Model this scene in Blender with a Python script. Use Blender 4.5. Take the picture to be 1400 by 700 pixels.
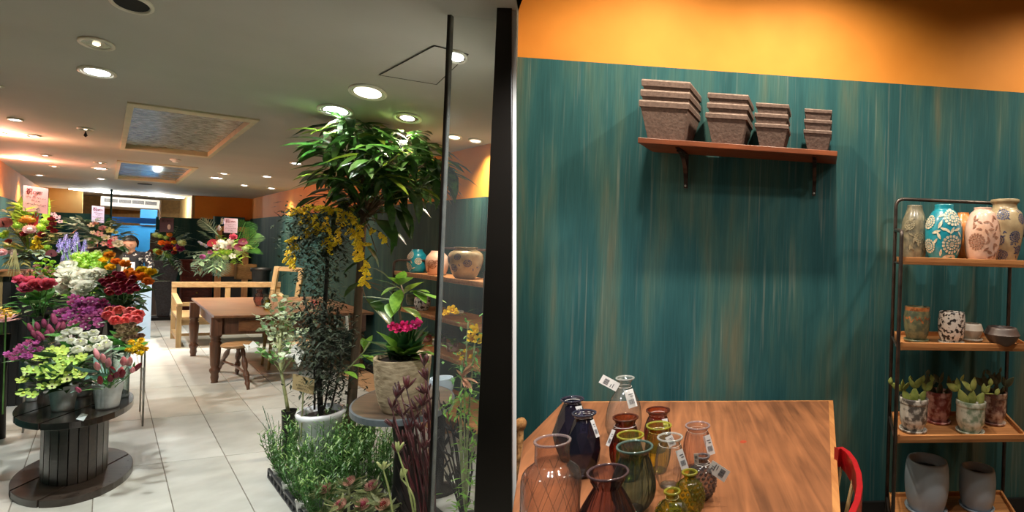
import bpy, math, random
from mathutils import Vector, Matrix, noise
random.seed(7)
PI = math.pi
R = math.radians
for o in list(bpy.data.objects):
    bpy.data.objects.remove(o)
COL = bpy.context.scene.collection
SC = bpy.context.scene

# ---------------------------------------------------------------- camera
FOC, CX, CY, SL, H = 700.0, 1010.0, 345.0, 0.0315, 1.6
ROLL = math.atan(SL)
cam_d = bpy.data.cameras.new('camera')
cam = bpy.data.objects.new('camera', cam_d)
COL.objects.link(cam)
cam_d.sensor_fit = 'HORIZONTAL'
cam_d.sensor_width = 36.0
cam_d.lens = 36.0 * FOC / 1400.0
cam_d.shift_x = (700.0 - CX) / 1400.0
cam_d.shift_y = -(350.0 - CY) / 1400.0
cam_d.clip_start = 0.05
cr, sr = math.cos(ROLL), math.sin(ROLL)
cam.matrix_world = Matrix(((cr, -sr, 0, 0), (0, 0, -1, 0), (sr, cr, 0, H), (0, 0, 0, 1)))
SC.camera = cam

# ---------------------------------------------------------------- world and exposure
w = bpy.data.worlds.new('world')
SC.world = w
w.use_nodes = True
w.node_tree.nodes['Background'].inputs[0].default_value = (0.95, 0.93, 0.9, 1)
w.node_tree.nodes['Background'].inputs[1].default_value = 0.06
SC.view_settings.view_transform = 'Standard'
SC.view_settings.look = 'None'
SC.view_settings.gamma = 1.0
SC.view_settings.use_curve_mapping = False
SC.view_settings.exposure = 0.0
SC.cycles.max_bounces = 10
SC.cycles.transmission_bounces = 10
SC.cycles.diffuse_bounces = 3
SC.cycles.glossy_bounces = 3
SC.cycles.transparent_max_bounces = 16
SC.cycles.use_denoising = True

# ---------------------------------------------------------------- pixel helpers (the lens as a survey instrument)
def ray(u, v):
    xc = (u - CX) / FOC
    yc = -(v - CY) / FOC
    return xc * cr - yc * sr, xc * sr + yc * cr
def at(u, v, Y):
    x, z = ray(u, v)
    return Vector((x * Y, Y, H + z * Y))
def onz(u, v, z):
    x, dz = ray(u, v)
    Y = (z - H) / dz
    return Vector((x * Y, Y, z))
def onplane(u, v, p0, n):
    x, dz = ray(u, v)
    d = Vector((x, 1, dz)); o = Vector((0, 0, H))
    t = (Vector(p0) - o).dot(n) / d.dot(n)
    return o + d * t
def pxm(Y):            # metres per pixel (vertical) at forward distance Y
    return Y / FOC
def widthscale(u):     # how much a ball is stretched across at this column
    return math.sqrt(1 + ((u - CX) / FOC) ** 2)
DA = Vector((-0.7771, 0.6294, 0))     # long direction of the shop
DB = Vector((0.8932, 0.4497, 0))      # across the shop
_na = Vector((DA.y, -DA.x, 0))
def ab(p):
    det = DA.x * DB.y - DA.y * DB.x
    return (p.x * DB.y - p.y * DB.x) / det, (DA.x * p.y - DA.y * p.x) / det
def AB(a, b, z=0.0):
    return DA * a + DB * b + Vector((0, 0, z))
RR = Vector((0.9938, 0.1110, 0))      # along the wall of the second room
RD = Vector((0.1621, 0.9868, 0))      # away from the viewer there
def oval(p, e):                        # round things that are longer one way
    d = Vector((p[0], p[1], 0)).normalized()
    s = e - 1.0
    return ((1 + s * d.x * d.x, s * d.x * d.y), (s * d.x * d.y, 1 + s * d.y * d.y))

# ---------------------------------------------------------------- materials
def lin(c):
    if isinstance(c, str):
        c = c.lstrip('#')
        c = tuple(int(c[i:i + 2], 16) / 255 for i in (0, 2, 4))
        return tuple(x / 12.92 if x <= 0.04045 else ((x + 0.055) / 1.055) ** 2.4 for x in c)
    return tuple(c)
MATS = {}
def newmat(name):
    m = bpy.data.materials.new(name)
    m.use_nodes = True
    nt = m.node_tree
    b = nt.nodes['Principled BSDF']
    return m, nt, b
def mat(name, col, rough=0.55, metal=0.0, col2=None, scale=18.0, stretch=(1, 1, 1), bump=0.0, rnd=0.0, hue=0.0, coat=0.0, sub=0.0, sharp=(0.35, 0.65), trans=0.0):
    if name in MATS:
        return MATS[name]
    m, nt, b = newmat(name)
    c1 = lin(col)
    c2 = lin(col2) if col2 else tuple(x * 0.72 for x in c1)
    tc = nt.nodes.new('ShaderNodeTexCoord')
    mp = nt.nodes.new('ShaderNodeMapping')
    mp.inputs['Scale'].default_value = stretch
    nz = nt.nodes.new('ShaderNodeTexNoise')
    nz.inputs['Scale'].default_value = scale
    nz.inputs['Detail'].default_value = 4
    rp = nt.nodes.new('ShaderNodeValToRGB')
    rp.color_ramp.elements[0].position = sharp[0]
    rp.color_ramp.elements[1].position = sharp[1]
    rp.color_ramp.elements[0].color = (*c2, 1)
    rp.color_ramp.elements[1].color = (*c1, 1)
    nt.links.new(tc.outputs['Object'], mp.inputs[0])
    nt.links.new(mp.outputs[0], nz.inputs['Vector'])
    nt.links.new(nz.outputs['Fac'], rp.inputs[0])
    out = rp.outputs[0]
    if rnd or hue:
        oi = nt.nodes.new('ShaderNodeObjectInfo')
        hs = nt.nodes.new('ShaderNodeHueSaturation')
        m1 = nt.nodes.new('ShaderNodeMapRange')
        m1.inputs['To Min'].default_value = 1 - rnd
        m1.inputs['To Max'].default_value = 1 + rnd
        nt.links.new(oi.outputs['Random'], m1.inputs[0])
        nt.links.new(m1.outputs[0], hs.inputs['Value'])
        m2 = nt.nodes.new('ShaderNodeMapRange')
        m2.inputs['To Min'].default_value = 0.5 - hue
        m2.inputs['To Max'].default_value = 0.5 + hue
        mu = nt.nodes.new('ShaderNodeMath'); mu.operation = 'FRACT'
        mm = nt.nodes.new('ShaderNodeMath'); mm.operation = 'MULTIPLY'; mm.inputs[1].default_value = 7.31
        nt.links.new(oi.outputs['Random'], mm.inputs[0])
        nt.links.new(mm.outputs[0], mu.inputs[0])
        nt.links.new(mu.outputs[0], m2.inputs[0])
        nt.links.new(m2.outputs[0], hs.inputs['Hue'])
        nt.links.new(out, hs.inputs['Color'])
        out = hs.outputs[0]
    nt.links.new(out, b.inputs['Base Color'])
    b.inputs['Roughness'].default_value = rough
    b.inputs['Metallic'].default_value = metal
    if coat:
        b.inputs['Coat Weight'].default_value = coat
        b.inputs['Coat Roughness'].default_value = 0.08
    if sub:
        b.inputs['Subsurface Weight'].default_value = sub
        b.inputs['Subsurface Radius'].default_value = (0.02, 0.01, 0.01)
    if trans:
        b.inputs['Transmission Weight'].default_value = 0
        tr = nt.nodes.new('ShaderNodeBsdfTranslucent')
        ms = nt.nodes.new('ShaderNodeMixShader')
        ms.inputs[0].default_value = trans
        nt.links.new(out, tr.inputs[0])
        nt.links.new(b.outputs[0], ms.inputs[1])
        nt.links.new(tr.outputs[0], ms.inputs[2])
        nt.links.new(ms.outputs[0], nt.nodes['Material Output'].inputs[0])
    if bump:
        bp = nt.nodes.new('ShaderNodeBump')
        bp.inputs['Strength'].default_value = bump
        bp.inputs['Distance'].default_value = 0.01
        nt.links.new(nz.outputs['Fac'], bp.inputs['Height'])
        nt.links.new(bp.outputs[0], b.inputs['Normal'])
    MATS[name] = m
    return m
def wood(name, c1, c2, axis='x', scale=6.0, rough=0.5, coat=0.0, rnd=0.0, basis=None):
    if name in MATS:
        return MATS[name]
    m, nt, b = newmat(name)
    tc = nt.nodes.new('ShaderNodeTexCoord')
    mp = nt.nodes.new('ShaderNodeMapping')
    st = {'x': (0.6, 9, 9), 'y': (9, 0.6, 9), 'z': (9, 9, 0.6)}[axis]
    mp.inputs['Scale'].default_value = st
    nz = nt.nodes.new('ShaderNodeTexNoise')
    nz.inputs['Scale'].default_value = scale
    nz.inputs['Detail'].default_value = 6
    nz.inputs['Distortion'].default_value = 0.6
    n2 = nt.nodes.new('ShaderNodeTexNoise')
    n2.inputs['Scale'].default_value = 3.0
    n2.inputs['Detail'].default_value = 3
    mx = nt.nodes.new('ShaderNodeMix'); mx.data_type = 'FLOAT'; mx.inputs[0].default_value = 0.35
    rp = nt.nodes.new('ShaderNodeValToRGB')
    rp.color_ramp.elements[0].position = 0.33
    rp.color_ramp.elements[1].position = 0.66
    rp.color_ramp.elements[0].color = (*lin(c2), 1)
    rp.color_ramp.elements[1].color = (*lin(c1), 1)
    src = tc.outputs['Object']
    if basis:
        rot = nt.nodes.new('ShaderNodeVectorRotate'); rot.rotation_type = 'Z_AXIS'
        rot.inputs['Angle'].default_value = -basis
        nt.links.new(src, rot.inputs[0]); src = rot.outputs[0]
    nt.links.new(src, mp.inputs[0])
    nt.links.new(mp.outputs[0], nz.inputs['Vector'])
    nt.links.new(src, n2.inputs['Vector'])
    nt.links.new(nz.outputs['Fac'], mx.inputs[2])
    nt.links.new(n2.outputs['Fac'], mx.inputs[3])
    nt.links.new(mx.outputs[0], rp.inputs[0])
    nt.links.new(rp.outputs[0], b.inputs['Base Color'])
    b.inputs['Roughness'].default_value = rough
    if coat:
        b.inputs['Coat Weight'].default_value = coat
        b.inputs['Coat Roughness'].default_value = 0.2
    bp = nt.nodes.new('ShaderNodeBump')
    bp.inputs['Strength'].default_value = 0.25
    bp.inputs['Distance'].default_value = 0.004
    nt.links.new(nz.outputs['Fac'], bp.inputs['Height'])
    nt.links.new(bp.outputs[0], b.inputs['Normal'])
    MATS[name] = m
    return m
def glow(name, col, strength):
    if name in MATS:
        return MATS[name]
    m, nt, b = newmat(name)
    b.inputs['Base Color'].default_value = (*lin(col), 1)
    b.inputs['Emission Color'].default_value = (*lin(col), 1)
    b.inputs['Emission Strength'].default_value = strength
    MATS[name] = m
    return m
def thinglass(name, tint, edge, dens=0.15, edens=0.75, gloss=0.9, refr=0.0):
    """a thin coloured glass wall: tinted see-through, denser where it turns away, with sharp reflections"""
    if name in MATS:
        return MATS[name]
    m, nt, b = newmat(name)
    nt.nodes.remove(b)
    lw = nt.nodes.new('ShaderNodeLayerWeight'); lw.inputs['Blend'].default_value = 0.45
    rp = nt.nodes.new('ShaderNodeValToRGB')
    rp.color_ramp.elements[0].position = 0.1
    rp.color_ramp.elements[1].position = 0.75
    rp.color_ramp.elements[0].color = (*lin(tint), 1)
    rp.color_ramp.elements[1].color = (*lin(edge), 1)
    tr = nt.nodes.new('ShaderNodeBsdfTransparent')
    nt.links.new(lw.outputs['Facing'], rp.inputs[0])
    nt.links.new(rp.outputs[0], tr.inputs[0])
    trout = tr.outputs[0]
    if refr:
        rf = nt.nodes.new('ShaderNodeBsdfRefraction'); rf.inputs['IOR'].default_value = 1.38; rf.inputs['Roughness'].default_value = 0.0
        nt.links.new(rp.outputs[0], rf.inputs[0])
        mr = nt.nodes.new('ShaderNodeMixShader'); mr.inputs[0].default_value = refr
        nt.links.new(tr.outputs[0], mr.inputs[1]); nt.links.new(rf.outputs[0], mr.inputs[2])
        trout = mr.outputs[0]
    df = nt.nodes.new('ShaderNodeBsdfDiffuse')
    nt.links.new(rp.outputs[0], df.inputs[0])
    m0 = nt.nodes.new('ShaderNodeMixShader'); m0.inputs[0].default_value = dens
    nt.links.new(trout, m0.inputs[1]); nt.links.new(df.outputs[0], m0.inputs[2])
    gl = nt.nodes.new('ShaderNodeBsdfGlossy'); gl.inputs['Roughness'].default_value = 0.11
    gl.inputs[0].default_value = (gloss, gloss, gloss, 1)
    l2 = nt.nodes.new('ShaderNodeLayerWeight'); l2.inputs['Blend'].default_value = 0.5
    pw = nt.nodes.new('ShaderNodeMath'); pw.operation = 'POWER'; pw.inputs[1].default_value = 4.5
    fr = nt.nodes.new('ShaderNodeMapRange'); fr.inputs['To Min'].default_value = 0.06; fr.inputs['To Max'].default_value = 0.5
    nt.links.new(l2.outputs['Facing'], pw.inputs[0]); nt.links.new(pw.outputs[0], fr.inputs[0])
    m1 = nt.nodes.new('ShaderNodeMixShader')
    nt.links.new(fr.outputs[0], m1.inputs[0])
    nt.links.new(m0.outputs[0], m1.inputs[1]); nt.links.new(gl.outputs[0], m1.inputs[2])
    nt.links.new(m1.outputs[0], nt.nodes['Material Output'].inputs[0])
    MATS[name] = m
    return m

# ---------------------------------------------------------------- meshes
def origin_of(o):
    p = Vector((0, 0, 0))
    while o is not None:
        p += Vector(o.location)
        o = o.parent
    return p
def tag(o, label=None, cat=None, group=None, kind=None):
    if label: o['label'] = label
    if cat: o['category'] = cat
    if group: o['group'] = group
    if kind: o['kind'] = kind
    return o
def thing(name, label, cat, loc=(0, 0, 0), group=None, rz=0.0):
    o = bpy.data.objects.new(name, None)
    COL.objects.link(o)
    o.empty_display_size = 0.05
    o.location = loc
    o.rotation_euler = (0, 0, rz)
    return tag(o, label, cat, group)
class MB:
    def __init__(s):
        s.v, s.f, s.mi, s.mats = [], [], [], []
        s.cm = 0
    def use(s, m):
        if m not in s.mats: s.mats.append(m)
        s.cm = s.mats.index(m)
        return s
    def face(s, idx):
        s.f.append(tuple(idx)); s.mi.append(s.cm)
    def add(s, vs, fs):
        n = len(s.v)
        s.v.extend([tuple(p) for p in vs])
        for f in fs: s.face([i + n for i in f])
        return s
    def hexa(s, p):       # 8 points: bottom 4 (loop), top 4 (loop)
        return s.add(p, [(3, 2, 1, 0), (4, 5, 6, 7), (0, 1, 5, 4), (1, 2, 6, 5), (2, 3, 7, 6), (3, 0, 4, 7)])
    def box(s, o, A, B, C):      # corner + three edge vectors
        o, A, B, C = Vector(o), Vector(A), Vector(B), Vector(C)
        return s.hexa([o, o + A, o + A + B, o + B, o + C, o + A + C, o + A + B + C, o + B + C])
    def cbox(s, c, sx, sy, sz, A=Vector((1, 0, 0)), B=Vector((0, 1, 0))):   # centred in plan, standing on c.z
        c = Vector(c)
        return s.box(c - A * sx / 2 - B * sy / 2, A * sx, B * sy, (0, 0, sz))
    def quadprism(s, q, dz):      # four points in order, thickness vector
        dz = Vector(dz)
        q = [Vector(p) for p in q]
        return s.hexa(q + [p + dz for p in q])
    def tube(s, pts, r, n=6, cap=True):
        pts = [Vector(p) for p in pts]
        rs = r if isinstance(r, (list, tuple)) else [r] * len(pts)
        base = len(s.v)
        prev = None
        for i, p in enumerate(pts):
            t = (pts[min(i + 1, len(pts) - 1)] - pts[max(i - 1, 0)])
            if t.length < 1e-9: t = Vector((0, 0, 1))
            t.normalize()
            if prev is None:
                up = Vector((0, 0, 1)) if abs(t.z) < 0.9 else Vector((1, 0, 0))
                a = t.cross(up).normalized()
            else:
                a = prev - t * prev.dot(t)
                a = a.normalized() if a.length > 1e-6 else t.orthogonal().normalized()
            b = t.cross(a)
            prev = a
            for k in range(n):
                g = 2 * PI * k / n
                s.v.append(tuple(p + (a * math.cos(g) + b * math.sin(g)) * rs[i]))
        for i in range(len(pts) - 1):
            for k in range(n):
                k2 = (k + 1) % n
                s.face((base + i * n + k, base + i * n + k2, base + (i + 1) * n + k2, base + (i + 1) * n + k))
        if cap and n > 2:
            s.face([base + k for k in range(n)][::-1])
            s.face([base + (len(pts) - 1) * n + k for k in range(n)])
        return s
    def lathe(s, c, prof, n=24, M=None, rib=None, close=False, capb=True):
        """prof: list of (r, z); rib(ang, i)-> radius factor"""
        c = Vector(c)
        base = len(s.v)
        for i, (r, z) in enumerate(prof):
            for k in range(n):
                g = 2 * PI * k / n
                rr = r * (rib(g, z) if rib else 1)
                x, y = rr * math.cos(g), rr * math.sin(g)
                if M: x, y = M[0][0] * x + M[0][1] * y, M[1][0] * x + M[1][1] * y
                s.v.append((c.x + x, c.y + y, c.z + z))
        for i in range(len(prof) - 1):
            for k in range(n):
                k2 = (k + 1) % n
                s.face((base + i * n + k, base + i * n + k2, base + (i + 1) * n + k2, base + (i + 1) * n + k))
        if capb and prof[0][0] > 1e-4: s.face([base + k for k in range(n)][::-1])
        if prof[-1][0] > 1e-4 and close: s.face([base + (len(prof) - 1) * n + k for k in range(n)])
        return s
    def ball(s, c, r, n=8, m=6, jit=0.0, sc=(1, 1, 1)):
        c = Vector(c)
        base = len(s.v)
        s.v.append((c.x, c.y, c.z - r * sc[2]))
        for i in range(1, m):
            a = PI * i / m
            for k in range(n):
                g = 2 * PI * k / n
                q = 1 + random.uniform(-jit, jit)
                s.v.append((c.x + r * q * sc[0] * math.sin(a) * math.cos(g), c.y + r * q * sc[1] * math.sin(a) * math.sin(g), c.z - r * q * sc[2] * math.cos(a)))
        s.v.append((c.x, c.y, c.z + r * sc[2]))
        top = len(s.v) - 1
        for k in range(n):
            k2 = (k + 1) % n
            s.face((base, base + 1 + k2, base + 1 + k))
            for i in range(m - 2):
                a0 = base + 1 + i * n
                s.face((a0 + k, a0 + k2, a0 + n + k2, a0 + n + k))
            a0 = base + 1 + (m - 2) * n
            s.face((a0 + k, a0 + k2, top))
        return s
    def leaf(s, p, d, up, L, W, curl=0.25, segs=4, fold=0.15, tip=1.0, wide=0.45):
        """a pointed blade from p along d, curving down"""
        p, d, up = Vector(p), Vector(d).normalized(), Vector(up)
        side = d.cross(up)
        side = side.normalized() if side.length > 1e-4 else d.orthogonal().normalized()
        nrm = side.cross(d).normalized()
        base = len(s.v)
        for i in range(segs + 1):
            t = i / segs
            wv = W * (math.sin(PI * min(1, t / (2 * wide)) ) if t < wide else math.cos(PI / 2 * ((t - wide) / (1 - wide)) ** tip)) 
            wv = max(wv, W * 0.03) / 2
            q = p + d * (L * t) - nrm * (curl * L * t * t)
            s.v.append(tuple(q - side * wv + nrm * fold * wv))
            s.v.append(tuple(q))
            s.v.append(tuple(q + side * wv + nrm * fold * wv))
        for i in range(segs):
            a = base + i * 3
            s.face((a, a + 1, a + 4, a + 3)); s.face((a + 1, a + 2, a + 5, a + 4))
        return s
    def mesh(s, name, off=(0, 0, 0), smooth=False, auto=None):
        me = bpy.data.meshes.new(name)
        off = Vector(off)
        me.from_pydata([tuple(Vector(p) - off) for p in s.v], [], s.f)
        if s.mats:
            for m in s.mats: me.materials.append(m)
            me.polygons.foreach_set('material_index', s.mi)
        if smooth: me.polygons.foreach_set('use_smooth', [True] * len(me.polygons))
        me.validate()
        me.update()
        return me
    def build(s, name, m=None, parent=None, smooth=False, bevel=0.0, origin=None, local=False, solid=0.0, label=None, kind=None, subd=0):
        off = Vector((0, 0, 0))
        if parent is not None and not local: off = origin_of(parent)
        if parent is None:
            if origin is None:
                xs = [p[0] for p in s.v]; ys = [p[1] for p in s.v]; zs = [p[2] for p in s.v]
                origin = ((min(xs) + max(xs)) / 2, (min(ys) + max(ys)) / 2, min(zs))
            off = Vector(origin)
        me = s.mesh(name, off, smooth)
        if m is not None and not s.mats: me.materials.append(m)
        o = bpy.data.objects.new(name, me)
        COL.objects.link(o)
        if parent is not None: o.parent = parent
        else: o.location = off
        if solid:
            q = o.modifiers.new('solid', 'SOLIDIFY'); q.thickness = solid; q.offset = 0
        if bevel:
            q = o.modifiers.new('bevel', 'BEVEL'); q.width = bevel; q.segments = 2; q.limit_method = 'ANGLE'
        if subd:
            q = o.modifiers.new('sub', 'SUBSURF'); q.levels = subd; q.render_levels = subd
        if label: o['label'] = label
        if kind: o['kind'] = kind
        return o
def put(name, me, parent, loc=(0, 0, 0), scale=1.0, rot=None, label=None):
    o = bpy.data.objects.new(name, me)
    COL.objects.link(o)
    o.parent = parent
    o.location = loc
    o.scale = scale if isinstance(scale, (tuple, list)) else (scale, scale, scale)
    if rot is not None:
        o.rotation_mode = 'QUATERNION'
        o.rotation_quaternion = rot
    if label: o['label'] = label
    return o
def aim(d, roll=0.0):     # rotation that points local +Z along d
    q = Vector(d).to_track_quat('Z', 'Y')
    return q @ Matrix.Rotation(roll, 3, 'Z').to_quaternion()
def copy_tree(o, parent=None):
    c = o.copy()
    COL.objects.link(c)
    c.parent = parent
    for ch in list(o.children): copy_tree(ch, c)
    return c
def words_on(text, size, m, parent, p, X, Y, name='lettering', align='CENTER', extrude=0.0006):
    cu = bpy.data.curves.new(name, 'FONT')
    cu.body = text
    cu.size = size
    cu.align_x = align
    cu.align_y = 'CENTER'
    cu.extrude = extrude
    cu.materials.append(m)
    o = bpy.data.objects.new(name, cu)
    COL.objects.link(o)
    X = Vector(X).normalized(); Y = Vector(Y).normalized(); Z = X.cross(Y)
    M = Matrix((X, Y, Z)).transposed().to_4x4()
    M.translation = Vector(p) - (origin_of(parent) if parent else Vector((0, 0, 0)))
    me = bpy.data.meshes.new_from_object(o.evaluated_get(bpy.context.evaluated_depsgraph_get()))
    bpy.data.objects.remove(o); bpy.data.curves.remove(cu)
    o = bpy.data.objects.new(name, me)
    COL.objects.link(o)
    if not me.materials: me.materials.append(m)
    o.parent = parent
    o.matrix_basis = M
    return o

def scribble(parent, c, X, Y, wd, ht, m, n, name='small_writing'):
    """a line of writing too small to read: short pen strokes"""
    X = Vector(X).normalized(); Y = Vector(Y).normalized(); Z = X.cross(Y).normalized() * 0.0008
    mb = MB()
    for k in range(n):
        x = (k + 0.5) / n * wd - wd / 2
        for j in range(2):
            a = c + X * (x + random.uniform(-.3, .3) * wd / n) + Y * random.uniform(-.5, .2) * ht
            b = a + X * random.uniform(0.1, 0.8) * wd / n + Y * random.uniform(-.3, .8) * ht
            d = (b - a).normalized(); s_ = d.cross(Z.normalized()) * ht * 0.09
            mb.add([a - s_, b - s_, b + s_, a + s_, a - s_ + Z, b - s_ + Z, b + s_ + Z, a + s_ + Z], [(0, 1, 2, 3), (4, 5, 6, 7)])
    return mb.build(name, m, parent, kind='stuff')
# ---------------------------------------------------------------- ceiling lamps outside the picture, some added only to brighten surfaces
CEIL, TEAL = 2.47, 2.01
CEIL2 = 3.42
def spot(p, energy, size=95, blend=0.7, col=(1, 0.93, 0.83), aimv=(0, 0, -1), rad=0.05):
    d = bpy.data.lights.new('spot', 'SPOT')
    d.energy = energy; d.spot_size = R(size); d.spot_blend = blend; d.color = col; d.shadow_soft_size = rad
    o = bpy.data.objects.new('spot', d)
    COL.objects.link(o)
    o.location = p
    o.rotation_euler = Vector(aimv).to_track_quat('-Z', 'Y').to_euler()
    return o
WARM = (1, 0.86, 0.66)
def wallpt(u, Y0=3.05):            # a point on the rear wall of the second room under a picture column
    x = (u - CX) / FOC
    Y = (Y0 - 0.1117 * 0) / (1 - 0.1117 * x) if True else 0
    return Vector((x * Y, Y, 0))
for u, off, e in ((925, 0.72, 130), (1130, 0.72, 150), (1520, 0.72, 120)):
    p = wallpt(u) - RD * off + Vector((0, 0, CEIL2 - 0.03))
    spot(p, e, 150, 0.9, WARM, Vector((0.0, 0.10, -1)), 0.035)
for p, e in (((0.5, 1.45, 3.38), 40), ((-0.25, 0.9, 3.38), 45), ((1.45, 1.5, 3.38), 95)):  # unseen lamps added for front lighting of table and rack
    spot(p, e, 110, 0.8, (1, 0.9, 0.78), Vector((0, 0.25, -1)), 0.06)
spot((-1.35, 0.35, 2.44), 40, 110, 0.8, (1, 0.95, 0.9), Vector((-0.2, 0.5, -1)), 0.05)      # over the shop entrance
bp_ = spot((-16.5, 12.6, 2.2), 150, 150, 0.9, (0.9, 0.97, 1.0)); bp_.data.type = 'POINT'; bp_.data.energy = 60      # lamp of the back room
spot((-0.62, 1.05, 2.44), 110, 70, 0.8, (1, 1, 1), Vector((-0.2, 0.85, -0.95)), 0.04)  # unseen spot added to whiten the front edge of the divider
spot((-2.6, 0.9, 2.44), 70, 120, 0.8, (0.95, 1.0, 0.97), Vector((-0.3, 0.5, -1)), 0.05)
spot((-3.7, 1.5, 2.44), 70, 120, 0.8, (1, 0.97, 0.93), Vector((0, 0.3, -1)), 0.05)

# ---------------------------------------------------------------- surface materials
def tealmat(name, c0, c1, c2, c3, light, amt=0.5):
    m, nt, b = newmat(name)
    tc = nt.nodes.new('ShaderNodeTexCoord')
    def nz(sc, scale, det=4, dist=0.0):
        mp = nt.nodes.new('ShaderNodeMapping'); mp.inputs['Scale'].default_value = sc
        n = nt.nodes.new('ShaderNodeTexNoise'); n.inputs['Scale'].default_value = scale; n.inputs['Detail'].default_value = det
        n.inputs['Distortion'].default_value = dist
        nt.links.new(tc.outputs['Object'], mp.inputs[0]); nt.links.new(mp.outputs[0], n.inputs['Vector'])
        return n
    n1 = nz((6.5, 6.5, 0.75), 1.0, 5, 0.2)
    rp = nt.nodes.new('ShaderNodeValToRGB')
    e = rp.color_ramp.elements
    e[0].position = 0.33; e[0].color = (*lin(c0), 1)
    e[1].position = 0.70; e[1].color = (*lin(c3), 1)
    a = e.new(0.47); a.color = (*lin(c1), 1)
    a = e.new(0.58); a.color = (*lin(c2), 1)
    nt.links.new(n1.outputs['Fac'], rp.inputs[0])
    n2 = nz((60, 60, 1.3), 1.0, 6)
    r2 = nt.nodes.new('ShaderNodeMapRange'); r2.inputs['From Min'].default_value = 0.56; r2.inputs['From Max'].default_value = 0.80
    r2.inputs['To Max'].default_value = amt
    nt.links.new(n2.outputs['Fac'], r2.inputs[0])
    n3 = nz((3, 3, 1.2), 1.3, 3)
    r3 = nt.nodes.new('ShaderNodeMapRange'); r3.inputs['From Min'].default_value = 0.42; r3.inputs['From Max'].default_value = 0.62
    nt.links.new(n3.outputs['Fac'], r3.inputs[0])
    mu = nt.nodes.new('ShaderNodeMath'); mu.operation = 'MULTIPLY'
    nt.links.new(r2.outputs[0], mu.inputs[0]); nt.links.new(r3.outputs[0], mu.inputs[1])
    mx = nt.nodes.new('ShaderNodeMix'); mx.data_type = 'RGBA'
    nt.links.new(mu.outputs[0], mx.inputs[0]); nt.links.new(rp.outputs[0], mx.inputs[6])
    mx.inputs[7].default_value = (*lin(light), 1)
    n4 = nz((160, 160, 5), 1.0, 2)
    hs = nt.nodes.new('ShaderNodeHueSaturation')
    r4 = nt.nodes.new('ShaderNodeMapRange'); r4.inputs['To Min'].default_value = 0.72; r4.inputs['To Max'].default_value = 1.28
    nt.links.new(n4.outputs['Fac'], r4.inputs[0]); nt.links.new(r4.outputs[0], hs.inputs['Value'])
    nt.links.new(mx.outputs[2], hs.inputs['Color'])
    nt.links.new(hs.outputs[0], b.inputs['Base Color'])
    b.inputs['Roughness'].default_value = 0.75
    b.inputs['Specular IOR Level'].default_value = 0.15
    bp = nt.nodes.new('ShaderNodeBump'); bp.inputs['Strength'].default_value = 0.25; bp.inputs['Distance'].default_value = 0.004
    nt.links.new(n2.outputs['Fac'], bp.inputs['Height']); nt.links.new(bp.outputs[0], b.inputs['Normal'])
    return m
TEALM = tealmat('brushed_teal_paint', '#20494e', '#285256', '#3a5a56', '#575e50', '#98988a', 0.42)
TEAL2 = tealmat('brushed_green_paint', '#1b3e40', '#224745', '#2b4d47', '#3a564e', '#7a9080', 0.3)
ORANGE = mat('orange_wall_paint', '#d6892c', 0.75, col2='#cd8024', scale=3, bump=0.05)
CEILM = mat('warm_grey_ceiling_paint', '#b5b1a4', 0.8, col2='#ada99c', scale=1.2)
BEIGE = mat('beige_wall_paint', '#c9a86c', 0.8, col2='#bd9c60', scale=2)
TILES = [mat('stone_tile_%d' % i, c, 0.38, col2=d, scale=5, rnd=0.05, sharp=(0.3, 0.7)) for i, (c, d) in enumerate((('#c3c4bd', '#aeafa8'), ('#bbbbb3', '#a5a59c'), ('#c9cac4', '#b4b5ae')))]
GROUT = mat('dark_grout', '#857f74', 0.9)
DARKM = mat('dark_bronze_metal', '#17130e', 0.32, metal=0.3, col2='#100d09', scale=3)
BLACK = mat('black_iron', '#1b1a19', 0.45, metal=0.6)
STEEL = mat('galvanised_steel', '#d8dad8', 0.4, metal=0.35, col2='#a6a9a8', scale=14, sharp=(0.3, 0.75))
WHITEP = mat('white_paint', '#f2f0ea', 0.5, col2='#ece9e2', scale=3)
CREAM = mat('cream_trim', '#cfc39d', 0.6, col2='#bfb38c', scale=5)

# ---------------------------------------------------------------- floor
corner = lambda u, v, z: onz(u, v, z)
pL = at(0, 216, 0); pL = onz(0, 216, CEIL)
BL = ab(pL)[1]                                   # the shop's long wall beside the stands
BR = ab(onz(504.5, 508.5, 0))[1]                 # the shop's long wall behind the rack
pW = at(262, 300, 11.2); AW = ab(pW)[0]          # rear wall
pP = at(110, 290, 10.6); AP = ab(pP)[0]          # partition beside the counter
BP1 = ab(at(153, 290, 10.6))[1]
bW0 = ab(at(213, 300, 11.2))[1]
for _ in range(6):
    bW0 = ab(onplane(213, 310, AB(AW, 0), Vector((DB.y, -DB.x, 0))))[1]
nB = Vector((DB.y, -DB.x, 0))
bW1 = ab(onplane(262, 300, AB(AW, 0), nB))[1]
BP1 = ab(onplane(153, 300, AB(AP, 0), nB))[1]
bP0 = ab(onplane(113, 275, AB(AP, 0), nB))[1]
fl = MB().use(GROUT).box((-14, -2, -0.05), (18, 0, 0), (0, 20, 0), (0, 0, 0.047)).build('floor', kind='structure', origin=(0, 0, 0))
g0 = ab(onz(238, 700, 0)); g1 = ab(onz(348, 700, 0))
tb = abs(g1[1] - g0[1])
h0 = ab(onz(250, 630, 0)); h1 = ab(onz(250, 569, 0))
ta = abs(h1[0] - h0[0])
print('TILE', ta, tb, 'BL', BL, 'BR', BR, 'AW', AW, 'AP', AP)
tile_me = {}
gp = 0.0022
i0 = int((0.8 - h0[0]) / ta) - 1
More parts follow.
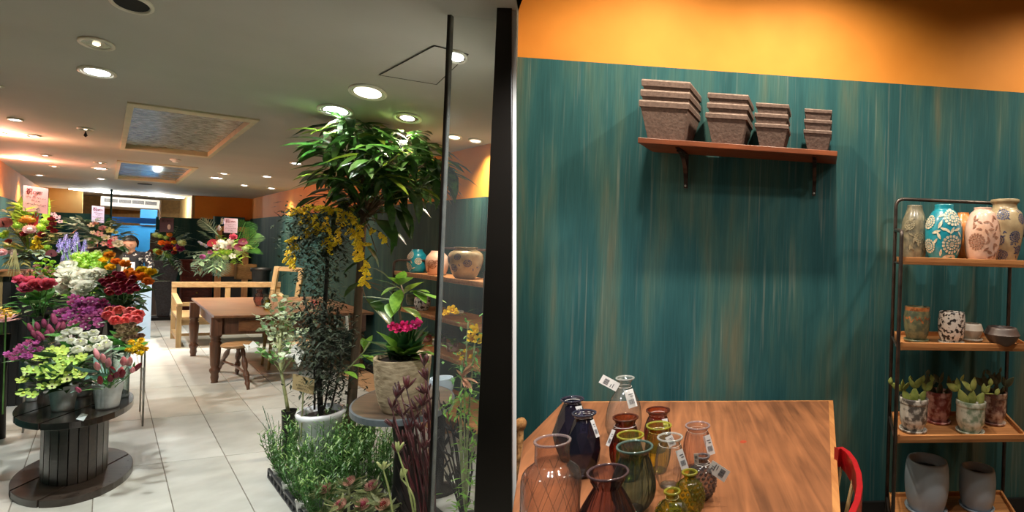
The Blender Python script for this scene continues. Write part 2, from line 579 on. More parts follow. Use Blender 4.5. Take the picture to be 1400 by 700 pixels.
for i in range(i0, i0 + 40):
    a0 = h0[0] + i * ta
    if a0 > AW + 1.5: break
    for j in range(-8, 12):
        b0 = g0[1] + j * tb
        b1 = b0 + tb
        lo, hi = max(b0, BL), min(b1, BR)
        if hi - lo < 0.03: continue
        c = AB(a0 + ta / 2, (lo + hi) / 2)
        if c.y < 1.2: continue
        if c.y < 4.6 and c.x > -0.45 * c.y + 0.35: continue
        key = (round(hi - lo, 3), random.randrange(3))
        if key not in tile_me:
            wb = hi - lo - gp * 2
            wa = ta - gp * 2
            mb = MB()
            q = [-DA * wa / 2 - DB * wb / 2, -DA * wa / 2 + DB * wb / 2, DA * wa / 2 + DB * wb / 2, DA * wa / 2 - DB * wb / 2]
            mb.hexa([p - Vector((0, 0, 0.004)) for p in q] + [p + Vector((0, 0, 0.002)) for p in [p * 0.996 for p in q]])
            tile_me[key] = mb.mesh('tile')
            tile_me[key].materials.append(TILES[key[1]])
        t = put('tile', tile_me[key], fl, (c.x, c.y, 0))

# ---------------------------------------------------------------- walls of the shop
def wall(name, p, q, z0, z1, th, m, parent=None, kind='structure'):
    """upright slab from p to q (plan), thickness vector th"""
    mb = MB()
    p = Vector((p.x, p.y, z0)); q = Vector((q.x, q.y, z0))
    mb.box(p, q - p, th, (0, 0, z1 - z0))
    o = mb.build(name, m, parent)
    if parent is None and kind: o['kind'] = kind
    return o
OUTL, OUTR, OUTB = -DB * 0.1, DB * 0.1, DA * 0.1
wl = wall('wall_left', AB(1.0, BL - 0.03), AB(AW + 3.5, BL - 0.03), 0, CEIL + 0.3, OUTL, ORANGE)
wall('panel', AB(1.0, BL), AB(AP, BL), 0, TEAL, OUTL * 0.3, TEAL2, wl)
a_r0 = ab(onplane(662, 345, AB(0, BR), _na))[0]
wr = wall('wall_right', AB(a_r0, BR + 0.02), AB(AW, BR + 0.02), 0, CEIL + 0.3, OUTR, ORANGE)
wall('panel', AB(a_r0, BR), AB(AW, BR), 0, TEAL, OUTR * 0.2, TEAL2, wr)
wb_ = wall('wall_back', AB(AW + 0.02, bW1), AB(AW + 0.02, BR + 0.1), 0, CEIL + 0.3, OUTB, ORANGE)
wall('panel', AB(AW, bW0), AB(AW, BR), 0, TEAL - 0.04, OUTB * 0.2, TEAL2, wb_)
wall('return_panel', AB(AW + 0.02, bW1), AB(AW + 3.2, bW1), 0, CEIL, DB * 0.05, BEIGE, wb_)
wp = wall('wall_partition', AB(AP, BL), AB(AP, BP1), 0, TEAL - 0.03, OUTB, TEAL2)
wall('upper_panel', AB(AP + 0.02, BL - 0.05), AB(AP + 0.02, bP0), TEAL - 0.03, CEIL, OUTB, BEIGE, wp)
BROWN = mat('brown_beige_paint', '#8a6a3a', 0.8)  # brown-beige paint of the far wall
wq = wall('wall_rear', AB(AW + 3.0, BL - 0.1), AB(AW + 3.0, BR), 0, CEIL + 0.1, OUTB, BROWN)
BLUEP = mat('deep_blue_paint', '#1486ff', 0.5, col2='#127af0', scale=3)
BLUEW = mat('blue_wall_paint', '#1d7fb8', 0.55, col2='#1a6fa6', scale=2)
ab1 = ab(onplane(156, 320, AB(AW + 1.6, 0), nB))[1]; ab2 = ab(onplane(203, 320, AB(AW + 1.6, 0), nB))[1]
wall('blue_panel', AB(AW + 1.6, ab1 - 0.5), AB(AW + 1.6, ab2 + 0.4), 0, 1.78, OUTB * 0.3, BLUEW, wq)
ptop = onplane(192, 286, AB(AW + 1.5, 0), nB)
MB().box(ptop, DB * 0.28, OUTB * 0.3, (0, 0, -0.36)).build('blue_board', BLUEW, wq)
o1 = onplane(153, 297.5, AB(AP, 0), nB); o2 = onplane(219, 304.5, AB(AP + 0.1, 0), nB)
mb = MB().box(o1 + Vector((0, 0, -0.1)), Vector((o2.x - o1.x, o2.y - o1.y, 0)), DA * 0.08, (0, 0, 0.12))
tag(mb.build('trim_beam', BLUEP), 'bright blue beam over the opening to the back room', None, kind='structure')
# little projecting pier in the rear wall
c1 = ab(onplane(291, 310, AB(AW, 0), nB))[1]
wall('pier', AB(AW - 0.25, c1), AB(AW - 0.25, c1 + 0.5), 0, TEAL + 0.02, DA * 0.25, TEALM, wb_)
# skirting and sill along the long wall
mb = MB().box(AB(a_r0, BR - 0.02), AB(AW, BR - 0.02) - AB(a_r0, BR - 0.02), DB * 0.02, (0, 0, 0.10))
mb.build('baseboard_right', mat('black_skirting', '#16181a', 0.5)).__setitem__('kind', 'structure')
mb = MB().box(AB(a_r0, BR - 0.30), AB(AW - 5, BR - 0.30) - AB(a_r0, BR - 0.30), DB * 0.26, (0, 0, 0.03))
SILLM = wood('pale_sill_board', '#c9a27a', '#b48a62', 'x', 4)
mb.build('trim_sill', SILLM).__setitem__('kind', 'structure')

# ---------------------------------------------------------------- ceiling of the shop, with two recessed lights wells
from mathutils.geometry import tessellate_polygon
sky1 = [onz(*p, CEIL) for p in ((174, 138.6), (355, 163), (287.5, 215), (164, 203))]
sky2 = [onz(*p, CEIL) for p in ((160, 219), (271, 229), (243, 251), (156, 244))]
pA = Vector((-0.4386, 1, 0))
outer = [AB(-3.5, BL - 0.1, CEIL), Vector((0.3, -1.6, CEIL)), Vector((-0.845, 1.9, CEIL)), Vector((-2.035, 4.6, CEIL)), AB(a_r0, BR + 0.06, CEIL), AB(AW + 3.1, BR + 0.06, CEIL), AB(AW + 3.1, BL - 0.1, CEIL)]
loops = [outer, sky1, sky2]
allp = [p for l in loops for p in l]
tr = tessellate_polygon(loops)
mb = MB()
mb.add(allp, tr)
ce = mb.build('ceiling', CEILM, origin=(0, 0, CEIL), kind='structure', solid=0.0)
TEXGL = mat('wired_textured_glass', '#b8b9b2', 0.25, col2='#6d7068', scale=22, sharp=(0.4, 0.6), bump=0.6)
TEXGL2 = mat('bluish_skylight_glass', '#8ba0b5', 0.2, col2='#8c8370', scale=3, sharp=(0.42, 0.56))
def skywell(q, glassm, label, cat='light panel'):
    t = thing('skylight_panel', label, cat, (sum(p.x for p in q) / 4, sum(p.y for p in q) / 4, CEIL))
    c = sum(q, Vector()) / 4
    ins = [c + (p - c) * 0.90 for p in q]
    n = 4
    for i in range(4):
        j = (i + 1) % 4
        f = MB()
        d = Vector((0, 0, -0.012)); up = Vector((0, 0, 0.10))
        f.hexa([q[i] + d, q[j] + d, ins[j] + d, ins[i] + d, q[i] + up, q[j] + up, ins[j] + up, ins[i] + up])
        f.build('frame_rail', CREAM, t)
    g = MB()
    up = Vector((0, 0, 0.035))
    g.hexa([p + up for p in ins] + [p + up * 1.4 for p in ins])
    g.build('glass_panel', glassm, t)
    return t
skywell(sky1, TEXGL, 'large skylight panel of textured wired glass in a cream frame on the ceiling')
skywell(sky2, TEXGL2, 'smaller skylight panel with bluish glass beyond the large one')
# access hatch: thin grooves
hq = [onz(*p, CEIL - 0.002) for p in ((519, 102), (594, 62), (640, 74), (597, 115))]
ht = thing('ceiling_hatch', 'flush square access hatch with dark joint lines in the ceiling above the tall tree', 'hatch', (hq[0].x, hq[0].y, CEIL))
GRV = mat('dark_joint', '#4c483f', 0.9)
MB().quadprism(hq, (0, 0, -0.002)).build('hatch_door', CEILM, ht)
for i in range(4):
    a, b = hq[i], hq[(i + 1) % 4]
    MB().tube([a - Vector((0, 0, .002)), b - Vector((0, 0, .002))], 0.0022, 4).build('joint', GRV, ht)

# ---------------------------------------------------------------- second room
p706 = wallpt(690); 
def wr2(s, z=0.0, off=0.0):      # s metres along the wall from the column-1010 point
    b = wallpt(1010)
    return b + RR * s - RD * off + Vector((0, 0, z))
S0, S1 = -1.36, 4.0
zt = at(1010, 99.5, wallpt(1010).y).z
ow = MB().box(wr2(S0, 0, -0.03), RR * (S1 - S0), RD * 0.1, (0, 0, CEIL2 + 0.1)).build('wall_rear_second_room', ORANGE, kind='structure')
ow.name = 'wall_north'
MB().box(wr2(S0, 0, 0), RR * (S1 - S0), RD * 0.03, (0, 0, zt)).build('panel', TEALM, ow)
MB().box(wr2(S0, 0, 0) + Vector((0, 0, 0)), RR * (S1 - S0), -RD * 0.02, (0, 0, 0.1)).build('baseboard_north', mat('black_skirting', '#16181a'), None, kind='structure')
e1 = wr2(S1)
MB().box(e1, -RD * 5.5, RR * 0.1, (0, 0, CEIL2 + 0.1)).build('wall_east', ORANGE, kind='structure')
c2 = MB()
c2.add([Vector((-1.95, 4.4, CEIL2)), Vector((0.6, -2, CEIL2)), Vector((5.5, -2, CEIL2)), Vector((5.0, 4.4, CEIL2))], [(0, 1, 2, 3)])
c2.build('ceiling', mat('dark_ceiling_paint', '#4f4b44', 0.85), kind='structure')

# ---------------------------------------------------------------- added white divider between the two rooms, entrance post, glass
y0 = 1.9
bl, br_ = at(700, 1010, y0), at(706, 1010, y0)
tl, tr_ = at(700, -420, y0), at(706, -420, y0)
dd = Vector((ray(703, 345)[0], 1, 0)) * 2.75
dd.z = 0
MB().hexa([bl, br_, br_ + dd, bl + dd, tl, tr_, tr_ + dd, tl + dd]).build('wall_partition', WHITEP, kind='structure').name = 'wall_added_divider'
q0, q1, q2, q3 = at(645, 760, y0 - 0.02), at(700, 760, y0 - 0.02), at(700, -60, y0 - 0.02), at(682.5, -60, y0 - 0.02)
bk = Vector((-0.03, 0.09, 0))
po = MB().hexa([q0, q1, q1 + Vector((-0.04, 0.09, 0)), q0 + bk, q3, q2, q2 + Vector((-0.04, 0.09, 0)), q3 + bk]).build('trim_post', DARKM, kind='structure', bevel=0.003)
# glass pane with an edge strip
PANE = thinglass('clear_pane', (0.93, 0.95, 0.93), (0.8, 0.85, 0.82), dens=0.03)
yg = 1.95
ga, gb, gc, gd = at(584, 760, yg), at(648, 760, yg + 0.03), at(681, -60, yg + 0.03), at(617, -60, yg)
t = thing('glass_screen', 'tall clear glass pane with a dark edge strip beside the bronze entrance post', 'glass pane', ga)
MB().add([ga, gb, gc, gd], [(0, 1, 2, 3)]).build('glass', PANE, t, solid=0.0)
e0, e1_ = at(582, 760, yg), at(615, -60, yg)
MB().box(e0, Vector((0.011, 0, 0)), Vector((0, 0.02, 0)), e1_ - e0).build('edge_strip', DARKM, t)
MB().box(e0 + Vector((0.011, -0.001, 0)), Vector((0.004, 0, 0)), Vector((0, 0.018, 0)), e1_ - e0).build('edge_seal', mat('grey_seal', '#7c7f7c', 0.25, metal=0.5), t)

# ---------------------------------------------------------------- downlights
RING = mat('cream_lamp_ring', '#d8d3bf', 0.5, col2='#cfc9b4')
REFL = mat('lamp_reflector', '#c9c3b2', 0.25, metal=0.7, col2='#b0a890')
def downlight(u, v, half, state, label, e=60, group=None, col=(1, 0.95, 0.88)):
    c = onz(u, v, CEIL)
    r = 1.12 * half * c.y / (FOC * widthscale(u))
    M = oval(c, 2.1)
    t = thing('ceiling_downlight', label, 'ceiling light', (c.x, c.y, CEIL), group)
    MB().lathe(c, [(r * 0.98, 0.0), (r, -0.006), (r * 0.82, -0.011), (r * 0.78, -0.003), (r * 0.77, 0.0)], 28, M).build('ring', RING, t, smooth=True)
    on = state != 'off' and state != 'hole'
    if state == 'hole':
        MB().lathe(c, [(0.0001, -0.003), (r * 0.79, -0.0035)], 28, M).build('opening', mat('dark_recess', '#15120f', 0.9), t)
        return t
    if state == 'off':
        MB().lathe(c, [(0.0001, -0.0022), (r * 0.5, -0.0025), (r * 0.79, -0.004)], 24, M).build('reflector', REFL, t, smooth=True)
        MB().ball(c + Vector((0, 0, -0.006)), r * 0.22, 8, 5, sc=(1, 1, 0.6)).build('bulb', glow('warm_bulb', (1, 0.85, 0.65), 3.0), t, smooth=True)
    else:
        k = {'on': 14.0, 'warm': 2.6, 'spot': 5.0}[state]
        inner = {'on': 0.66, 'warm': 0.72, 'spot': 0.5}[state]
        MB().lathe(c, [(r * inner, -0.004), (r * 0.79, -0.0035)], 24, M).build('reflector', REFL, t, smooth=True)
        MB().lathe(c, [(0.0001, -0.0085), (r * inner * 0.7, -0.0075), (r * inner, -0.004)], 24, M).build('lens', glow('lamp_lens_' + state, {'on': (0.93, 0.97, 1.0), 'warm': (1, 0.9, 0.74), 'spot': (1, 0.95, 0.85)}[state], k), t, smooth=True)
    if e:
        s = spot(c + Vector((0, 0, -0.03)), e, 125, 0.85, col)
        s.parent = t; s.location = (0, 0, -0.03)
        if col[1] < 0.5: s.data.type = 'POINT'; s.data.energy = e * 0.3; s.location = (0, 0, -0.10)
    return t
W1 = (0.98, 1.0, 0.97)
DL = [
 (180, 4, 29, 'hole', 'big dark round speaker opening at the front of the ceiling', 0, W1),
 (132, 59, 24, 'off', 'large unlit downlight with a visible bulb next to the speaker opening', 22, WARM),
 (133, 98, 25, 'on', 'large downlight shining cold white just beyond the unlit one', 120, W1),
 (503, 126, 24, 'warm', 'large dim warm downlight above and before the tree crown', 30, WARM),
 (459, 151, 23, 'on', 'large dazzling downlight partly hidden behind the tree crown', 130, W1),
 (557, 161, 18, 'spot', 'downlight with a tilted spot lens above the tree crown', 40, WARM),
 (624, 77, 14, 'on', 'downlight seen through the glass pane above the hatch', 40, W1),
 (21, 163, 11, 'on', 'small bright downlight in the row along the orange wall, closest to the street', 50, W1),
 (1, 182, 10, 'on', 'small downlight cut by the picture edge beside the orange wall', 40, (1, 0.45, 0.3)),
 (45, 185, 10, 'spot', 'small spot downlight with a tilted white lens in the inner row', 40, WARM),
 (33, 217, 8, 'on', 'small bright downlight in the reddish part of the ceiling', 50, (1, 0.35, 0.22)),
 (62, 212, 8, 'spot', 'small spot downlight in the inner row beside the reddish ceiling patch', 30, WARM),
 (54, 239, 7, 'on', 'tiny bright downlight above the large pink sign', 30, (1, 0.6, 0.4)),
 (74, 227, 7, 'spot', 'tiny spot downlight in the inner row before the fluorescent tubes', 30, WARM),
 (0, 117, 6, 'off', 'half hidden small unlit downlight at the picture edge', 0, W1),
 (117, 176, 11, 'off', 'small unlit downlight ring with a drop pendant between the rows', 0, W1),
 (137, 222, 9, 'off', 'first small unlit downlight of the three in the middle of the ceiling', 0, W1),
 (137, 230, 11, 'on', 'bright downlight in the middle of the three by the skylights', 70, W1),
 (138, 244, 7, 'on', 'last small downlight of the three beside the smaller skylight', 30, W1),
 (306, 237, 8, 'spot', 'small downlight of the pair beyond the large skylight', 40, WARM),
 (296, 243, 10, 'on', 'bright downlight of the pair beyond the large skylight', 60, W1),
 (334, 253, 6, 'on', 'tiny downlight near the orange back wall', 30, WARM),
 (365, 241, 7, 'on', 'small downlight over the long table near the orange wall', 40, WARM),
 (405, 223, 8, 'on', 'small downlight between the tree and the skylight', 25, WARM),
 (371, 257, 6, 'on', 'tiny downlight closest to the orange corner behind the tree', 30, WARM),
 (621, 187, 10, 'warm', 'dim downlight seen through the pane beside the tree leaves', 20, WARM),
 (650, 192, 9, 'warm', 'dim downlight by the wall edge seen through the pane next to the post', 20, WARM),
]
for d in DL: downlight(*d[:5], e=d[5] * (1.9 if d[2] > 13 else 3.0), col=d[6])
c = onz(117, 183, CEIL - 0.03)
MB().lathe(c, [(0.0001, -0.03), (0.012, -0.015), (0.004, 0.012), (0.002, 0.04)], 8).build('drop', BLACK, None, origin=c)
d_ = bpy.data.objects['drop']; d_.name = 'ceiling_sensor'; tag(d_, 'tiny black drop sensor hanging beside the unlit ring', 'sensor')
c = onz(239.5, 218, CEIL); M = oval(c, 1.5)
t = thing('smoke_detector', 'small round white smoke detector between the two skylights', 'smoke detector', (c.x, c.y, CEIL))
MB().lathe(c, [(0.045, 0), (0.045, -0.012), (0.03, -0.02)], 20, M).build('base', WHITEP, t, smooth=True)
MB().lathe(c, [(0.028, -0.019), (0.022, -0.034), (0.0001, -0.036)], 20, M).build('cap', WHITEP, t, smooth=True)
c = onz(198, 251.5, CEIL); M = oval(c, 1.4)
tag(MB().lathe(c, [(0.085, 0), (0.085, -0.01), (0.05, -0.012), (0.0001, -0.014)], 24, M).build('ceiling_vent', mat('dark_vent', '#2b2722', 0.7)), 'dark oval ceiling vent before the air conditioner', 'vent')
# fluorescent strips
for (ua, va, ub, vb, lab) in ((100, 258, 173, 265, 'long fluorescent tube on the ceiling above the beige partition'), (179, 264, 248, 270, 'long fluorescent tube on the ceiling above the air conditioner')):
    p, q = onz(ua, va, CEIL - 0.01), onz(ub, vb, CEIL - 0.01)
    n = Vector((-(q - p).y, (q - p).x, 0)).normalized() * 0.09
    t = thing('fluorescent_light', lab, 'ceiling light', p)
    MB().box(p - n * 1.3, q - p, n * 2.6, (0, 0, 0.02)).build('housing', WHITEP, t)
    MB().box(p - n + Vector((0, 0, -0.02)), q - p, n * 2, (0, 0, 0.02)).build('tube', glow('tube_light', (0.93, 0.98, 1.0), 10.0), t)
    s = spot((p + q) / 2, 45, 150, 0.9, W1); s.data.type = 'POINT'; s.data.energy = 45; s.parent = t; s.location = (q - p) / 2 + Vector((0, 0, -0.12))
# air conditioner
YA = 11.5
p, q = at(137, 284, YA), at(219, 290, YA + 0.9)
q.z = p.z
X = q - p; Z = Vector((0, 0, 0.27)); D = DA * 0.5
t = thing('air_conditioner', 'long white air conditioner hanging from the ceiling over the counter', 'air conditioner', p)
mb = MB(); mb.hexa([p + Vector((0, 0, .05)) , q + Vector((0, 0, .05)), q + D, p + D, p + Z, q + Z, q + D + Z, p + D + Z]); mb.build('casing', WHITEP, t, bevel=0.02)
fx = X.normalized(); fn = Vector((fx.y, -fx.x, 0))
MB().box(p + X * 0.06 + Z * 0.52 + fn * 0.012, X * 0.87, -fn * 0.02, Z * 0.3).build('grille', mat('grille_dark', '#23263a', 0.6), t)
for k in range(5):
    MB().box(p + X * 0.06 + Z * (0.55 + k * 0.06) + fn * 0.018, X * 0.87, -fn * 0.01, (0, 0, 0.004)).build('slat', WHITEP, t)
for k in range(3):
    MB().box(p + X * (0.27 + 0.22 * k) + Z * 0.52 + fn * 0.02, X * 0.012, -fn * 0.01, Z * 0.3).build('divider', WHITEP, t)
# thin rods beside the counter
for (ua, va, ub, vb, Y, lab, m) in ((151.5, 248, 151.5, 296, 10.3, 'thin dark pole from the partition top up to the ceiling', TEAL2), (219.5, 274, 218.5, 300, 10.8, 'thin pale pipe hanging beside the air conditioner', WHITEP)):
    a, b = at(ua, va, Y), at(ub, vb, Y)
    a.x, a.y = b.x, b.y
    tag(MB().tube([b, a], 0.014, 8).build('ceiling_rod', m), lab, 'rod')
# ================================================================ second room: wall shelf, pots, rack, table
RED = mat('worn_red_paint', '#b3131c', 0.35, col2='#a30f18', scale=30, coat=0.3)
IRON = mat('dark_iron_strap', '#4a3d38', 0.4, metal=0.75, col2='#2e2624', scale=20)
TUBEM = mat('gunmetal_tube', '#5a504c', 0.38, metal=0.6, col2='#3c3532', scale=12)
ANG = math.atan2(RR.y, RR.x)
SHELFW = wood('reddish_shelf_wood', '#8a4a2a', '#5a2c16', 'x', 5, rough=0.4, basis=ANG)
TRAYW = wood('pale_tray_wood', '#d0945c', '#a4683a', 'x', 6, rough=0.55, basis=ANG)
TABLEW = wood('worn_orange_table_wood', '#a86e48', '#6c442c', 'y', 3.2, rough=0.42, coat=0.15, basis=ANG)
EDGEW = wood('light_table_edge', '#cf9258', '#a5683a', 'y', 4, rough=0.5, basis=ANG)
CLAY = mat('brown_fibre_clay', '#6c5850', 0.85, col2='#5c4a43', scale=60, bump=0.3, rnd=0.06)
CLAYE = mat('pale_worn_rim', '#8f7d73', 0.85, col2='#705e55', scale=40, bump=0.4)
# shelf
wy = wallpt(1010).y
def yr(u, off): return wallpt(u).y - off
fl_, fr_ = at(872, 187.5, yr(872, 0.26)), at(1145, 206.5, yr(1145, 0.26))
SX = (fr_ - fl_)
sh = thing('wall_shelf', 'reddish brown wooden wall shelf carrying the stacked square pots', 'shelf', (fl_ + fr_) / 2)
bkL = RD * 0.25
MB().box(fl_, SX, bkL, (0, 0, -0.03)).build('board', SHELFW, sh, bevel=0.003)
for u in (921, 1112):
    t = (u - 872) / 273.0
    f = fl_ + SX * t + Vector((0, 0, -0.03))
    b = thing('shelf_bracket', {921: 'curved iron bracket under the end of the shelf with the largest pots', 1112: 'curved iron bracket under the end of the shelf with the smallest pots'}[u], 'bracket', f + bkL, 'iron brackets of the wall shelf')
    w_ = RR * 0.022
    MB().box(f + RD * 0.05 - w_ / 2, w_, RD * 0.2, (0, 0, -0.006)).build('top_strap', IRON, b)
    MB().box(f + RD * 0.246 - w_ / 2, w_, RD * -0.006, (0, 0, -0.2)).build('wall_strap', IRON, b)
    pts = []
    for k in range(9):
        a = PI / 2 * k / 8
        pts.append(f + RD * (0.075 + 0.165 * math.sin(a)) + Vector((0, 0, -0.01 - 0.165 * (1 - math.cos(a)))))
    mb = MB()
    for i in range(8):
        p, q = pts[i], pts[i + 1]
        d = (q - p).normalized(); n = d.cross(RR).normalized() * 0.006
        mb.hexa([p - w_ / 2, p + w_ / 2, q + w_ / 2, q - w_ / 2, p - w_ / 2 + n, p + w_ / 2 + n, q + w_ / 2 + n, q - w_ / 2 + n])
    mb.build('curved_brace', IRON, b)
    MB().ball(f + RD * 0.238 + Vector((0, 0, -0.185)), 0.007, 8, 5).build('screw', STEEL, b)
# stacked square pots
def square_pot(c, wr, wb, h, A, B):
    """c = centre of the bottom"""
    mb = MB().use(CLAY)
    def ring(wd, z): return [c + A * (sx * wd / 2) + B * (sy * wd / 2) + Vector((0, 0, z)) for sx, sy in ((-1, -1), (1, -1), (1, 1), (-1, 1))]
    rh = h * 0.17
    lv = [ring(wb, 0), ring(wr * 0.955, h - rh), ring(wr, h - rh), ring(wr * 1.01, h - rh * 0.25), ring(wr * 0.985, h), ring(wr * 0.86, h), ring(wb * 0.85, h * 0.12)]
    mats = [CLAY, CLAYE, CLAY, CLAYE, CLAYE, CLAY]
    for i in range(len(lv) - 1):
        mb.use(mats[i])
        mb.add(lv[i] + lv[i + 1], [(k, (k + 1) % 4, (k + 1) % 4 + 4, k + 4) for k in range(4)])
    mb.use(CLAY).add(lv[0], [(3, 2, 1, 0)]); mb.add(lv[-1], [(0, 1, 2, 3)])
    return mb
stacks = ((905, 66, 187, 136, 14, 'largest'), (989, 57, 193, 152, 13.5, 'second largest'), (1050, 47, 199, 167.5, 14, 'second smallest'), (1115, 40, 202.5, 175, 14.5, 'smallest'))
for u, wpx, vb, vt, sp, nm in stacks:
    t = (u - 872) / 273.0
    fz = (fl_ + SX * t).z
    wr = wpx * (2.82) / FOC
    f0 = fl_ + SX * t
    c = Vector((f0.x, f0.y, fz)) + RD * (wr / 2 + 0.012) + RR * 0.0
    h = (vb - vt) * 2.82 / FOC
    for k, pos in enumerate(('bottom', 'middle', 'top')):
        z = k * sp * 2.82 / FOC
        j = random.uniform(-0.004, 0.004)
        o = square_pot(c + Vector((j, 0, z + 0.001)) + RR * (0.003 * k), wr * (1 - 0.012 * k), wr * 0.70, h, RR, RD).build('square_flower_pot', bevel=0.0015)
        tag(o, '%s brown clay square pot in the stack of the %s pots on the shelf' % (pos, nm), 'flower pot', 'square clay pots stacked on the wall shelf')

# ---------------------------------------------------------------- rack
def tube_path(pts, r=0.0105, n=8, rc=0.05):
    """rounded polyline"""
    pts = [Vector(p) for p in pts]
    out = [pts[0]]
    for i in range(1, len(pts) - 1):
        a, b, c = pts[i - 1], pts[i], pts[i + 1]
        d1 = (a - b).normalized(); d2 = (c - b).normalized()
        q = min(rc, (a - b).length * 0.45, (c - b).length * 0.45)
        for k in range(6):
            s = k / 5
            out.append((b + d1 * q) * (1 - s) ** 2 + b * 2 * s * (1 - s) + (b + d2 * q) * s ** 2)
    out.append(pts[-1])
    return MB().tube(out, r, n)
Yb, Yf = 3.02, 2.60
RBL = at(1223, 345, Yb); RBL.z = 0
RFL = at(1232, 345, Yf); RFL.z = 0
dW = RR * 0.73
Z = lambda p, z: Vector((p.x, p.y, z))
TZ = (0.215, 0.69, 1.163, 1.60)
rack = thing('display_rack', 'tall dark metal display rack with four pale wood trays holding vases and cacti', 'rack', RFL)
tube_path([Z(RBL, 0), Z(RBL, 1.945), Z(RBL + dW, 1.945), Z(RBL + dW, 0)]).build('back_frame', TUBEM, rack, smooth=True)
for nm, off in (('side_frame', Vector()), ('side_frame', dW)):
    tube_path([Z(RFL + off, 0), Z(RFL + off, 1.735), Z(RBL + off, 1.76)], rc=0.035).build(nm, TUBEM, rack, smooth=True)
    for z in TZ:
        MB().tube([Z(RFL + off, z - 0.03), Z(RBL + off, z - 0.03)], 0.006, 6).build('cross_bar', TUBEM, rack, smooth=True)
for z in TZ:
    p, q = Z(RFL, z), Z(RBL, z)
    dep = q - p
    a = RR * 0.012
    tr_ = MB().box(p + a + Vector((0, 0, -0.032)), dW - a * 2, dep * 0.96, (0, 0, 0.014)).build('tray', TRAYW, rack)
    MB().box(p + a + Vector((0, 0, -0.034)), dW - a * 2, dep * 0.04, (0, 0, 0.038)).build('tray_lip', TRAYW, tr_, bevel=0.002)
    MB().box(p + a + dep * 0.93 + Vector((0, 0, -0.034)), dW - a * 2, dep * 0.04, (0, 0, 0.038)).build('tray_lip', TRAYW, tr_, bevel=0.002)
    MB().box(p + a + Vector((0, 0, -0.034)), a, dep * 0.96, (0, 0, 0.038)).build('tray_lip', TRAYW, tr_)
    MB().box(p + dW - a * 2 + Vector((0, 0, -0.034)), a, dep * 0.96, (0, 0, 0.038)).build('tray_lip', TRAYW, tr_)
TOPY = {1248.5: 2.88, 1288.5: 2.80, 1315: 2.93, 1341.5: 2.74, 1371.5: 2.86}
def base_on(u, v, z):
    if z > 1.5:                      # at eye height: set out by distance along the tray
        p = at(u, 352, TOPY[u]); p.z = TZ[3] - 0.018
        return p
    return onz(u, v, z)
def prof_px(c, prof, ):
    """prof given as (half width px, v px) from bottom to top at the thing's distance"""
    k = c.y / FOC
    ws = widthscale(CX + c.x / c.y * FOC)
    v0 = prof[0][1]
    return [(hw * k / ws, (v0 - v) * k) for hw, v in prof]
def interp(prof, z):
    for (r0, z0), (r1, z1) in zip(prof, prof[1:]):
        if z0 <= z <= z1 and z1 > z0: return r0 + (r1 - r0) * (z - z0) / (z1 - z0)
    return prof[-1][0]
def smoothprof(prof, n=4):
    out = []
    P = [prof[0]] + list(prof) + [prof[-1]]
    for i in range(1, len(P) - 2):
        p0, p1, p2, p3 = P[i - 1], P[i], P[i + 1], P[i + 2]
        for k in range(n):
            t = k / n
            out.append(tuple(0.5 * (2 * p1[j] + (p2[j] - p0[j]) * t + (2 * p0[j] - 5 * p1[j] + 4 * p2[j] - p3[j]) * t * t + (3 * p1[j] - p0[j] - 3 * p2[j] + p3[j]) * t ** 3) for j in (0, 1)))
    out.append(prof[-1])
    return out
def on_vase(c, prof, ang, z, out=0.001):
    r = interp(prof, z) + out
    return c + Vector((r * math.cos(ang), r * math.sin(ang), z))
def relief(c, prof, m, parent, rosettes, leaves, name='relief', out=0.0014):
    """raised flower and leaf pattern that follows the vase surface"""
    mb = MB()
    def P(a0, z0, da, dz, o=out):
        r = max(0.01, interp(prof, z0))
        return on_vase(c, prof, a0 + da / r, z0 + dz, o)
    for (a, z, rad) in rosettes:
        for ring, (ri, ro, n) in enumerate(((0.0, 0.28, 8), (0.36, 0.62, 12), (0.70, 1.0, 16))):
            for k in range(n):
                g0, g1 = 2 * PI * (k + 0.12) / n, 2 * PI * (k + 0.88) / n
                gm = (g0 + g1) / 2
                q = [P(a, z, rad * ri * math.cos(g0), rad * ri * math.sin(g0)), P(a, z, rad * ri * math.cos(g1), rad * ri * math.sin(g1)),
                     P(a, z, rad * ro * 0.93 * math.cos(g1), rad * ro * 0.93 * math.sin(g1)), P(a, z, rad * ro * math.cos(gm), rad * ro * math.sin(gm), out * 1.8), P(a, z, rad * ro * 0.93 * math.cos(g0), rad * ro * 0.93 * math.sin(g0))]
                mb.add(q, [(0, 1, 2, 3, 4)])
    for (a, z, L, th) in leaves:
        n = 6
        vs = []
        for k in range(n + 1):
            t = k / n
            wd = L * 0.17 * math.sin(PI * min(1, t * 0.98 + 0.01))
            cx_, cz_ = L * (t - 0.5) * math.cos(th), L * (t - 0.5) * math.sin(th)
            vs += [P(a, z, cx_ - wd * math.sin(th), cz_ + wd * math.cos(th)), P(a, z, cx_ + wd * math.sin(th), cz_ - wd * math.cos(th))]
        mb.add(vs, [(2 * k, 2 * k + 1, 2 * k + 3, 2 * k + 2) for k in range(n)])
    return mb.build(name, m, parent, kind='stuff')
FRONT = -PI / 2
def ceramic(name, label, cat, u, v, z, prof, m, n=32, group=None, facets=None, inner=True, smooth=True):
    c = base_on(u, v, z)
    pr = prof_px(c, prof)
    t = thing(name, label, cat, c, group)
    sp = smoothprof(pr, 4) if smooth else pr
    full = list(sp)
    if inner:
        rt = sp[-1][0]
        full += [(rt * 0.86, sp[-1][1] + 0.0005), (rt * 0.82, sp[-1][1] * 0.8), (rt * 0.7, sp[-1][1] * 0.35), (0.0001, sp[-1][1] * 0.3)]
    MB().lathe(c, full, n, rib=facets).build('body', m, t, smooth=True)
    return t, c, sp
G1 = 'patterned vases on the top tray of the rack'
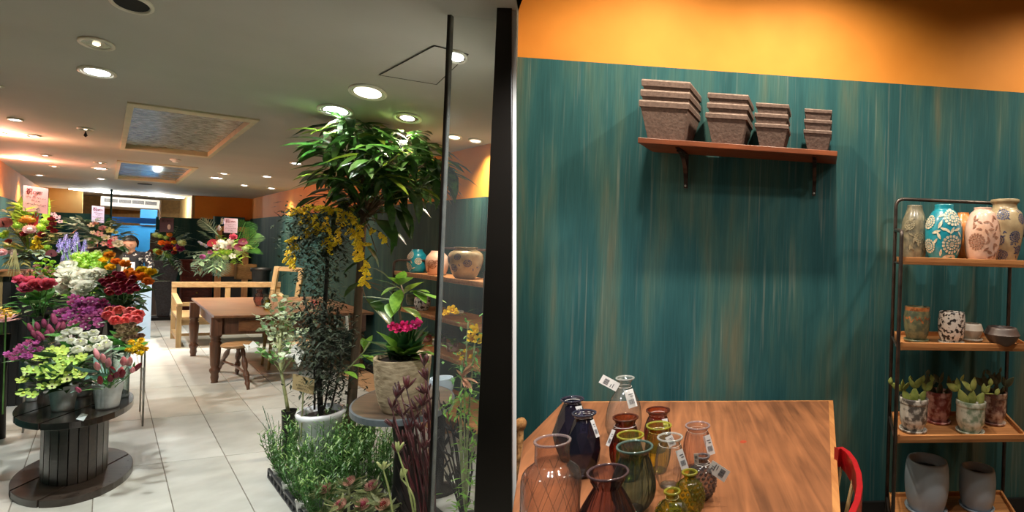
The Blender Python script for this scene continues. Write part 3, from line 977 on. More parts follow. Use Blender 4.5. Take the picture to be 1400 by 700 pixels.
t, c, pr = ceramic('ceramic_vase', 'mottled grey green hexagonal vase at the end of the top tray', 'vase', 1248.5, 352, 1.585,
                   [(15, 354), (17.5, 340), (18.5, 320), (17, 300), (12, 286), (10.5, 278)], mat('mottled_grey_glaze', '#8b8268', 0.35, col2='#4e5048', scale=28, sharp=(0.3, 0.7), coat=0.6), 12, G1)
lv = [(FRONT + random.uniform(-1.2, 1.2), random.uniform(0.05, 0.24), 0.035, random.uniform(0, PI)) for _ in range(16)]
relief(c, pr, mat('worn_glaze_relief', '#a3997a', 0.4, col2='#77725f', scale=30), t, [(FRONT + 0.1, 0.13, 0.032), (FRONT - 0.7, 0.2, 0.03), (FRONT + 0.8, 0.08, 0.03)], lv)  # raised flowers and leaves, paler than the body glaze
t, c, pr = ceramic('ceramic_vase', 'turquoise vase with raised cream flowers on the top tray', 'vase', 1288.5, 353.5, 1.585,
                   [(17, 355), (23, 340), (26, 320), (24.5, 302), (17, 287), (13.5, 284), (13.5, 277)], mat('turquoise_glaze', '#1f93a6', 0.3, col2='#1a7f95', scale=20, coat=0.5), 14, G1)
CREAMR = mat('cream_relief', '#e2d9c0', 0.5, col2='#b9ad91', scale=60)
ros = [(FRONT + 0.12, 0.095, 0.052), (FRONT + 0.2, 0.24, 0.048), (FRONT - 1.25, 0.085, 0.04), (FRONT - 1.3, 0.215, 0.04), (FRONT + 1.35, 0.16, 0.04)]
lv = [(FRONT - 0.55, 0.2, 0.05, 1.2), (FRONT - 0.75, 0.16, 0.05, 0.3), (FRONT - 0.6, 0.14, 0.045, 2.0), (FRONT - 0.35, 0.175, 0.04, -0.4), (FRONT + 0.1, 0.168, 0.045, 1.1), (FRONT + 0.4, 0.175, 0.045, 0.4), (FRONT + 0.6, 0.15, 0.04, 2.3), (FRONT - 0.15, 0.168, 0.04, 2.4),
      (FRONT - 0.5, 0.05, 0.04, 1.4), (FRONT - 0.1, 0.03, 0.05, 0.2), (FRONT + 0.4, 0.03, 0.05, 2.7), (FRONT + 0.7, 0.06, 0.04, 1.2), (FRONT - 0.5, 0.25, 0.04, 0.5), (FRONT + 0.85, 0.21, 0.04, 1.5), (FRONT - 0.8, 0.11, 0.04, 0.9), (FRONT + 0.75, 0.11, 0.035, 1.8)]
relief(c, pr, CREAMR, t, ros, lv)
ceramic('ceramic_vase', 'orange faceted vase half hidden behind the turquoise and pink ones', 'vase', 1315, 351.2, 1.585,
        [(12, 352), (16, 336), (17, 316), (16, 300), (9, 287), (8.5, 284)], mat('orange_violet_glaze', '#d98a3c', 0.35, col2='#c9783a', scale=4, coat=0.4), 8, G1)
t, c, pr = ceramic('ceramic_vase', 'pale pink vase with carved brown flowers on the top tray', 'vase', 1341.5, 355.5, 1.585,
                   [(17, 357), (22, 345), (24.5, 325), (24, 308), (18, 290), (12.5, 285), (12.5, 281)], mat('pale_pink_glaze', '#e3c0b0', 0.35, col2='#d6a98f', scale=8, coat=0.4), 14, G1)
ros = [(FRONT - 0.75, 0.115, 0.043), (FRONT + 1.15, 0.2, 0.03), (FRONT + 1.0, 0.06, 0.03)]
lv = [(FRONT + 0.15 + 0.35 * math.sin(k * 1.7), 0.035 + 0.013 * k, 0.034, 0.5 + k * 1.1) for k in range(17)] + [(FRONT - 0.8 + 0.2 * math.cos(k * 2.0), 0.18 + 0.012 * k, 0.03, k * 0.9) for k in range(6)]
relief(c, pr, mat('brown_carving', '#8a5c48', 0.6, col2='#a87a62', scale=50), t, ros, lv)
t, c, pr = ceramic('ceramic_jar', 'large beige crackled jar with blue flower clusters on the top tray', 'jar', 1371.5, 352, 1.585,
                   [(17, 357), (22, 340), (26.5, 315), (27, 300), (24, 288), (18, 282), (17, 276), (20, 273), (20, 269.5)], mat('crackled_beige_glaze', '#b9a784', 0.35, col2='#978364', scale=14, coat=0.5), 32, G1)
BLUEB = mat('cobalt_brush', '#39405f', 0.45, col2='#5a5f7a', scale=60)
ros = [(FRONT - 0.55, 0.27, 0.032), (FRONT + 0.15, 0.15, 0.032), (FRONT + 0.6, 0.25, 0.03), (FRONT - 0.75, 0.13, 0.03), (FRONT + 0.55, 0.08, 0.025), (FRONT - 0.5, 0.05, 0.025), (FRONT + 1.2, 0.15, 0.03)]
lv = [(a + random.uniform(-0.35, 0.35), z + random.uniform(-0.045, 0.045), 0.02, random.uniform(0, PI)) for a, z, _ in ros for _k in range(6)]
relief(c, pr, BLUEB, t, ros, lv, out=0.0008)

# second tray
def speckle(name, base, c2, c3, scale=45, lo=0.45, hi=0.55, rough=0.4):
    return mat(name, base, rough, col2=c2, scale=scale, sharp=(lo, hi), coat=0.4)
def saucer(t, c, r, m):
    MB().lathe(c, [(r * 0.7, 0), (r, 0.004), (r * 1.05, 0.016), (r * 0.95, 0.016), (r * 0.85, 0.006), (0.0001, 0.006)], 28).build('saucer', m, t, smooth=True)
def pot_on(u, v, z, hw, vt, m, label, group, shape='round', sm=None, zoff=0.008, dark=True, soil=True, cat='flower pot', name='ceramic_pot'):
    c = base_on(u, v, z)
    k = c.y / FOC; ws = widthscale(u)
    r = hw * k / ws; h = (v - vt) * k
    t = thing(name, label, cat, c, group)
    if sm is not None: saucer(t, c, r * 0.93, sm)
    if shape == 'round': pf = [(r * 0.68, zoff), (r * 0.9, h * 0.25), (r, h * 0.55), (r * 0.97, h * 0.85), (r * 0.9, h)]
    elif shape == 'tapered': pf = [(r * 0.62, zoff), (r * 0.7, h * 0.1), (r * 0.93, h * 0.35), (r * 0.96, h * 0.8), (r, h * 0.86), (r, h)]
    elif shape == 'bowl': pf = [(r * 0.5, zoff), (r * 0.78, h * 0.3), (r, h * 0.62), (r * 0.99, h * 0.68), (r * 0.8, h)]
    else: pf = [(r * 0.78, zoff), (r * 0.95, h * 0.3), (r * 1.0, h * 0.6), (r * 0.97, h * 0.85), (r * 0.9, h)]
    sp = smoothprof(pf, 3)
    rt = sp[-1][0]
    full = sp + [(rt * 0.88, h + 0.0005), (rt * 0.85, h * 0.8)]
    MB().lathe(c, full, 32).build('body', m, t, smooth=True)
    if soil: MB().lathe(c, [(rt * 0.9, h * 0.8), (0.0001, h * 0.83)], 20).build('soil', mat('dark_soil', '#2a1f17', 0.95, scale=60, bump=0.8), t)
    else: MB().lathe(c, [(rt * 0.86, h * 0.8), (rt * 0.8, h * 0.25), (0.0001, h * 0.2)], 24).build('inside', mat('dark_inside', '#1a1c22', 0.5), t, smooth=True)
    return t, c, r, h
G2 = 'small pots and bowls on the second tray of the rack'
z2 = TZ[2] - 0.018
DRIP = speckle('green_brown_glaze', '#7b7a58', '#4f5a48', None, 30, 0.4, 0.6)
t, c, r, h = pot_on(1252.5, 467, z2, 18, 419, DRIP, 'round pot with orange glaze running down over green, on the second tray', G2, 'round', DRIP, soil=False)
def drip(t, c, r, h, m):
    mb = MB()
    n = 40
    for k in range(n):
        a0, a1 = 2 * PI * k / n, 2 * PI * (k + 1) / n
        d0 = 0.36 + 0.07 * math.sin(k * 2.3) + 0.05 * math.sin(k * 5.1); d1 = 0.36 + 0.07 * math.sin((k + 1) * 2.3) + 0.05 * math.sin((k + 1) * 5.1)
        def pp(a, f): 
            rr = r * (1.015 if f < 0.8 else 0.955) * (1.0 if f > 0.5 else 0.99)
            return c + Vector((rr * math.cos(a), rr * math.sin(a), h * f))
        if k == n - 1: d1 = 0.36
        if k == 0: d0 = 0.36
        mb.add([pp(a0, 1 - d0), pp(a1, 1 - d1), pp(a1, 0.8), pp(a0, 0.8), pp(a0, 1.0), pp(a1, 1.0)], [(0, 1, 2, 3), (3, 2, 5, 4)])
    mb.build('glaze_drip', m, t, smooth=True)
drip(t, c, r, h, speckle('orange_brown_glaze', '#b87442', '#7e4a28', None, 30))
BW = speckle('black_white_glaze', '#e6ddd2', '#2c2420', None, 55, 0.44, 0.5)
pot_on(1300, 470, z2, 19, 426, BW, 'round pot with dripping brown, black and white glaze on the second tray', G2, 'round', mat('cream_saucer', '#cfc4b4', 0.4), soil=False)
pot_on(1328, 466, z2, 16, 442, mat('sand_and_white_glaze', '#d5c3a4', 0.5, col2='#e8e2d8', scale=2), 'low sand and white bowl behind the speckled pot', G2, 'bowl', mat('cream_saucer', '#cfc4b4', 0.4), soil=False, cat='bowl', name='ceramic_bowl')
pot_on(1369, 474, z2, 25, 447, mat('dark_brown_glaze', '#5c4c46', 0.45, col2='#3d3230', scale=3), 'wide dark brown angular bowl with a black inside on the second tray', G2, 'bowl', None, soil=False, cat='bowl', name='ceramic_bowl')

# cacti
CACT = {'light': mat('pale_green_cactus', '#8e9a4e', 0.6, col2='#6f8238', scale=40, sharp=(0.3, 0.6)), 'dark': mat('grey_green_cactus', '#5c6650', 0.6, col2='#454f38', scale=40)}
CACT['bright'] = mat('yellow_green_cactus', '#a3a85a', 0.6, col2='#7f8f42', scale=40, sharp=(0.3, 0.6))
random.seed(3)
def paddle(parent, p, d, L, W, m, depth=0):
    side = Vector((1, 0, 0)); d = Vector(d).normalized()
    s = (side - d * side.dot(d)).normalized(); f = d.cross(s)
    a = random.uniform(-0.6, 0.6)
    s2 = s * math.cos(a) + f * math.sin(a); f2 = -s * math.sin(a) + f * math.cos(a)
    mb = MB(); base = 0
    n, mm = 10, 6
    vs = []
    for i in range(mm + 1):
        t = i / mm
        wv = W / 2 * math.sin(PI * (0.06 + 0.93 * t) ** 0.85)
        for k in range(n):
            g = 2 * PI * k / n
            vs.append(p + d * L * t + s2 * wv * math.cos(g) + f2 * wv * 0.3 * math.sin(g))
    fs = [(i * n + k, i * n + (k + 1) % n, (i + 1) * n + (k + 1) % n, (i + 1) * n + k) for i in range(mm) for k in range(n)]
    fs.append(tuple(range(n))[::-1]); fs.append(tuple(mm * n + k for k in range(n)))
    mb.add(vs, fs)
    mb.build('cactus_pad', m, parent, smooth=True)
    return p + d * L, s2
def cactus(c, h, r, hgt, label, group, m):
    base = c + Vector((0, 0, h * 0.8))
    t = thing('prickly_pear_cactus', label, 'cactus', base, group)
    for i in range(3):
        a = (i - 1) * 0.62
        p0 = base + Vector(((i - 1) * r * 0.32, random.uniform(-0.2, 0.2) * r, 0))
        L = hgt * random.uniform(0.42, 0.55)
        q, s = paddle(t, p0, (math.sin(a) * 0.8, random.uniform(-0.1, 0.1), 1), L, L * 0.5, m)
        for j in range(random.choice((2, 2, 3))):
            b = a * 0.6 + (j - 0.7) * 0.9 + random.uniform(-0.2, 0.2)
            L2 = hgt * random.uniform(0.26, 0.42)
            q2, _ = paddle(t, q - Vector((0, 0, L * 0.12)), (math.sin(b), random.uniform(-0.1, 0.1), math.cos(b)), L2, L2 * 0.52, m)
            if random.random() < 0.45: paddle(t, q2 - Vector((0, 0, L2 * 0.1)), (random.uniform(-0.5, 0.5), 0, 1), hgt * 0.2, hgt * 0.13, m)
    return t
z3 = TZ[1] - 0.018
G3 = 'glazed cactus pots on the third tray of the rack'; G4 = 'prickly pear cacti in the glazed pots'
MARB = [speckle('grey_marbled_glaze', '#d8d2c8', '#57524e', None, 26, 0.42, 0.56), speckle('red_marbled_glaze', '#d9a79f', '#8c3c38', None, 26, 0.42, 0.58), speckle('green_marbled_glaze', '#dcdccb', '#7f9378', None, 26, 0.38, 0.56), speckle('brown_marbled_glaze', '#cbb3a4', '#6d4238', None, 26, 0.42, 0.58)]
for (u, v, hw, vt, m, col, ct, hp) in ((1282, 577, 18.5, 534, MARB[1], 'red and white', 'dark', 34), (1358, 579, 18, 535, MARB[3], 'brown and white', 'dark', 36), (1248, 589, 20, 543, MARB[0], 'grey and white', 'light', 42), (1326, 591, 21, 547, MARB[2], 'pale green and white', 'bright', 44)):
    t, c, r, h = pot_on(u, v, z3, hw, vt, m, '%s marbled cactus pot with saucer on the third tray' % col, G3, 'tapered', m)
    cactus(c, h, r, (hp + 8) * c.y / FOC, 'prickly pear growing in the %s marbled pot' % col, G4, CACT[ct])
    if ct != 'dark' or col[0] == 'r':
        q = c + Vector((0.01, -r * 0.55, h * 0.75))
        tag(MB().box(q, (0.012, 0, 0), (0, 0.001, 0), (0, 0.004, 0.045)).build('plant_label', WHITEP), 'blank white plant marker stuck in the %s cactus pot' % col, 'plant marker')
z4 = TZ[0] - 0.018
BG = mat('matt_blue_grey_glaze', '#a3b3c2', 0.5, col2='#9aaab8', scale=3)
G5 = 'matt blue grey planters on the bottom tray'
for (u, v, hw, vt, lab) in ((1265.5, 696, 30.5, 628, 'larger matt blue grey planter on the bottom tray of the rack'), (1335, 694, 25.5, 639, 'smaller matt blue grey planter on the bottom tray of the rack')):
    pot_on(u, v, z4, hw, vt, BG, lab, G5, 'barrel', BG, soil=False, cat='planter', name='planter')

# ---------------------------------------------------------------- table
TT = 0.75
q = [onz(706, 603, TT), onz(1151.5, 735, TT), onz(1139, 547.5, TT), onz(770, 549, TT)]
l0 = q[3] + (q[0] - q[3]) * 1.0
frL = q[3] + (q[0] - q[3]).normalized() * 0.62
frR = q[2] + (q[1] - q[2]).normalized() * 1.46
bt = thing('work_table', 'worn orange brown wooden table covered with glass vases below the wall shelf', 'table', Vector(((q[2].x + q[3].x) / 2, 2.3, 0)))
dn = Vector((0, 0, -0.03))
# the near end of the table stays clear of the partition
nl = Vector((-0.28, frR.y - 0.02, TT)); nl = onz(770, 549, TT) + (onz(706, 603, TT) - onz(770, 549, TT)) * 1.0
nearL = Vector((-0.42 * 1.62 * 1.0 + 0.05, 1.62, TT))
ctr = [frR, q[2], q[3], nl + Vector((0.03, 0, 0)), Vector((-0.4386 * frR.y + 0.05, frR.y - 0.1, TT))]
MB().add([p + dn for p in ctr] + ctr, [(4, 3, 2, 1, 0), (5, 6, 7, 8, 9)] + [(i, (i + 1) % 5, (i + 1) % 5 + 5, i + 5) for i in range(5)]).build('tabletop', TABLEW, bt, bevel=0.004)
MB().box(q[2] + Vector((-0.0, 0, -0.031)) + (q[3] - q[2]).normalized() * 0.0, (frR - q[2]), (q[3] - q[2]).normalized() * 0.028, (0, 0, 0.0325)).build('edge_strip', EDGEW, bt, bevel=0.002)
MB().box(q[2] + Vector((0, 0, -0.031)), (q[3] - q[2]) , (frR - q[2]).normalized() * 0.012, (0, 0, 0.0323)).build('edge_strip', EDGEW, bt, bevel=0.002)
ins = 0.06
MB().box(q[2] + Vector((-ins, -ins, -0.14)), (q[3] - q[2]) * 0.92, Vector((0, -0.02, 0)), (0, 0, 0.11)).build('apron', TABLEW, bt)
MB().box(q[2] + Vector((-ins, -ins, -0.14)), (frR - q[2]) * 0.9, Vector((-0.02, 0, 0)), (0, 0, 0.11)).build('apron', TABLEW, bt)
LEGP = [(0.028, 0.0), (0.022, 0.05), (0.032, 0.12), (0.026, 0.16), (0.036, 0.45), (0.04, 0.55), (0.03, 0.57), (0.042, 0.6), (0.042, 0.72)]
for p in (q[2] + Vector((-0.08, -0.09, 0)), q[3] + Vector((0.1, -0.09, 0)), frR + Vector((-0.08, 0.1, 0)), ctr[4] + Vector((0.1, 0.05, 0))):
    MB().lathe((p.x, p.y, 0), LEGP, 16).build('leg', TABLEW, bt, smooth=True)
# stains and knot on the top belong to the wood; a knot plug
p = onz(1016, 604, TT)
MB().lathe(p, [(0.016, 0.0002), (0.0001, 0.0012)], 10, ((1.0, 0.2), (0.0, 1.2))).build('wood_knot', mat('red_knot', '#a8452a', 0.5), bt)

# ---------------------------------------------------------------- glass vases
GLS = {
 'clear': thinglass('clear_glass', (0.93, 0.93, 0.92), (0.55, 0.56, 0.54), 0.04),
 'rose': thinglass('rose_clear_glass', (0.90, 0.80, 0.77), (0.5, 0.42, 0.42), 0.03),
 'navy': thinglass('navy_glass', (0.10, 0.09, 0.16), (0.015, 0.015, 0.03), 0.10),
 'amber': thinglass('amber_glass', (0.50, 0.15, 0.06), (0.08, 0.016, 0.01), 0.05),
 'yellow': thinglass('yellow_green_glass', (0.88, 0.86, 0.2), (0.3, 0.3, 0.02), 0.05),
 'green': thinglass('sea_green_glass', (0.42, 0.56, 0.52), (0.07, 0.13, 0.13), 0.04),
 'plum': thinglass('plum_glass', (0.58, 0.40, 0.40), (0.10, 0.05, 0.07), 0.04),
 'grey': thinglass('grey_smoke_glass', (0.62, 0.58, 0.58), (0.2, 0.18, 0.18), 0.07),
}
RIMS = {}  # rims paler than their glass: bright edge highlights put into the colour
for k_, c_ in {'clear': '#e8ecea', 'rose': '#d8c8c8', 'navy': '#5a5c74', 'amber': '#8a4a34', 'yellow': '#d8d860', 'green': '#9ab8b0', 'plum': '#9a8088', 'grey': '#b0aab0'}.items():
    RIMS[k_] = thinglass('glass_rim_' + k_, c_, c_, 0.25)
TAGM = mat('white_tag_paper', '#efece6', 0.7, col2='#e6e3dd', scale=4)
INK = mat('grey_print', '#55555c', 0.8)
INKR = mat('dark_red_ink', '#6a1420', 0.8)
def swing_tag(t, p, d, L, W, nrm=(0, -1, 0.15), writing=False):
    """paper tag hanging from p along d"""
    d = Vector(d).normalized(); n = Vector(nrm).normalized()
    s = d.cross(n).normalized(); n = s.cross(d)
    a = p + d * 0.006
    o = MB().box(a - s * W / 2, s * W, d * L, n * 0.0008).build('paper_tag', TAGM, t)
    f = n * 0.0018 if n.y < 0 else -n * 0.001
    mb = MB()
    for k in range(9):
        mb.box(a - s * W * 0.32 + s * W * (0.07 * k) + d * L * 0.55 + f, s * W * (0.03 if k % 3 else 0.045), d * L * 0.26, n * 0.0003)
    for k in range(2):
        mb.box(a - s * W * 0.36 + d * L * (0.25 + 0.12 * k) + f, s * W * (0.5 - 0.15 * k), d * L * 0.035, n * 0.0003)
    mb.build('print', INK, o)
    if writing: words_on(writing, W * 0.42, INK, o, a + d * L * 0.2 + f * 1.2, s if s.x > 0 else -s, Vector((0, 0, 1)) if abs(d.z) > 0.8 else -d, 'handwriting')
    return o
def glass_vase(label, u, vb, prof, g, ribs=0, ramp=0.04, n=48, hob=0, tags=(), facet=0, group='coloured glass vases on the work table', rimr=0.003, flat=True):
    c = onz(u, vb, TT + 0.001)
    pr = prof_px(c, [(hw, v) for hw, v in prof])
    sp = pr if facet else smoothprof(pr, 5)
    t = thing('glass_vase', label, 'vase', c, group)
    htop = sp[-1][1]
    if ribs: rib = lambda a, z: 1 + 3.0 * ramp * (abs(math.cos(a * ribs / 2)) - 0.5) * (1 if 0.02 < z < htop * 0.9 else 0.2)
    else: rib = None
    mb = MB()
    if facet:
        # irregular facets: rings turned against each other
        base = 0
        m_ = facet
        vs = []
        for i, (r, z) in enumerate(sp):
            for k in range(m_):
                a = 2 * PI * (k + (0.5 if i % 2 else 0)) / m_
                vs.append(c + Vector((r * math.cos(a), r * math.sin(a), z)))
        fs = []
        for i in range(len(sp) - 1):
            for k in range(m_):
                k2 = (k + 1) % m_
                a, b, d, e = i * m_ + k, i * m_ + k2, (i + 1) * m_ + k, (i + 1) * m_ + k2
                if i % 2 == 0: fs += [(a, b, d), (b, e, d)]
                else: fs += [(a, e, d), (a, b, e)]
        fs.append(tuple(range(m_))[::-1])
        mb.add(vs, fs)
    else:
        if ribs: n = ribs * 4
        mb.lathe(c, sp, n, rib=rib)
    b_o = mb.build('body', GLS[g], t, smooth=not facet)
    r = sp[-1][0]
    MB().lathe(c + Vector((0, 0, htop)), [(r - rimr, -rimr * 0.6), (r + rimr * 1.2, -rimr * 0.5), (r + rimr * 1.3, rimr), (r, rimr * 1.6), (r - rimr, rimr), (r - rimr, -rimr * 0.6)], 40, capb=False).build('rim', RIMS[g], t, smooth=True)
    MB().lathe(c, [(sp[0][0] * 0.97, 0.003), (sp[0][0] * 0.9, 0.008), (0.0001, 0.010)], 24).build('thick_base', GLS[g], t, smooth=True)
    if hob:
        hb = MB()
        nr = 7
        for i in range(nr):
            z = htop * (0.12 + 0.58 * i / (nr - 1))
            rr = interp(sp, z)
            m_ = hob
            for k in range(m_):
                a = 2 * PI * (k + (i % 2) * 0.5) / m_
                hb.ball(c + Vector((rr * math.cos(a), rr * math.sin(a), z)), 0.0052, 6, 4)
        hb.build('hobnails', GLS[g], t, smooth=True, kind='stuff')
    for (du, v, dx, dz, L, W, wr_) in tags:
        k = c.y / FOC
        z = (prof[0][1] - v) * k
        p = Vector((c.x + du * k, c.y - interp(sp, z) * 0.8, c.z + z))
        swing_tag(t, p, (dx, -0.15, dz), L * k, W * k, writing=wr_)
        pts = [p]
        rn = interp(sp, z) + 0.002
        for kk in range(13):
            a = FRONT + 2 * PI * kk / 12
            pts.append(c + Vector((rn * math.cos(a), rn * math.sin(a), z + 0.003)))
        MB().tube(pts, 0.0007, 4).build('string', TAGM, t)
    return t, c, sp
glass_vase('tall clear glass vase with two white tags at the back of the table', 852, 600, [(17, 600), (24, 585), (25, 572), (22, 553), (14, 536), (9, 529), (9, 522), (12, 517)], 'clear', n=20, tags=[(-6, 529, -1, -0.0 + 0.55, 26, 12, False), (6, 529, 0.35, -1, 24, 12, False)])
glass_vase('dark navy faceted vase further back, partly hidden by its twin', 780, 628, [(13, 628), (23, 606), (26, 590), (20, 570), (13, 553), (11.5, 550), (15, 546)], 'navy', facet=9, tags=[(11, 550, 0.2, -1, 15, 9, False)])
glass_vase('dark navy faceted vase in front of its twin', 796, 650, [(13, 650), (23, 632), (25, 612), (21, 592), (14, 575), (12, 571), (15.5, 565)], 'navy', facet=9, tags=[(2, 570, 0.1, -1, 16, 9, False), (13, 568, 0.45, -1, 24, 5, False)])
glass_vase('amber brown glass vase behind the yellow and green ones', 853, 640, [(14, 640), (20, 620), (20, 600), (15, 583), (13, 579), (16.5, 571)], 'amber', ribs=12, ramp=0.03, tags=[(-12, 582, -0.35, -1, 22, 5, False)])
glass_vase('amber brown glass vase beside the clear vase at the back', 898, 616, [(12, 616), (17, 600), (17.5, 585), (13.5, 572), (12, 568), (15.5, 561)], 'amber', ribs=12, ramp=0.03, tags=[(10, 567, 0.2, -1, 14, 8, False)])
glass_vase('pink tinged clear ribbed vase nearest the bare table end', 952, 640, [(12, 640), (17, 622), (18, 607), (15, 592), (13, 588), (16, 582)], 'rose', ribs=16, ramp=0.035, tags=[(12, 589, 0.35, -1, 26, 10, False)])
glass_vase('tall yellow green ribbed vase between amber and clear vases', 899, 644, [(12, 644), (16, 625), (17, 608), (14, 593), (13, 590), (16.5, 582)], 'yellow', ribs=16, ramp=0.04, tags=[(14, 590, 0.5, -1, 14, 10, False)])
glass_vase('yellow green vase mostly hidden behind the sea green one', 860, 654, [(13, 654), (18, 635), (18, 620), (14, 606), (14, 603), (17.5, 595)], 'yellow', ribs=16, ramp=0.04)
glass_vase('clear ribbed vase with a white tag between the yellow and the grey one', 914, 664, [(12, 664), (17, 650), (18.5, 632), (16, 612), (13.5, 606), (16.5, 598)], 'clear', ribs=16, ramp=0.05, tags=[(13, 608, 0.4, -1, 26, 10, False)])
glass_vase('grey hobnail bottle vase with a large white price tag', 959, 682, [(9, 682), (17, 670), (19, 656), (15, 640), (8, 632), (7, 629), (8.5, 624)], 'grey', hob=16, tags=[(8, 632, 1, -0.55, 28, 16, '21'), (-7, 634, -0.1, 1, 16, 6, False)])
glass_vase('large sea green ribbed vase with a wide rim', 865, 698, [(16, 698), (26, 682), (29, 662), (24, 640), (19, 626), (18.5, 621), (24, 611)], 'green', ribs=18, ramp=0.06)
glass_vase('small yellow green hobnail bottle vase behind its lower twin', 941, 704, [(10, 704), (19, 692), (21, 677), (15, 660), (8, 654), (7.5, 651), (9.5, 646)], 'yellow', hob=18)
glass_vase('small yellow green hobnail bottle vase with a written tag at the front', 917, 735, [(12, 735), (22, 720), (23, 704), (17, 690), (9, 682), (8, 678), (10, 672)], 'yellow', hob=18, tags=[(6, 681, 0.02, -1, 34, 17, 'flower\nvase')])
glass_vase('plum brown ribbed vase flaring like a bell at the front', 828, 745, [(34, 745), (40, 728), (38, 708), (28, 685), (19, 668), (18, 663), (27.5, 646)], 'plum', ribs=16, ramp=0.07)
t, c, sp = glass_vase('large clear carafe vase with pressed diamond pattern at the front', 751, 748, [(35, 748), (40, 740), (41, 690), (41, 655), (38, 643), (25, 632), (24, 626), (24, 603)], 'rose', n=40)
mb = MB()
for k in range(12):
    for s in (1, -1):
        pts = []
        for i in range(9):
            z = 0.02 + 0.20 * i / 8
            pts.append(on_vase(c, sp, 2 * PI * k / 12 + s * i * 0.12, z, 0.0005))
        mb.tube(pts, 0.0011, 4)
mb.build('pressed_pattern', GLS['clear'], t, kind='stuff')

# ---------------------------------------------------------------- red chair at the table end
ch = thing('armchair', 'red painted chair with a curved back rail at the end of the table', 'chair', onz(1155, 900, 0))
zr = 0.80
rail = [onz(u, v, zr) for u, v in ((1143.5, 613), (1151, 611.5), (1159, 617), (1168, 629), (1174, 646), (1175.5, 664), (1172, 684), (1163, 704), (1150, 724), (1132, 742))]
mb = MB()
vs = []
cen = sum(rail, Vector()) / len(rail) + Vector((-0.06, -0.05, 0))
for i, p in enumerate(rail):
    d = (rail[min(i + 1, len(rail) - 1)] - rail[max(0, i - 1)]).normalized()
    n = Vector((d.y, -d.x, 0)) * -0.011
    hgt = 0.075 + 0.02 * math.sin(PI * i / (len(rail) - 1))
    vs += [p + n, p - n, p - n * 0.8 + Vector((0, 0, -hgt)), p + n * 0.8 + Vector((0, 0, -hgt))]
fs = []
for i in range(len(rail) - 1):
    a = i * 4
    for k in range(4): fs.append((a + k, a + (k + 1) % 4, a + 4 + (k + 1) % 4, a + 4 + k))
fs += [(0, 1, 2, 3), tuple(len(vs) - 4 + k for k in (3, 2, 1, 0))]
mb.add(vs, fs).build('back_rail', RED, ch, smooth=False, bevel=0.003, subd=0)
SPIN = mat('worn_yellow_spindle', '#b59a6a', 0.5, col2='#8f6f45', scale=12)
sc_ = Vector((rail[4].x - 0.26, rail[4].y - 0.10, 0.45))
for i in (1, 3, 5, 7):
    p = rail[i] + Vector((0, 0, -0.07))
    q_ = Vector((sc_.x + (p.x - sc_.x) * 0.75, sc_.y + (p.y - sc_.y) * 0.75, 0.455))
    MB().tube([q_, p], 0.008, 8).build('spindle', SPIN, ch, smooth=True)
MB().lathe((sc_.x, sc_.y, 0.425), [(0.17, 0), (0.19, 0.01), (0.19, 0.028), (0.15, 0.032), (0.0001, 0.026)], 28).build('seat', RED, ch, smooth=True)
for k in range(4):
    a = PI / 4 + k * PI / 2
    MB().tube([(sc_.x + 0.12 * math.cos(a), sc_.y + 0.12 * math.sin(a), 0.43), (sc_.x + 0.17 * math.cos(a), sc_.y + 0.17 * math.sin(a), 0)], [0.014, 0.011], 8).build('leg', SPIN, ch, smooth=True)
# small knobbed post by the partition
p = at(711.5, 580, 2.35)
t = thing('wooden_post', 'pale rough wooden post end peeping in beside the table and the partition', 'post', (p.x, p.y, 0))
KN = mat('rough_pale_wood', '#b58a58', 0.85, col2='#7a5430', scale=50, bump=1.0, sharp=(0.35, 0.6))
MB().ball(p, 0.03, 14, 10, jit=0.07, sc=(0.9, 0.9, 1.0)).build('knob', KN, t, smooth=True)
MB().tube([(p.x, p.y, 0), (p.x, p.y, p.z - 0.02)], 0.016, 8).build('post_stem', KN, t, smooth=True)
# ================================================================ the flower shop: furniture
random.seed(11)
PINE = wood('bleached_pine', '#b59a6c', '#8e744c', 'z', 4)
PINEX = wood('bleached_pine_rail', '#b8986a', '#90754c', 'x', 4)
OAKT = wood('brown_table_wood', '#9a6a44', '#734a2e', 'x', 4, rough=0.35, coat=0.3)
OAKL = wood('dark_turned_wood', '#76503a', '#4f3224', 'z', 5, rough=0.4, coat=0.2)
MAHOG = wood('mahogany_wood', '#84382a', '#5a2016', 'x', 4, rough=0.35, coat=0.3)
BLACKW = wood('black_stained_wood', '#2b2724', '#191614', 'z', 5, rough=0.5)
CRATEW = wood('rough_crate_wood', '#a87a48', '#7a5228', 'x', 5, rough=0.7)
TURN = [(0.030, 0.0), (0.026, 0.02), (0.034, 0.06), (0.030, 0.10), (0.044, 0.13), (0.044, 0.155), (0.030, 0.17), (0.038, 0.20), (0.046, 0.40), (0.048, 0.44), (0.036, 0.455), (0.046, 0.47), (0.036, 0.49), (0.05, 0.51), (0.05, 0.52)]
def frame_at(u, v, z=0.0): return onz(u, v, z)
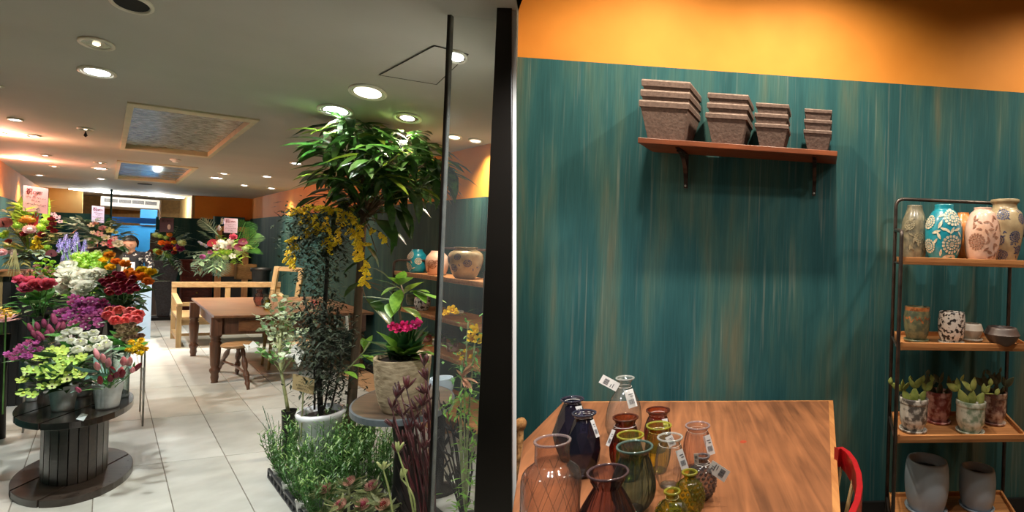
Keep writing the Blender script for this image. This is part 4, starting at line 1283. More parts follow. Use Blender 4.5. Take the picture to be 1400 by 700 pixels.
# ---- long table
f0 = onz(293, 523.5, 0)            # front leg foot
b0 = onz(264, 487, 0)              # rear leg foot
tz = 0.742
cFL = onz(292.5, 431.5, tz); cBL = onz(261.5, 407, tz)
lenA = cBL - cFL
XB = DB * 1.42
tb_ = thing('long_table', 'brown wooden table with turned legs and a drawer, a stool pushed under it', 'table', (cFL + cBL) / 2 + XB / 2 - Vector((0, 0, tz)))
MB().box(cFL - Vector((0, 0, 0.03)), XB, lenA, (0, 0, 0.03)).build('tabletop', OAKT, tb_, bevel=0.006)
aa = lenA.normalized() * 0.06
ia = cFL + DB * 0.07 + aa
MB().box(ia + Vector((0, 0, -0.21)), DB * 1.28, aa * 0.35, (0, 0, 0.18)).build('apron', OAKL, tb_)
MB().box(ia + Vector((0, 0, -0.21)), DB * 0.02, lenA - aa * 2, (0, 0, 0.18)).build('apron', OAKL, tb_)
MB().box(ia + DB * 1.26 + Vector((0, 0, -0.21)), DB * 0.02, lenA - aa * 2, (0, 0, 0.18)).build('apron', OAKL, tb_)
fn = -aa.normalized()
for off, wd in ((0.14, 0.46), (0.68, 0.46)):
    dr = MB().box(ia + DB * off + fn * 0.012 + Vector((0, 0, -0.185)), DB * wd, -fn * 0.02, (0, 0, 0.12)).build('drawer', OAKT, tb_, bevel=0.004)
    kc = ia + DB * (off + wd / 2) + fn * 0.02 + Vector((0, 0, -0.125))
    MB().tube([kc, kc + fn * 0.02, kc + fn * 0.035, kc + fn * 0.055, kc + fn * 0.062], [0.014, 0.013, 0.028, 0.03, 0.006], 12).build('knob', OAKL, dr, smooth=True)
for p in (f0, b0, f0 + DB * 1.28, b0 + DB * 1.28):
    MB().lathe((p.x, p.y, 0), TURN, 16).build('leg', OAKL, tb_, smooth=True)
    MB().cbox((p.x, p.y, 0.52), 0.09, 0.09, 0.192, DB, DA).build('leg_block', OAKL, tb_)
# ---- stool
sc0 = onz(327, 469.5, 0.45); fS = [onz(339.5, 533, 0), onz(297, 508, 0), onz(324, 512, 0)]
cs = Vector((sc0.x, sc0.y, 0))
st = thing('three_legged_stool', 'round three legged wooden stool in front of the brown table', 'stool', cs)
Ms = oval(cs, 1.25)
MB().lathe(cs + Vector((0, 0, 0.42)), [(0.13, 0), (0.142, 0.008), (0.142, 0.026), (0.135, 0.032), (0.0001, 0.028)], 32, Ms).build('seat', wood('stool_seat_wood', '#b89468', '#8f6c44', 'x', 4), st, smooth=True)
def turned(p, q, rs, n=10):
    p, q = Vector(p), Vector(q)
    return MB().tube([p + (q - p) * (i / (len(rs) - 1)) for i in range(len(rs))], rs, n)
LR = [0.014, 0.018, 0.02, 0.014, 0.022, 0.025, 0.022, 0.014, 0.024, 0.026, 0.016, 0.022, 0.015, 0.012]
mids = []
for p in fS:
    tp = cs + (p - cs) * 0.32 + Vector((0, 0, 0.42))
    turned(tp, p, LR).build('leg', OAKL, st, smooth=True)
    mids.append(tp + (p - tp) * 0.62)
cm = sum(mids, Vector()) / 3
for p in mids: turned(cm, p, [0.009, 0.014, 0.01, 0.013, 0.008]).build('stretcher', OAKL, st, smooth=True)
# ---- bench
r0 = onz(236, 463, 0); r1 = onz(243.5, 475.5, 0)
dep = r1 - r0; dep.z = 0
zt_ = 0.865
Ltop = onplane(380, 392, r0, nB); Lb = (Vector((Ltop.x, Ltop.y, 0)) - r0).dot(DB)
bn = thing('wooden_bench', 'bleached wooden bench with open back and armrest behind the brown table', 'bench', r0 + DB * Lb / 2)
pw = 0.055
def post(p, z0, z1, nm='post', w_=pw): return MB().cbox((p.x, p.y, z0), w_, w_, z1 - z0, DB, dep.normalized()).build(nm, PINE, bn, bevel=0.004)
post(r0, 0, zt_, 'rear_leg'); post(r0 + DB * Lb, 0, zt_, 'rear_leg')
post(r1, 0, 0.60, 'front_leg'); post(r1 + DB * Lb, 0, 0.60, 'front_leg')
MB().box(r0 - DB * 0.03 + Vector((0, 0, zt_ - 0.075)), DB * (Lb + 0.06), dep.normalized() * 0.04, (0, 0, 0.085)).build('top_rail', PINEX, bn, bevel=0.005)
MB().box(r0 + Vector((0, 0, 0.50)), DB * Lb, dep.normalized() * 0.03, (0, 0, 0.06)).build('back_rail', PINEX, bn)
for k in (0.5,):
    p = r0 + DB * Lb * k
    post(p, 0.5, zt_ - 0.05, 'back_post', 0.06)
MB().box(r0 + Vector((0, 0, 0.40)) - DB * 0.02, DB * (Lb + 0.04), dep * 1.02, (0, 0, 0.035)).build('seat', PINEX, bn, bevel=0.004)
MB().box(r1 + Vector((0, 0, 0.32)), DB * Lb, -dep.normalized() * 0.03, (0, 0, 0.08)).build('seat_rail', PINEX, bn)
for q_ in (r0, r0 + DB * Lb):
    a = q_ + Vector((0, 0, 0.68)); b = q_ + dep * 1.08 + Vector((0, 0, 0.60))
    MB().box(a - DB * 0.03, DB * 0.06, b - a, (0, 0, 0.03)).build('armrest', PINE, bn, bevel=0.005)
    MB().box(q_ + Vector((0, 0, 0.10)) - DB * 0.02, DB * 0.04, dep, (0, 0, 0.05)).build('foot_rail', PINE, bn)
MB().box(r0 + dep * 0.5 + Vector((0, 0, 0.10)), DB * Lb, dep.normalized() * 0.03, (0, 0, 0.04)).build('stretcher', PINEX, bn)
# ---- chest of drawers
cb = onz(247, 426, 0); ce_ = onplane(289, 426, cb, nB)
CW = (Vector((ce_.x, ce_.y, 0)) - cb).dot(DB)
hC = (426 - 357) * cb.y / FOC
ch_ = thing('chest_of_drawers', 'tall narrow mahogany chest of drawers against the green wall', 'chest of drawers', cb + DB * CW / 2)
MB().box(cb, DB * CW, DA * 0.4, (0, 0, hC)).build('body', MAHOG, ch_, bevel=0.01)
MB().box(cb - DB * 0.02 - DA * 0.03 + Vector((0, 0, hC)), DB * (CW + 0.04), DA * 0.45, (0, 0, 0.03)).build('top', MAHOG, ch_)
for k in range(7):
    z = 0.05 + k * (hC - 0.08) / 7
    dr = MB().box(cb + DB * CW * 0.07 - DA * 0.02 + Vector((0, 0, z)), DB * CW * 0.86, DA * 0.02, (0, 0, (hC - 0.08) / 7 - 0.02)).build('drawer', MAHOG, ch_, bevel=0.006)
    MB().ball(cb + DB * CW * 0.5 - DA * 0.035 + Vector((0, 0, z + 0.065)), 0.02, 8, 6).build('knob', mat('brass_knob', '#c9a860', 0.3, metal=0.9), dr, smooth=True)
# ---- leaning wooden frame board with crates
YB = 9.7
p0, p1 = at(295.5, 309, YB), at(340.5, 309, YB)
p1 = onplane(341, 309, p0, nB)
bw = (Vector((p1.x, p1.y, 0)) - Vector((p0.x, p0.y, 0))).dot(DB)
ez = p0.z
P0 = Vector((p0.x, p0.y, 0))
LW = wood('light_frame_wood', '#b58452', '#8b6038', 'z', 4)
t = thing('framed_board', 'tall black board in a light wooden frame behind the planter boxes', 'board', P0 + DB * bw / 2)
MB().box(P0 + DA * 0.02, DB * bw, DA * 0.02, (0, 0, ez - 0.03)).build('board_panel', mat('black_board', '#15120f', 0.7), t)
for x in (0, bw - 0.09): MB().box(P0 + DB * x, DB * 0.09, DA * 0.05, (0, 0, ez)).build('stile', LW, t)
MB().box(P0 + Vector((0, 0, ez - 0.09)), DB * bw, DA * 0.055, (0, 0, 0.09)).build('rail', LW, t)
for u0_, u1_, v0_, v1_, dy, lab in ((297, 318, 377, 359, 0.1, 'small wooden planter box partly hidden under the white flower arrangement'), (320, 347, 381, 360, 0.2, 'larger rough wooden planter box under the palm leaf')):
    a = at(u0_, v0_, YB - dy); b = onplane(u1_, v0_, a, nB)
    L_ = (Vector((b.x, b.y, 0)) - Vector((a.x, a.y, 0))).dot(DB); h_ = (v0_ - v1_) * a.y / FOC
    t = thing('planter_box', lab, 'planter box', a)
    for sgn, o_ in ((0, Vector()), (1, DA * 0.26)):
        for k in range(2):
            MB().box(a - DA * 0.28 + o_ + Vector((0, 0, k * h_ / 2)), DB * L_, DA * 0.02, (0, 0, h_ / 2 - 0.006)).build('plank', CRATEW, t)
    for o_ in (0, L_ - 0.02):
        for k in range(2):
            MB().box(a - DA * 0.28 + DB * o_ + Vector((0, 0, k * h_ / 2)), DB * 0.02, DA * 0.28, (0, 0, h_ / 2 - 0.006)).build('plank', CRATEW, t)
    MB().box(a - DA * 0.28, DB * L_, DA * 0.28, (0, 0, 0.02)).build('bottom', CRATEW, t)
    MB().tube([a - DA * 0.02 + DB * L_ * 0.5, a + DA * 0.1 + DB * L_ * 0.5 + Vector((0, 0, 0.0))], 0.01, 6).build('hook', BLACK, t)
# black urn
u0 = at(357, 366, 9.3); hb = u0.z
t = thing('black_planter', 'black ribbed planter standing between the boxes and the leaning frame', 'planter', (u0.x, u0.y, 0))
rB = 13.5 * 9.3 / FOC / widthscale(359)
MB().lathe((u0.x, u0.y, 0), [(rB * 0.6, 0), (rB * 0.8, hb * 0.55), (rB * 0.93, hb * 0.93), (rB * 1.08, hb * 0.94), (rB * 1.08, hb), (rB * 0.9, hb), (rB * 0.8, hb * 0.8)], 36, rib=lambda a, z: 1 + (0.03 * math.cos(a * 18) if z < hb * 0.9 else 0)).build('body', mat('matt_black_plastic', '#1d1d1e', 0.5), t, smooth=True)
# wall board
a = onplane(357, 345.5, AB(AW - 0.3, 0), nB); b = onplane(393, 348, AB(AW - 0.3, 0), nB)
t = thing('wall_shelf', 'thin dark shelf board on the green back wall behind the tree', 'shelf', a)
MB().box(a, Vector((b.x - a.x, b.y - a.y, 0)), DA * 0.3, (0, 0, 0.03)).build('board', MAHOG, t)
for k in (0.25, 0.8):
    q_ = a + (Vector((b.x - a.x, b.y - a.y, 0))) * k
    MB().box(q_ + DA * 0.28 + Vector((0, 0, -0.2)), DB * 0.02, DA * 0.02, (0, 0, 0.2)).build('bracket', BLACK, t)
# leaning empty frame
Yq = 8.3
a = at(375, 364, Yq); b = at(409, 366, Yq); c_ = at(371.5, 402, Yq); d_ = at(402, 404, Yq)
ztop = a.z
t = thing('empty_frame', 'empty wooden picture frame leaning by the black planter', 'frame', (c_.x, c_.y, 0))
foot0 = Vector((a.x - 0.05, a.y - 0.12, 0)); foot1 = foot0 + (b - a) * 1.0; foot1.z = 0
tw = (b - a).normalized(); 
for (p_, q_) in ((foot0, a), (foot1, b)):
    MB().box(p_, tw * 0.07, Vector((0.0, 0.03, 0)), q_ - p_).build('stile', PINE, t)
MB().box(a - Vector((0, 0, 0.07)), (b - a) + tw * 0.07, Vector((0, 0.03, 0)), (0, 0, 0.07)).build('rail', PINEX, t)
MB().box(foot0 + Vector((0, 0, 0.03)), (foot1 - foot0), Vector((0, 0.03, 0)), (0, 0, 0.07)).build('rail', PINEX, t)
# vases on the long table
GX = 'small glass vases on the brown table'
def small_vase(u, vb, vt, hw, g, lab):
    c = onz(u, vb, tz + 0.001)
    k = c.y / FOC; ws = widthscale(u)
    r = hw * k / ws; h = (vb - vt) * k
    t = thing('glass_vase', lab, 'vase', c, GX)
    sp = smoothprof([(r * 0.55, 0.001), (r, h * 0.35), (r * 0.95, h * 0.6), (r * 0.5, h * 0.82), (r * 0.6, h)], 4)
    MB().lathe(c, sp, 32, rib=lambda a, z: 1 + 0.04 * math.cos(a * 8)).build('body', GLS[g], t, smooth=True)
    MB().lathe(c + Vector((0, 0, h)), [(r * 0.55, 0), (r * 0.68, 0.004), (r * 0.6, 0.01), (r * 0.55, 0)], 20, capb=False).build('rim', GLS[g], t, smooth=True)
small_vase(354, 418, 396, 7.5, 'plum', 'plum round glass vase on the far corner of the brown table')
small_vase(363, 421, 403, 6, 'green', 'dark green glass vase next to the plum one')
small_vase(371, 417, 397, 5, 'clear', 'clear glass vase with white tag in the foliage on the brown table')
small_vase(365, 424, 411, 6, 'yellow', 'small yellow green glass vase on the brown table')
# red seat chair behind the plants
p = onz(367, 506, 0)
t = thing('dining_chair', 'small chair with a red seat and pale legs behind the silvery plant', 'chair', p + DB * 0.2)
Q = [p, p + DB * 0.42, p + DB * 0.42 + DA * 0.4, p + DA * 0.4]
PALE = mat('pale_chair_wood', '#c2a36a', 0.5, col2='#a88a54', scale=10)
cc = sum(Q, Vector()) / 4
for q_ in Q:
    MB().tube([q_, q_ + (cc - q_) * 0.12 + Vector((0, 0, 0.43))], [0.013, 0.018], 8).build('leg', PALE, t, smooth=True)
MB().quadprism([q_ + (cc - q_) * 0.0 + Vector((0, 0, 0.43)) for q_ in Q], (0, 0, 0.035)).build('seat', RED, t, bevel=0.01)
for i in (2, 1):
    MB().tube([Q[i] + Vector((0, 0, 0.46)), Q[i] + (Q[i] - cc) * 0.15 + Vector((0, 0, 0.8))], 0.014, 8).build('back_post', PALE, t, smooth=True)
MB().box(Q[1] + (Q[1] - cc) * 0.15 + Vector((0, 0, 0.72)), Q[2] - Q[1], DB * 0.02, (0, 0, 0.1)).build('back_rail', RED, t, bevel=0.005)
# low pale bench board beyond the chair
# ---- counter with boxes and the florist
cq = onz(196, 440, 0)
A0 = at(158, 374, 7.6); A1 = onplane(208, 381, A0, nB)
t = thing('counter', 'pale blue white service counter in front of the florist', 'counter', (A0.x, A0.y, 0))
cw = (Vector((A1.x, A1.y, 0)) - Vector((A0.x, A0.y, 0)))
P_ = Vector((A0.x, A0.y, 0)) - cw * 0.6
MB().box(P_, cw * 1.6, DA * 0.45, (0, 0, A0.z - 0.03)).build('body', mat('pale_blue_panel', '#a9c2d8', 0.5, col2='#9db8d0', scale=2), t)
MB().box(P_ + Vector((0, 0, A0.z - 0.03)) - DA * 0.03, cw * 1.62, DA * 0.5, (0, 0, 0.03)).build('top', WHITEP, t, bevel=0.004)
def carton(u0_, u1_, vb, vt, Y, m, lab, dp=0.2):
    a = at(u0_, vb, Y); b = onplane(u1_, vb, a, nB)
    a.z = A0.z + 0.001 if vb > 372 else a.z
    L_ = Vector((b.x - a.x, b.y - a.y, 0)); h_ = (vb - vt) * Y / FOC
    t = thing('carton', lab, 'box', a)
    MB().box(a, L_, DA * dp, (0, 0, h_)).build('body', m, t, bevel=0.003)
    MB().box(a + Vector((0, 0, h_)) + L_ * 0.02, L_ * 0.96, DA * dp * 0.48, (0, 0, 0.004)).build('flap', m, t)
    MB().box(a + Vector((0, 0, h_)) + L_ * 0.02 + DA * dp * 0.52, L_ * 0.96, DA * dp * 0.46, (0, 0, 0.004)).build('flap', m, t)
carton(164, 176, 374, 353, 7.66, mat('beige_card', '#cdbfa8', 0.8), 'beige card box on the counter beside the roses', 0.15)
carton(177, 184, 374, 359, 7.66, WHITEP, 'white card box on the counter next to the beige one', 0.15)

# florist
SKIN = mat('skin', '#d9a587', 0.5, col2='#cf9a7c', scale=6, sub=0.1)
HAIR = mat('black_hair', '#120f0e', 0.4, col2='#1d1815', scale=60)
APR = mat('black_apron_cloth', '#1b1c20', 0.8)
SHIRT = mat('black_white_pattern_cloth', '#1c1c20', 0.8, col2='#c9c5bc', scale=26, sharp=(0.38, 0.44))
Yp = 7.95
hc = at(178, 333, Yp)
per = thing('person', 'dark haired florist in a patterned top and dark apron, head bent over the counter', 'person', (hc.x, hc.y, 0))
fwd = Vector((0.62, -0.78, 0)).normalized()        # facing the street, looking down
sd = Vector((-fwd.y, fwd.x, 0))
hp = Vector((hc.x, hc.y, 0)) - fwd * 0.07
def skin_body(name, verts, edges, radii, m, parent):
    me = bpy.data.meshes.new(name)
    off = origin_of(parent)
    me.from_pydata([tuple(Vector(p) - off) for p in verts], edges, [])
    o = bpy.data.objects.new(name, me); COL.objects.link(o); o.parent = parent
    o.modifiers.new('skin', 'SKIN')
    s = o.modifiers.new('sub', 'SUBSURF'); s.levels = 2; s.render_levels = 2
    if not me.skin_vertices: me.attributes  # layer is made below
    bm_layer = me.skin_vertices[0].data if me.skin_vertices else None
    if bm_layer is None:
        import bmesh
        bm = bmesh.new(); bm.from_mesh(me); bm.verts.layers.skin.verify(); bm.to_mesh(me); bm.free()
        bm_layer = me.skin_vertices[0].data
    for i, r in enumerate(radii):
        bm_layer[i].radius = r if isinstance(r, tuple) else (r, r)
        bm_layer[i].use_root = (i == 0)
    me.materials.append(m)
    for q in o.modifiers: pass
    return o
V = lambda f, s, z: hp + fwd * f + sd * s + Vector((0, 0, z))
verts = [V(0, 0, 0.92), V(0, 0, 1.08), V(0.02, 0, 1.22), V(0.04, 0, 1.31), V(0.06, 0, 1.37),
         V(0.02, 0.16, 1.27), V(0.06, 0.22, 1.06), V(0.24, 0.14, 1.02), V(0.02, -0.16, 1.27), V(0.06, -0.22, 1.06), V(0.24, -0.12, 1.02),
         V(0, 0.09, 0.85), V(0.02, 0.10, 0.48), V(0, 0.10, 0.08), V(0.12, 0.11, 0.03), V(0, -0.09, 0.85), V(0.02, -0.10, 0.48), V(0, -0.10, 0.08), V(0.12, -0.11, 0.03)]
edges = [(0, 1), (1, 2), (2, 3), (3, 4), (2, 5), (5, 6), (6, 7), (2, 8), (8, 9), (9, 10), (0, 11), (11, 12), (12, 13), (13, 14), (0, 15), (15, 16), (16, 17), (17, 18)]
rad = [(0.13, 0.10), (0.12, 0.095), (0.13, 0.10), 0.06, 0.045, 0.065, 0.048, 0.036, 0.065, 0.048, 0.036, 0.09, 0.06, 0.04, 0.035, 0.09, 0.06, 0.04, 0.035]
skin_body('body', verts, edges, rad, SHIRT, per)
# head, built as one surface with brow, nose, lips and chin
def headmesh(c, F, S, U, s):
    mb = MB()
    nu, nv = 28, 20
    vs = []
    for i in range(nv + 1):
        ph = PI * i / nv
        for k in range(nu):
            th = 2 * PI * k / nu            # 0 = front
            y = math.cos(ph)                 # up
            rr = math.sin(ph)
            f = rr * math.cos(th); q = rr * math.sin(th)
            sx, sy, sz = 0.078, 0.098, 0.118
            if y < 0: sx *= 1 - 0.28 * (-y) ** 1.3; 
            ff, qq, uu = f * sy, q * sx, y * sz
            if f > 0:
                ce = max(0, math.cos(th)) ** 3
                nose = math.exp(-((q / 0.13) ** 2)) * math.exp(-(((y + 0.14) / 0.17) ** 2)) * 0.022 * (1 if f > 0.5 else 0)
                brow = math.exp(-(((y - 0.14) / 0.07) ** 2)) * 0.005 * ce
                eye = -sum(math.exp(-(((q - e) / 0.14) ** 2)) for e in (-0.36, 0.36)) * math.exp(-(((y - 0.02) / 0.1) ** 2)) * 0.009
                lips = math.exp(-((q / 0.26) ** 2)) * math.exp(-(((y + 0.46) / 0.07) ** 2)) * 0.006
                chin = math.exp(-((q / 0.35) ** 2)) * math.exp(-(((y + 0.75) / 0.15) ** 2)) * 0.01
                ff += nose + brow + eye + lips + chin
            vs.append(c + (F * ff + S * qq + U * uu) * s)
    fs = [(i * nu + k, i * nu + (k + 1) % nu, (i + 1) * nu + (k + 1) % nu, (i + 1) * nu + k) for i in range(nv) for k in range(nu)]
    mb.add(vs, fs)
    return mb
tilt = R(24)
F = (fwd * math.cos(tilt) - Vector((0, 0, math.sin(tilt)))).normalized()
U = (Vector((0, 0, math.cos(tilt))) + fwd * math.sin(tilt)).normalized()
S = F.cross(U)
hcen = V(0.09, 0, hc.z - 0.0)
hd = headmesh(hcen, F, S, U, 1.0).build('head', SKIN, per, smooth=True)
DK = mat('dark_eye', '#1a1210', 0.3)
for e in (-1, 1):
    MB().ball(hcen + F * 0.083 + S * 0.028 * e + U * 0.002, 0.009, 8, 6, sc=(1, 1, 0.6)).build('eye', DK, hd, smooth=True)
    MB().tube([hcen + F * 0.094 + S * 0.014 * e + U * 0.021, hcen + F * 0.093 + S * 0.03 * e + U * 0.026, hcen + F * 0.082 + S * 0.045 * e + U * 0.021], 0.003, 5).build('eyebrow', HAIR, hd)
    MB().ball(hcen + S * 0.078 * e - U * 0.01, 0.018, 8, 6, sc=(0.5, 0.8, 1.3)).build('ear', SKIN, hd, smooth=True)
MB().tube([hcen + F * 0.096 - S * 0.022 - U * 0.053, hcen + F * 0.104 - U * 0.055, hcen + F * 0.096 + S * 0.022 - U * 0.053], [0.003, 0.006, 0.003], 6).build('mouth', mat('lips', '#a8524a', 0.5), hd, smooth=True)
mb = MB(); nu, nv = 28, 14; vs = []
for i in range(nv + 1):
    ph = PI * 0.68 * i / nv
    for k in range(nu):
        th = 2 * PI * k / nu
        y = math.cos(ph); rr = math.sin(ph)
        f = rr * math.cos(th); q = rr * math.sin(th)
        g = 1.0
        if f > 0.35: y = max(y, 0.52 + 0.2 * (1 - abs(q)))
        if f > 0.35 and i > nv * 0.5: g = 0.86
        n_ = 1 + 0.035 * math.sin(k * 5.0 + i)
        vs.append(hcen + F * (f * 0.108 * g * n_ - 0.008) + S * (q * 0.092 * n_) + U * (y * 0.132 * n_))
mb.add(vs, [(i * nu + k, i * nu + (k + 1) % nu, (i + 1) * nu + (k + 1) % nu, (i + 1) * nu + k) for i in range(nv) for k in range(nu)])
mb.build('hair', HAIR, hd, smooth=True)
MB().tube([V(0.05, 0, 1.28), V(0.07, 0, 1.36), hcen - U * 0.09], [0.055, 0.05, 0.05], 12).build('neck', SKIN, per, smooth=True)
mb = MB()
vs = []
for i in range(9):
    z = 1.24 - 0.42 * i / 8
    for k in range(7):
        s_ = -0.13 + 0.26 * k / 6
        vs.append(V(0.135 + 0.01 * math.cos(s_ * 12) - abs(s_) * 0.25 * abs(s_) * 8, s_ * (0.7 + 0.3 * i / 8), z))
mb.add(vs, [(i * 7 + k, i * 7 + k + 1, (i + 1) * 7 + k + 1, (i + 1) * 7 + k) for i in range(8) for k in range(6)])
mb.build('apron', APR, per, smooth=True, solid=0.006)
for e in (-1, 1):      # hands with separate fingers resting over the counter
    w0 = V(0.24, 0.13 * e, 1.02)
    dirn = (fwd * 0.9 - sd * 0.25 * e - Vector((0, 0, 0.35))).normalized()
    sdn = dirn.cross(Vector((0, 0, 1))).normalized()
    vts = [w0, w0 + dirn * 0.05]; eds = [(0, 1)]; rr_ = [0.024, (0.036, 0.016)]
    for j, (o_, L_) in enumerate(((-0.028, 0.062), (-0.009, 0.07), (0.010, 0.065), (0.028, 0.052))):
        b0_ = w0 + dirn * 0.07 + sdn * o_
        n0 = len(vts)
        vts += [b0_, b0_ + dirn * L_ * 0.6 - Vector((0, 0, 0.012)), b0_ + dirn * L_ - Vector((0, 0, 0.03))]
        eds += [(1, n0), (n0, n0 + 1), (n0 + 1, n0 + 2)]; rr_ += [0.010, 0.009, 0.007]
    n0 = len(vts)
    th_ = w0 + dirn * 0.03 - sdn * 0.04 * e
    vts += [th_, th_ + dirn * 0.035 - sdn * 0.012 * e]; eds += [(0, n0), (n0, n0 + 1)]; rr_ += [0.012, 0.009]
    skin_body('hand', vts, eds, rr_, SKIN, per)
# dark screen panels around the pillar stand
a = onz(215, 433, 0); 
MB().box(a + DA * 0.3 - DB * 0.12, DB * 0.16, DA * 0.06, (0, 0, 1.62)).build('pillar_board', wood('grey_brown_board', '#5a5048', '#3a322c', 'z', 4), None)
tag(bpy.data.objects['pillar_board'], 'tall grey brown board standing behind the black pillar stand', 'board')
# ================================================================ blooms
random.seed(21)
def P3(r, a, z): return (r * math.cos(a), r * math.sin(a), z)
def petal(mb, a, span, prof, tipnarrow=0.35, nseg=2, twist=0.0):
    """petal following prof [(r,z)...] from its base to its tip around angle a"""
    n = len(prof)
    vs = []
    for i, (r, z) in enumerate(prof):
        t = i / (n - 1)
        w_ = span * (0.35 + 0.65 * math.sin(PI * min(1, t * 1.15 + 0.05))) if t < 0.75 else span * (tipnarrow + (1 - tipnarrow) * (1 - t) / 0.25 * 0.8)
        for k in range(nseg + 1):
            q = (k / nseg - 0.5) * 2
            vs.append(P3(r * (1 - 0.10 * q * q), a + q * w_ / 2 + twist * t, z - 0.06 * q * q))
    fs = [(i * (nseg + 1) + k, i * (nseg + 1) + k + 1, (i + 1) * (nseg + 1) + k + 1, (i + 1) * (nseg + 1) + k) for i in range(n - 1) for k in range(nseg)]
    mb.add(vs, fs)
BL_ = {}
def bloom(kind, m, m2=None, seed=0):
    key = (kind, m.name, m2.name if m2 else '', seed)
    if key in BL_: return BL_[key]
    st_ = random.getstate(); random.seed(seed + 5)
    mb = MB().use(m)
    if kind == 'rose':
        for ring, (n, r, h, fl) in enumerate(((3, 0.28, 0.62, 0.02), (4, 0.5, 0.66, 0.08), (5, 0.74, 0.6, 0.2), (6, 0.95, 0.42, 0.3))):
            for k in range(n):
                a = 2 * PI * k / n + ring * 0.7 + random.uniform(-.1, .1)
                petal(mb, a, 2 * PI / n * 1.35, [(0.12, -0.5), (r * 0.8, -0.3), (r, h * 0.3), (r + fl, h + random.uniform(-.06, .06))], 0.6, 2)
        mb.ball((0, 0, 0.1), 0.3, 7, 5)
    elif kind == 'ranunculus':
        for ring, (n, r, h) in enumerate(((3, 0.22, 0.72), (4, 0.42, 0.7), (5, 0.6, 0.62), (6, 0.78, 0.5), (7, 0.95, 0.34))):
            for k in range(n):
                a = 2 * PI * k / n + ring * 0.5
                petal(mb, a, 2 * PI / n * 1.4, [(0.15, -0.55), (r * 0.95, -0.25), (r * 1.02, h * 0.4), (r * 0.8, h)], 0.7, 2)
        mb.use(m2 or m).ball((0, 0, 0.35), 0.22, 7, 5)
    elif kind == 'tulip':
        for ring in range(2):
            for k in range(3):
                a = 2 * PI * k / 3 + ring * PI / 3
                s_ = 1 - ring * 0.08
                petal(mb, a, 2.3, [(0.1, -0.9), (0.5 * s_, -0.55), (0.62 * s_, 0.05), (0.46 * s_, 0.6), (0.14, 1.0)], 0.3, 2)
        mb.use(m2 or m).ball((0, 0, 0.15), 0.30, 7, 5, sc=(1, 1, 2.3))
    elif kind == 'open':
        for ring in range(1):
            for k in range(5):
                a = 2 * PI * k / 5
                petal(mb, a, 1.35, [(0.08, -0.12), (0.5, 0.0), (0.85, 0.16), (1.0, 0.34)], 0.45, 2)
        mb.use(m2 or m).ball((0, 0, 0.08), 0.22, 7, 5)
    elif kind == 'lisi':
        for ring in range(2):
            for k in range(5):
                a = 2 * PI * k / 5 + ring * 0.6
                petal(mb, a, 1.5, [(0.1, -0.6), (0.45 - ring * .12, -0.2), (0.62 - ring * .15, 0.3), (0.95 - ring * .35, 0.6)], 0.55, 2)
        mb.use(m2 or m).ball((0, 0, -0.05), 0.2, 6, 4)
    elif kind == 'ball':          # round head of many florets
        mb.ball((0, 0, 0), 0.72, 10, 7, jit=0.05)
        for k in range(46):
            z = 1 - 2 * (k + 0.5) / 46; rr = math.sqrt(1 - z * z); a = k * 2.39996
            n_ = Vector((rr * math.cos(a), rr * math.sin(a), z))
            t1 = n_.orthogonal().normalized(); t2 = n_.cross(t1)
            c_ = n_ * random.uniform(0.82, 0.95)
            for j in range(4):
                g = PI / 2 * j + random.random()
                d = t1 * math.cos(g) + t2 * math.sin(g); e = t1 * math.cos(g + PI / 2) + t2 * math.sin(g + PI / 2)
                mb.add([c_, c_ + (d * 0.55 + e * 0.5) * 0.17 + n_ * 0.05, c_ + d * 0.24 + n_ * 0.08, c_ + (d * 0.55 - e * 0.5) * 0.17 + n_ * 0.05], [(0, 1, 2, 3)])
    elif kind == 'carnation':
        for k in range(24):
            a = k * 2.39996; el = 0.15 + 1.25 * (k / 24)
            n_ = Vector((math.cos(a) * math.cos(el), math.sin(a) * math.cos(el), math.sin(el)))
            t1 = n_.orthogonal().normalized(); t2 = n_.cross(t1)
            b = n_ * 0.2
            mb.add([b, b + (t1 * 0.36 + n_ * 0.5), n_ * 0.95, b + (t2 * 0.36 + n_ * 0.5), b - t1 * 0.3 + n_ * 0.5], [(0, 1, 2, 3), (0, 3, 2, 4)])
        mb.use(m2 or m).ball((0, 0, -0.25), 0.34, 7, 5, sc=(1, 1, 1.3))
    elif kind == 'spike':         # tall head of small florets, 1 wide, about 4 tall
        for k in range(34):
            z = -1.6 + 3.4 * k / 34; a = k * 2.39996; rr = 0.62 * (1 - 0.6 * (k / 34))
            c_ = Vector((rr * math.cos(a), rr * math.sin(a), z)); n_ = Vector((math.cos(a), math.sin(a), 0.35)).normalized()
            t1 = n_.orthogonal().normalized(); t2 = n_.cross(t1); s_ = 0.42 * (1 - 0.45 * k / 34)
            mb.use(m if k % 4 else (m2 or m))
            for j in range(5):
                g = 2 * PI * j / 5
                d = t1 * math.cos(g) + t2 * math.sin(g); e = t1 * math.cos(g + 0.7) + t2 * math.sin(g + 0.7)
                mb.add([c_, c_ + e * 0.6 * s_ + n_ * 0.1, c_ + (d * 0.8 + e * 0.2) * s_ + n_ * 0.05, c_ + d * 0.6 * s_ + n_ * 0.1], [(0, 1, 2, 3)])
        mb.use(m2 or m).tube([(0, 0, -1.8), (0, 0, 1.8)], [0.12, 0.04], 5)
    elif kind == 'protea':
        for ring, (n, r, h, L) in enumerate(((14, 0.35, 0.6, 0), (18, 0.6, 0.62, 0), (20, 0.95, 0.4, 0))):
            for k in range(n):
                petal(mb, 2 * PI * k / n + ring * .2, 2 * PI / n * 1.3, [(0.1, -0.5), (r * 0.8, -0.2), (r, 0.1), (r * (0.85 if ring < 1 else 1.08), h)], 0.2, 1)
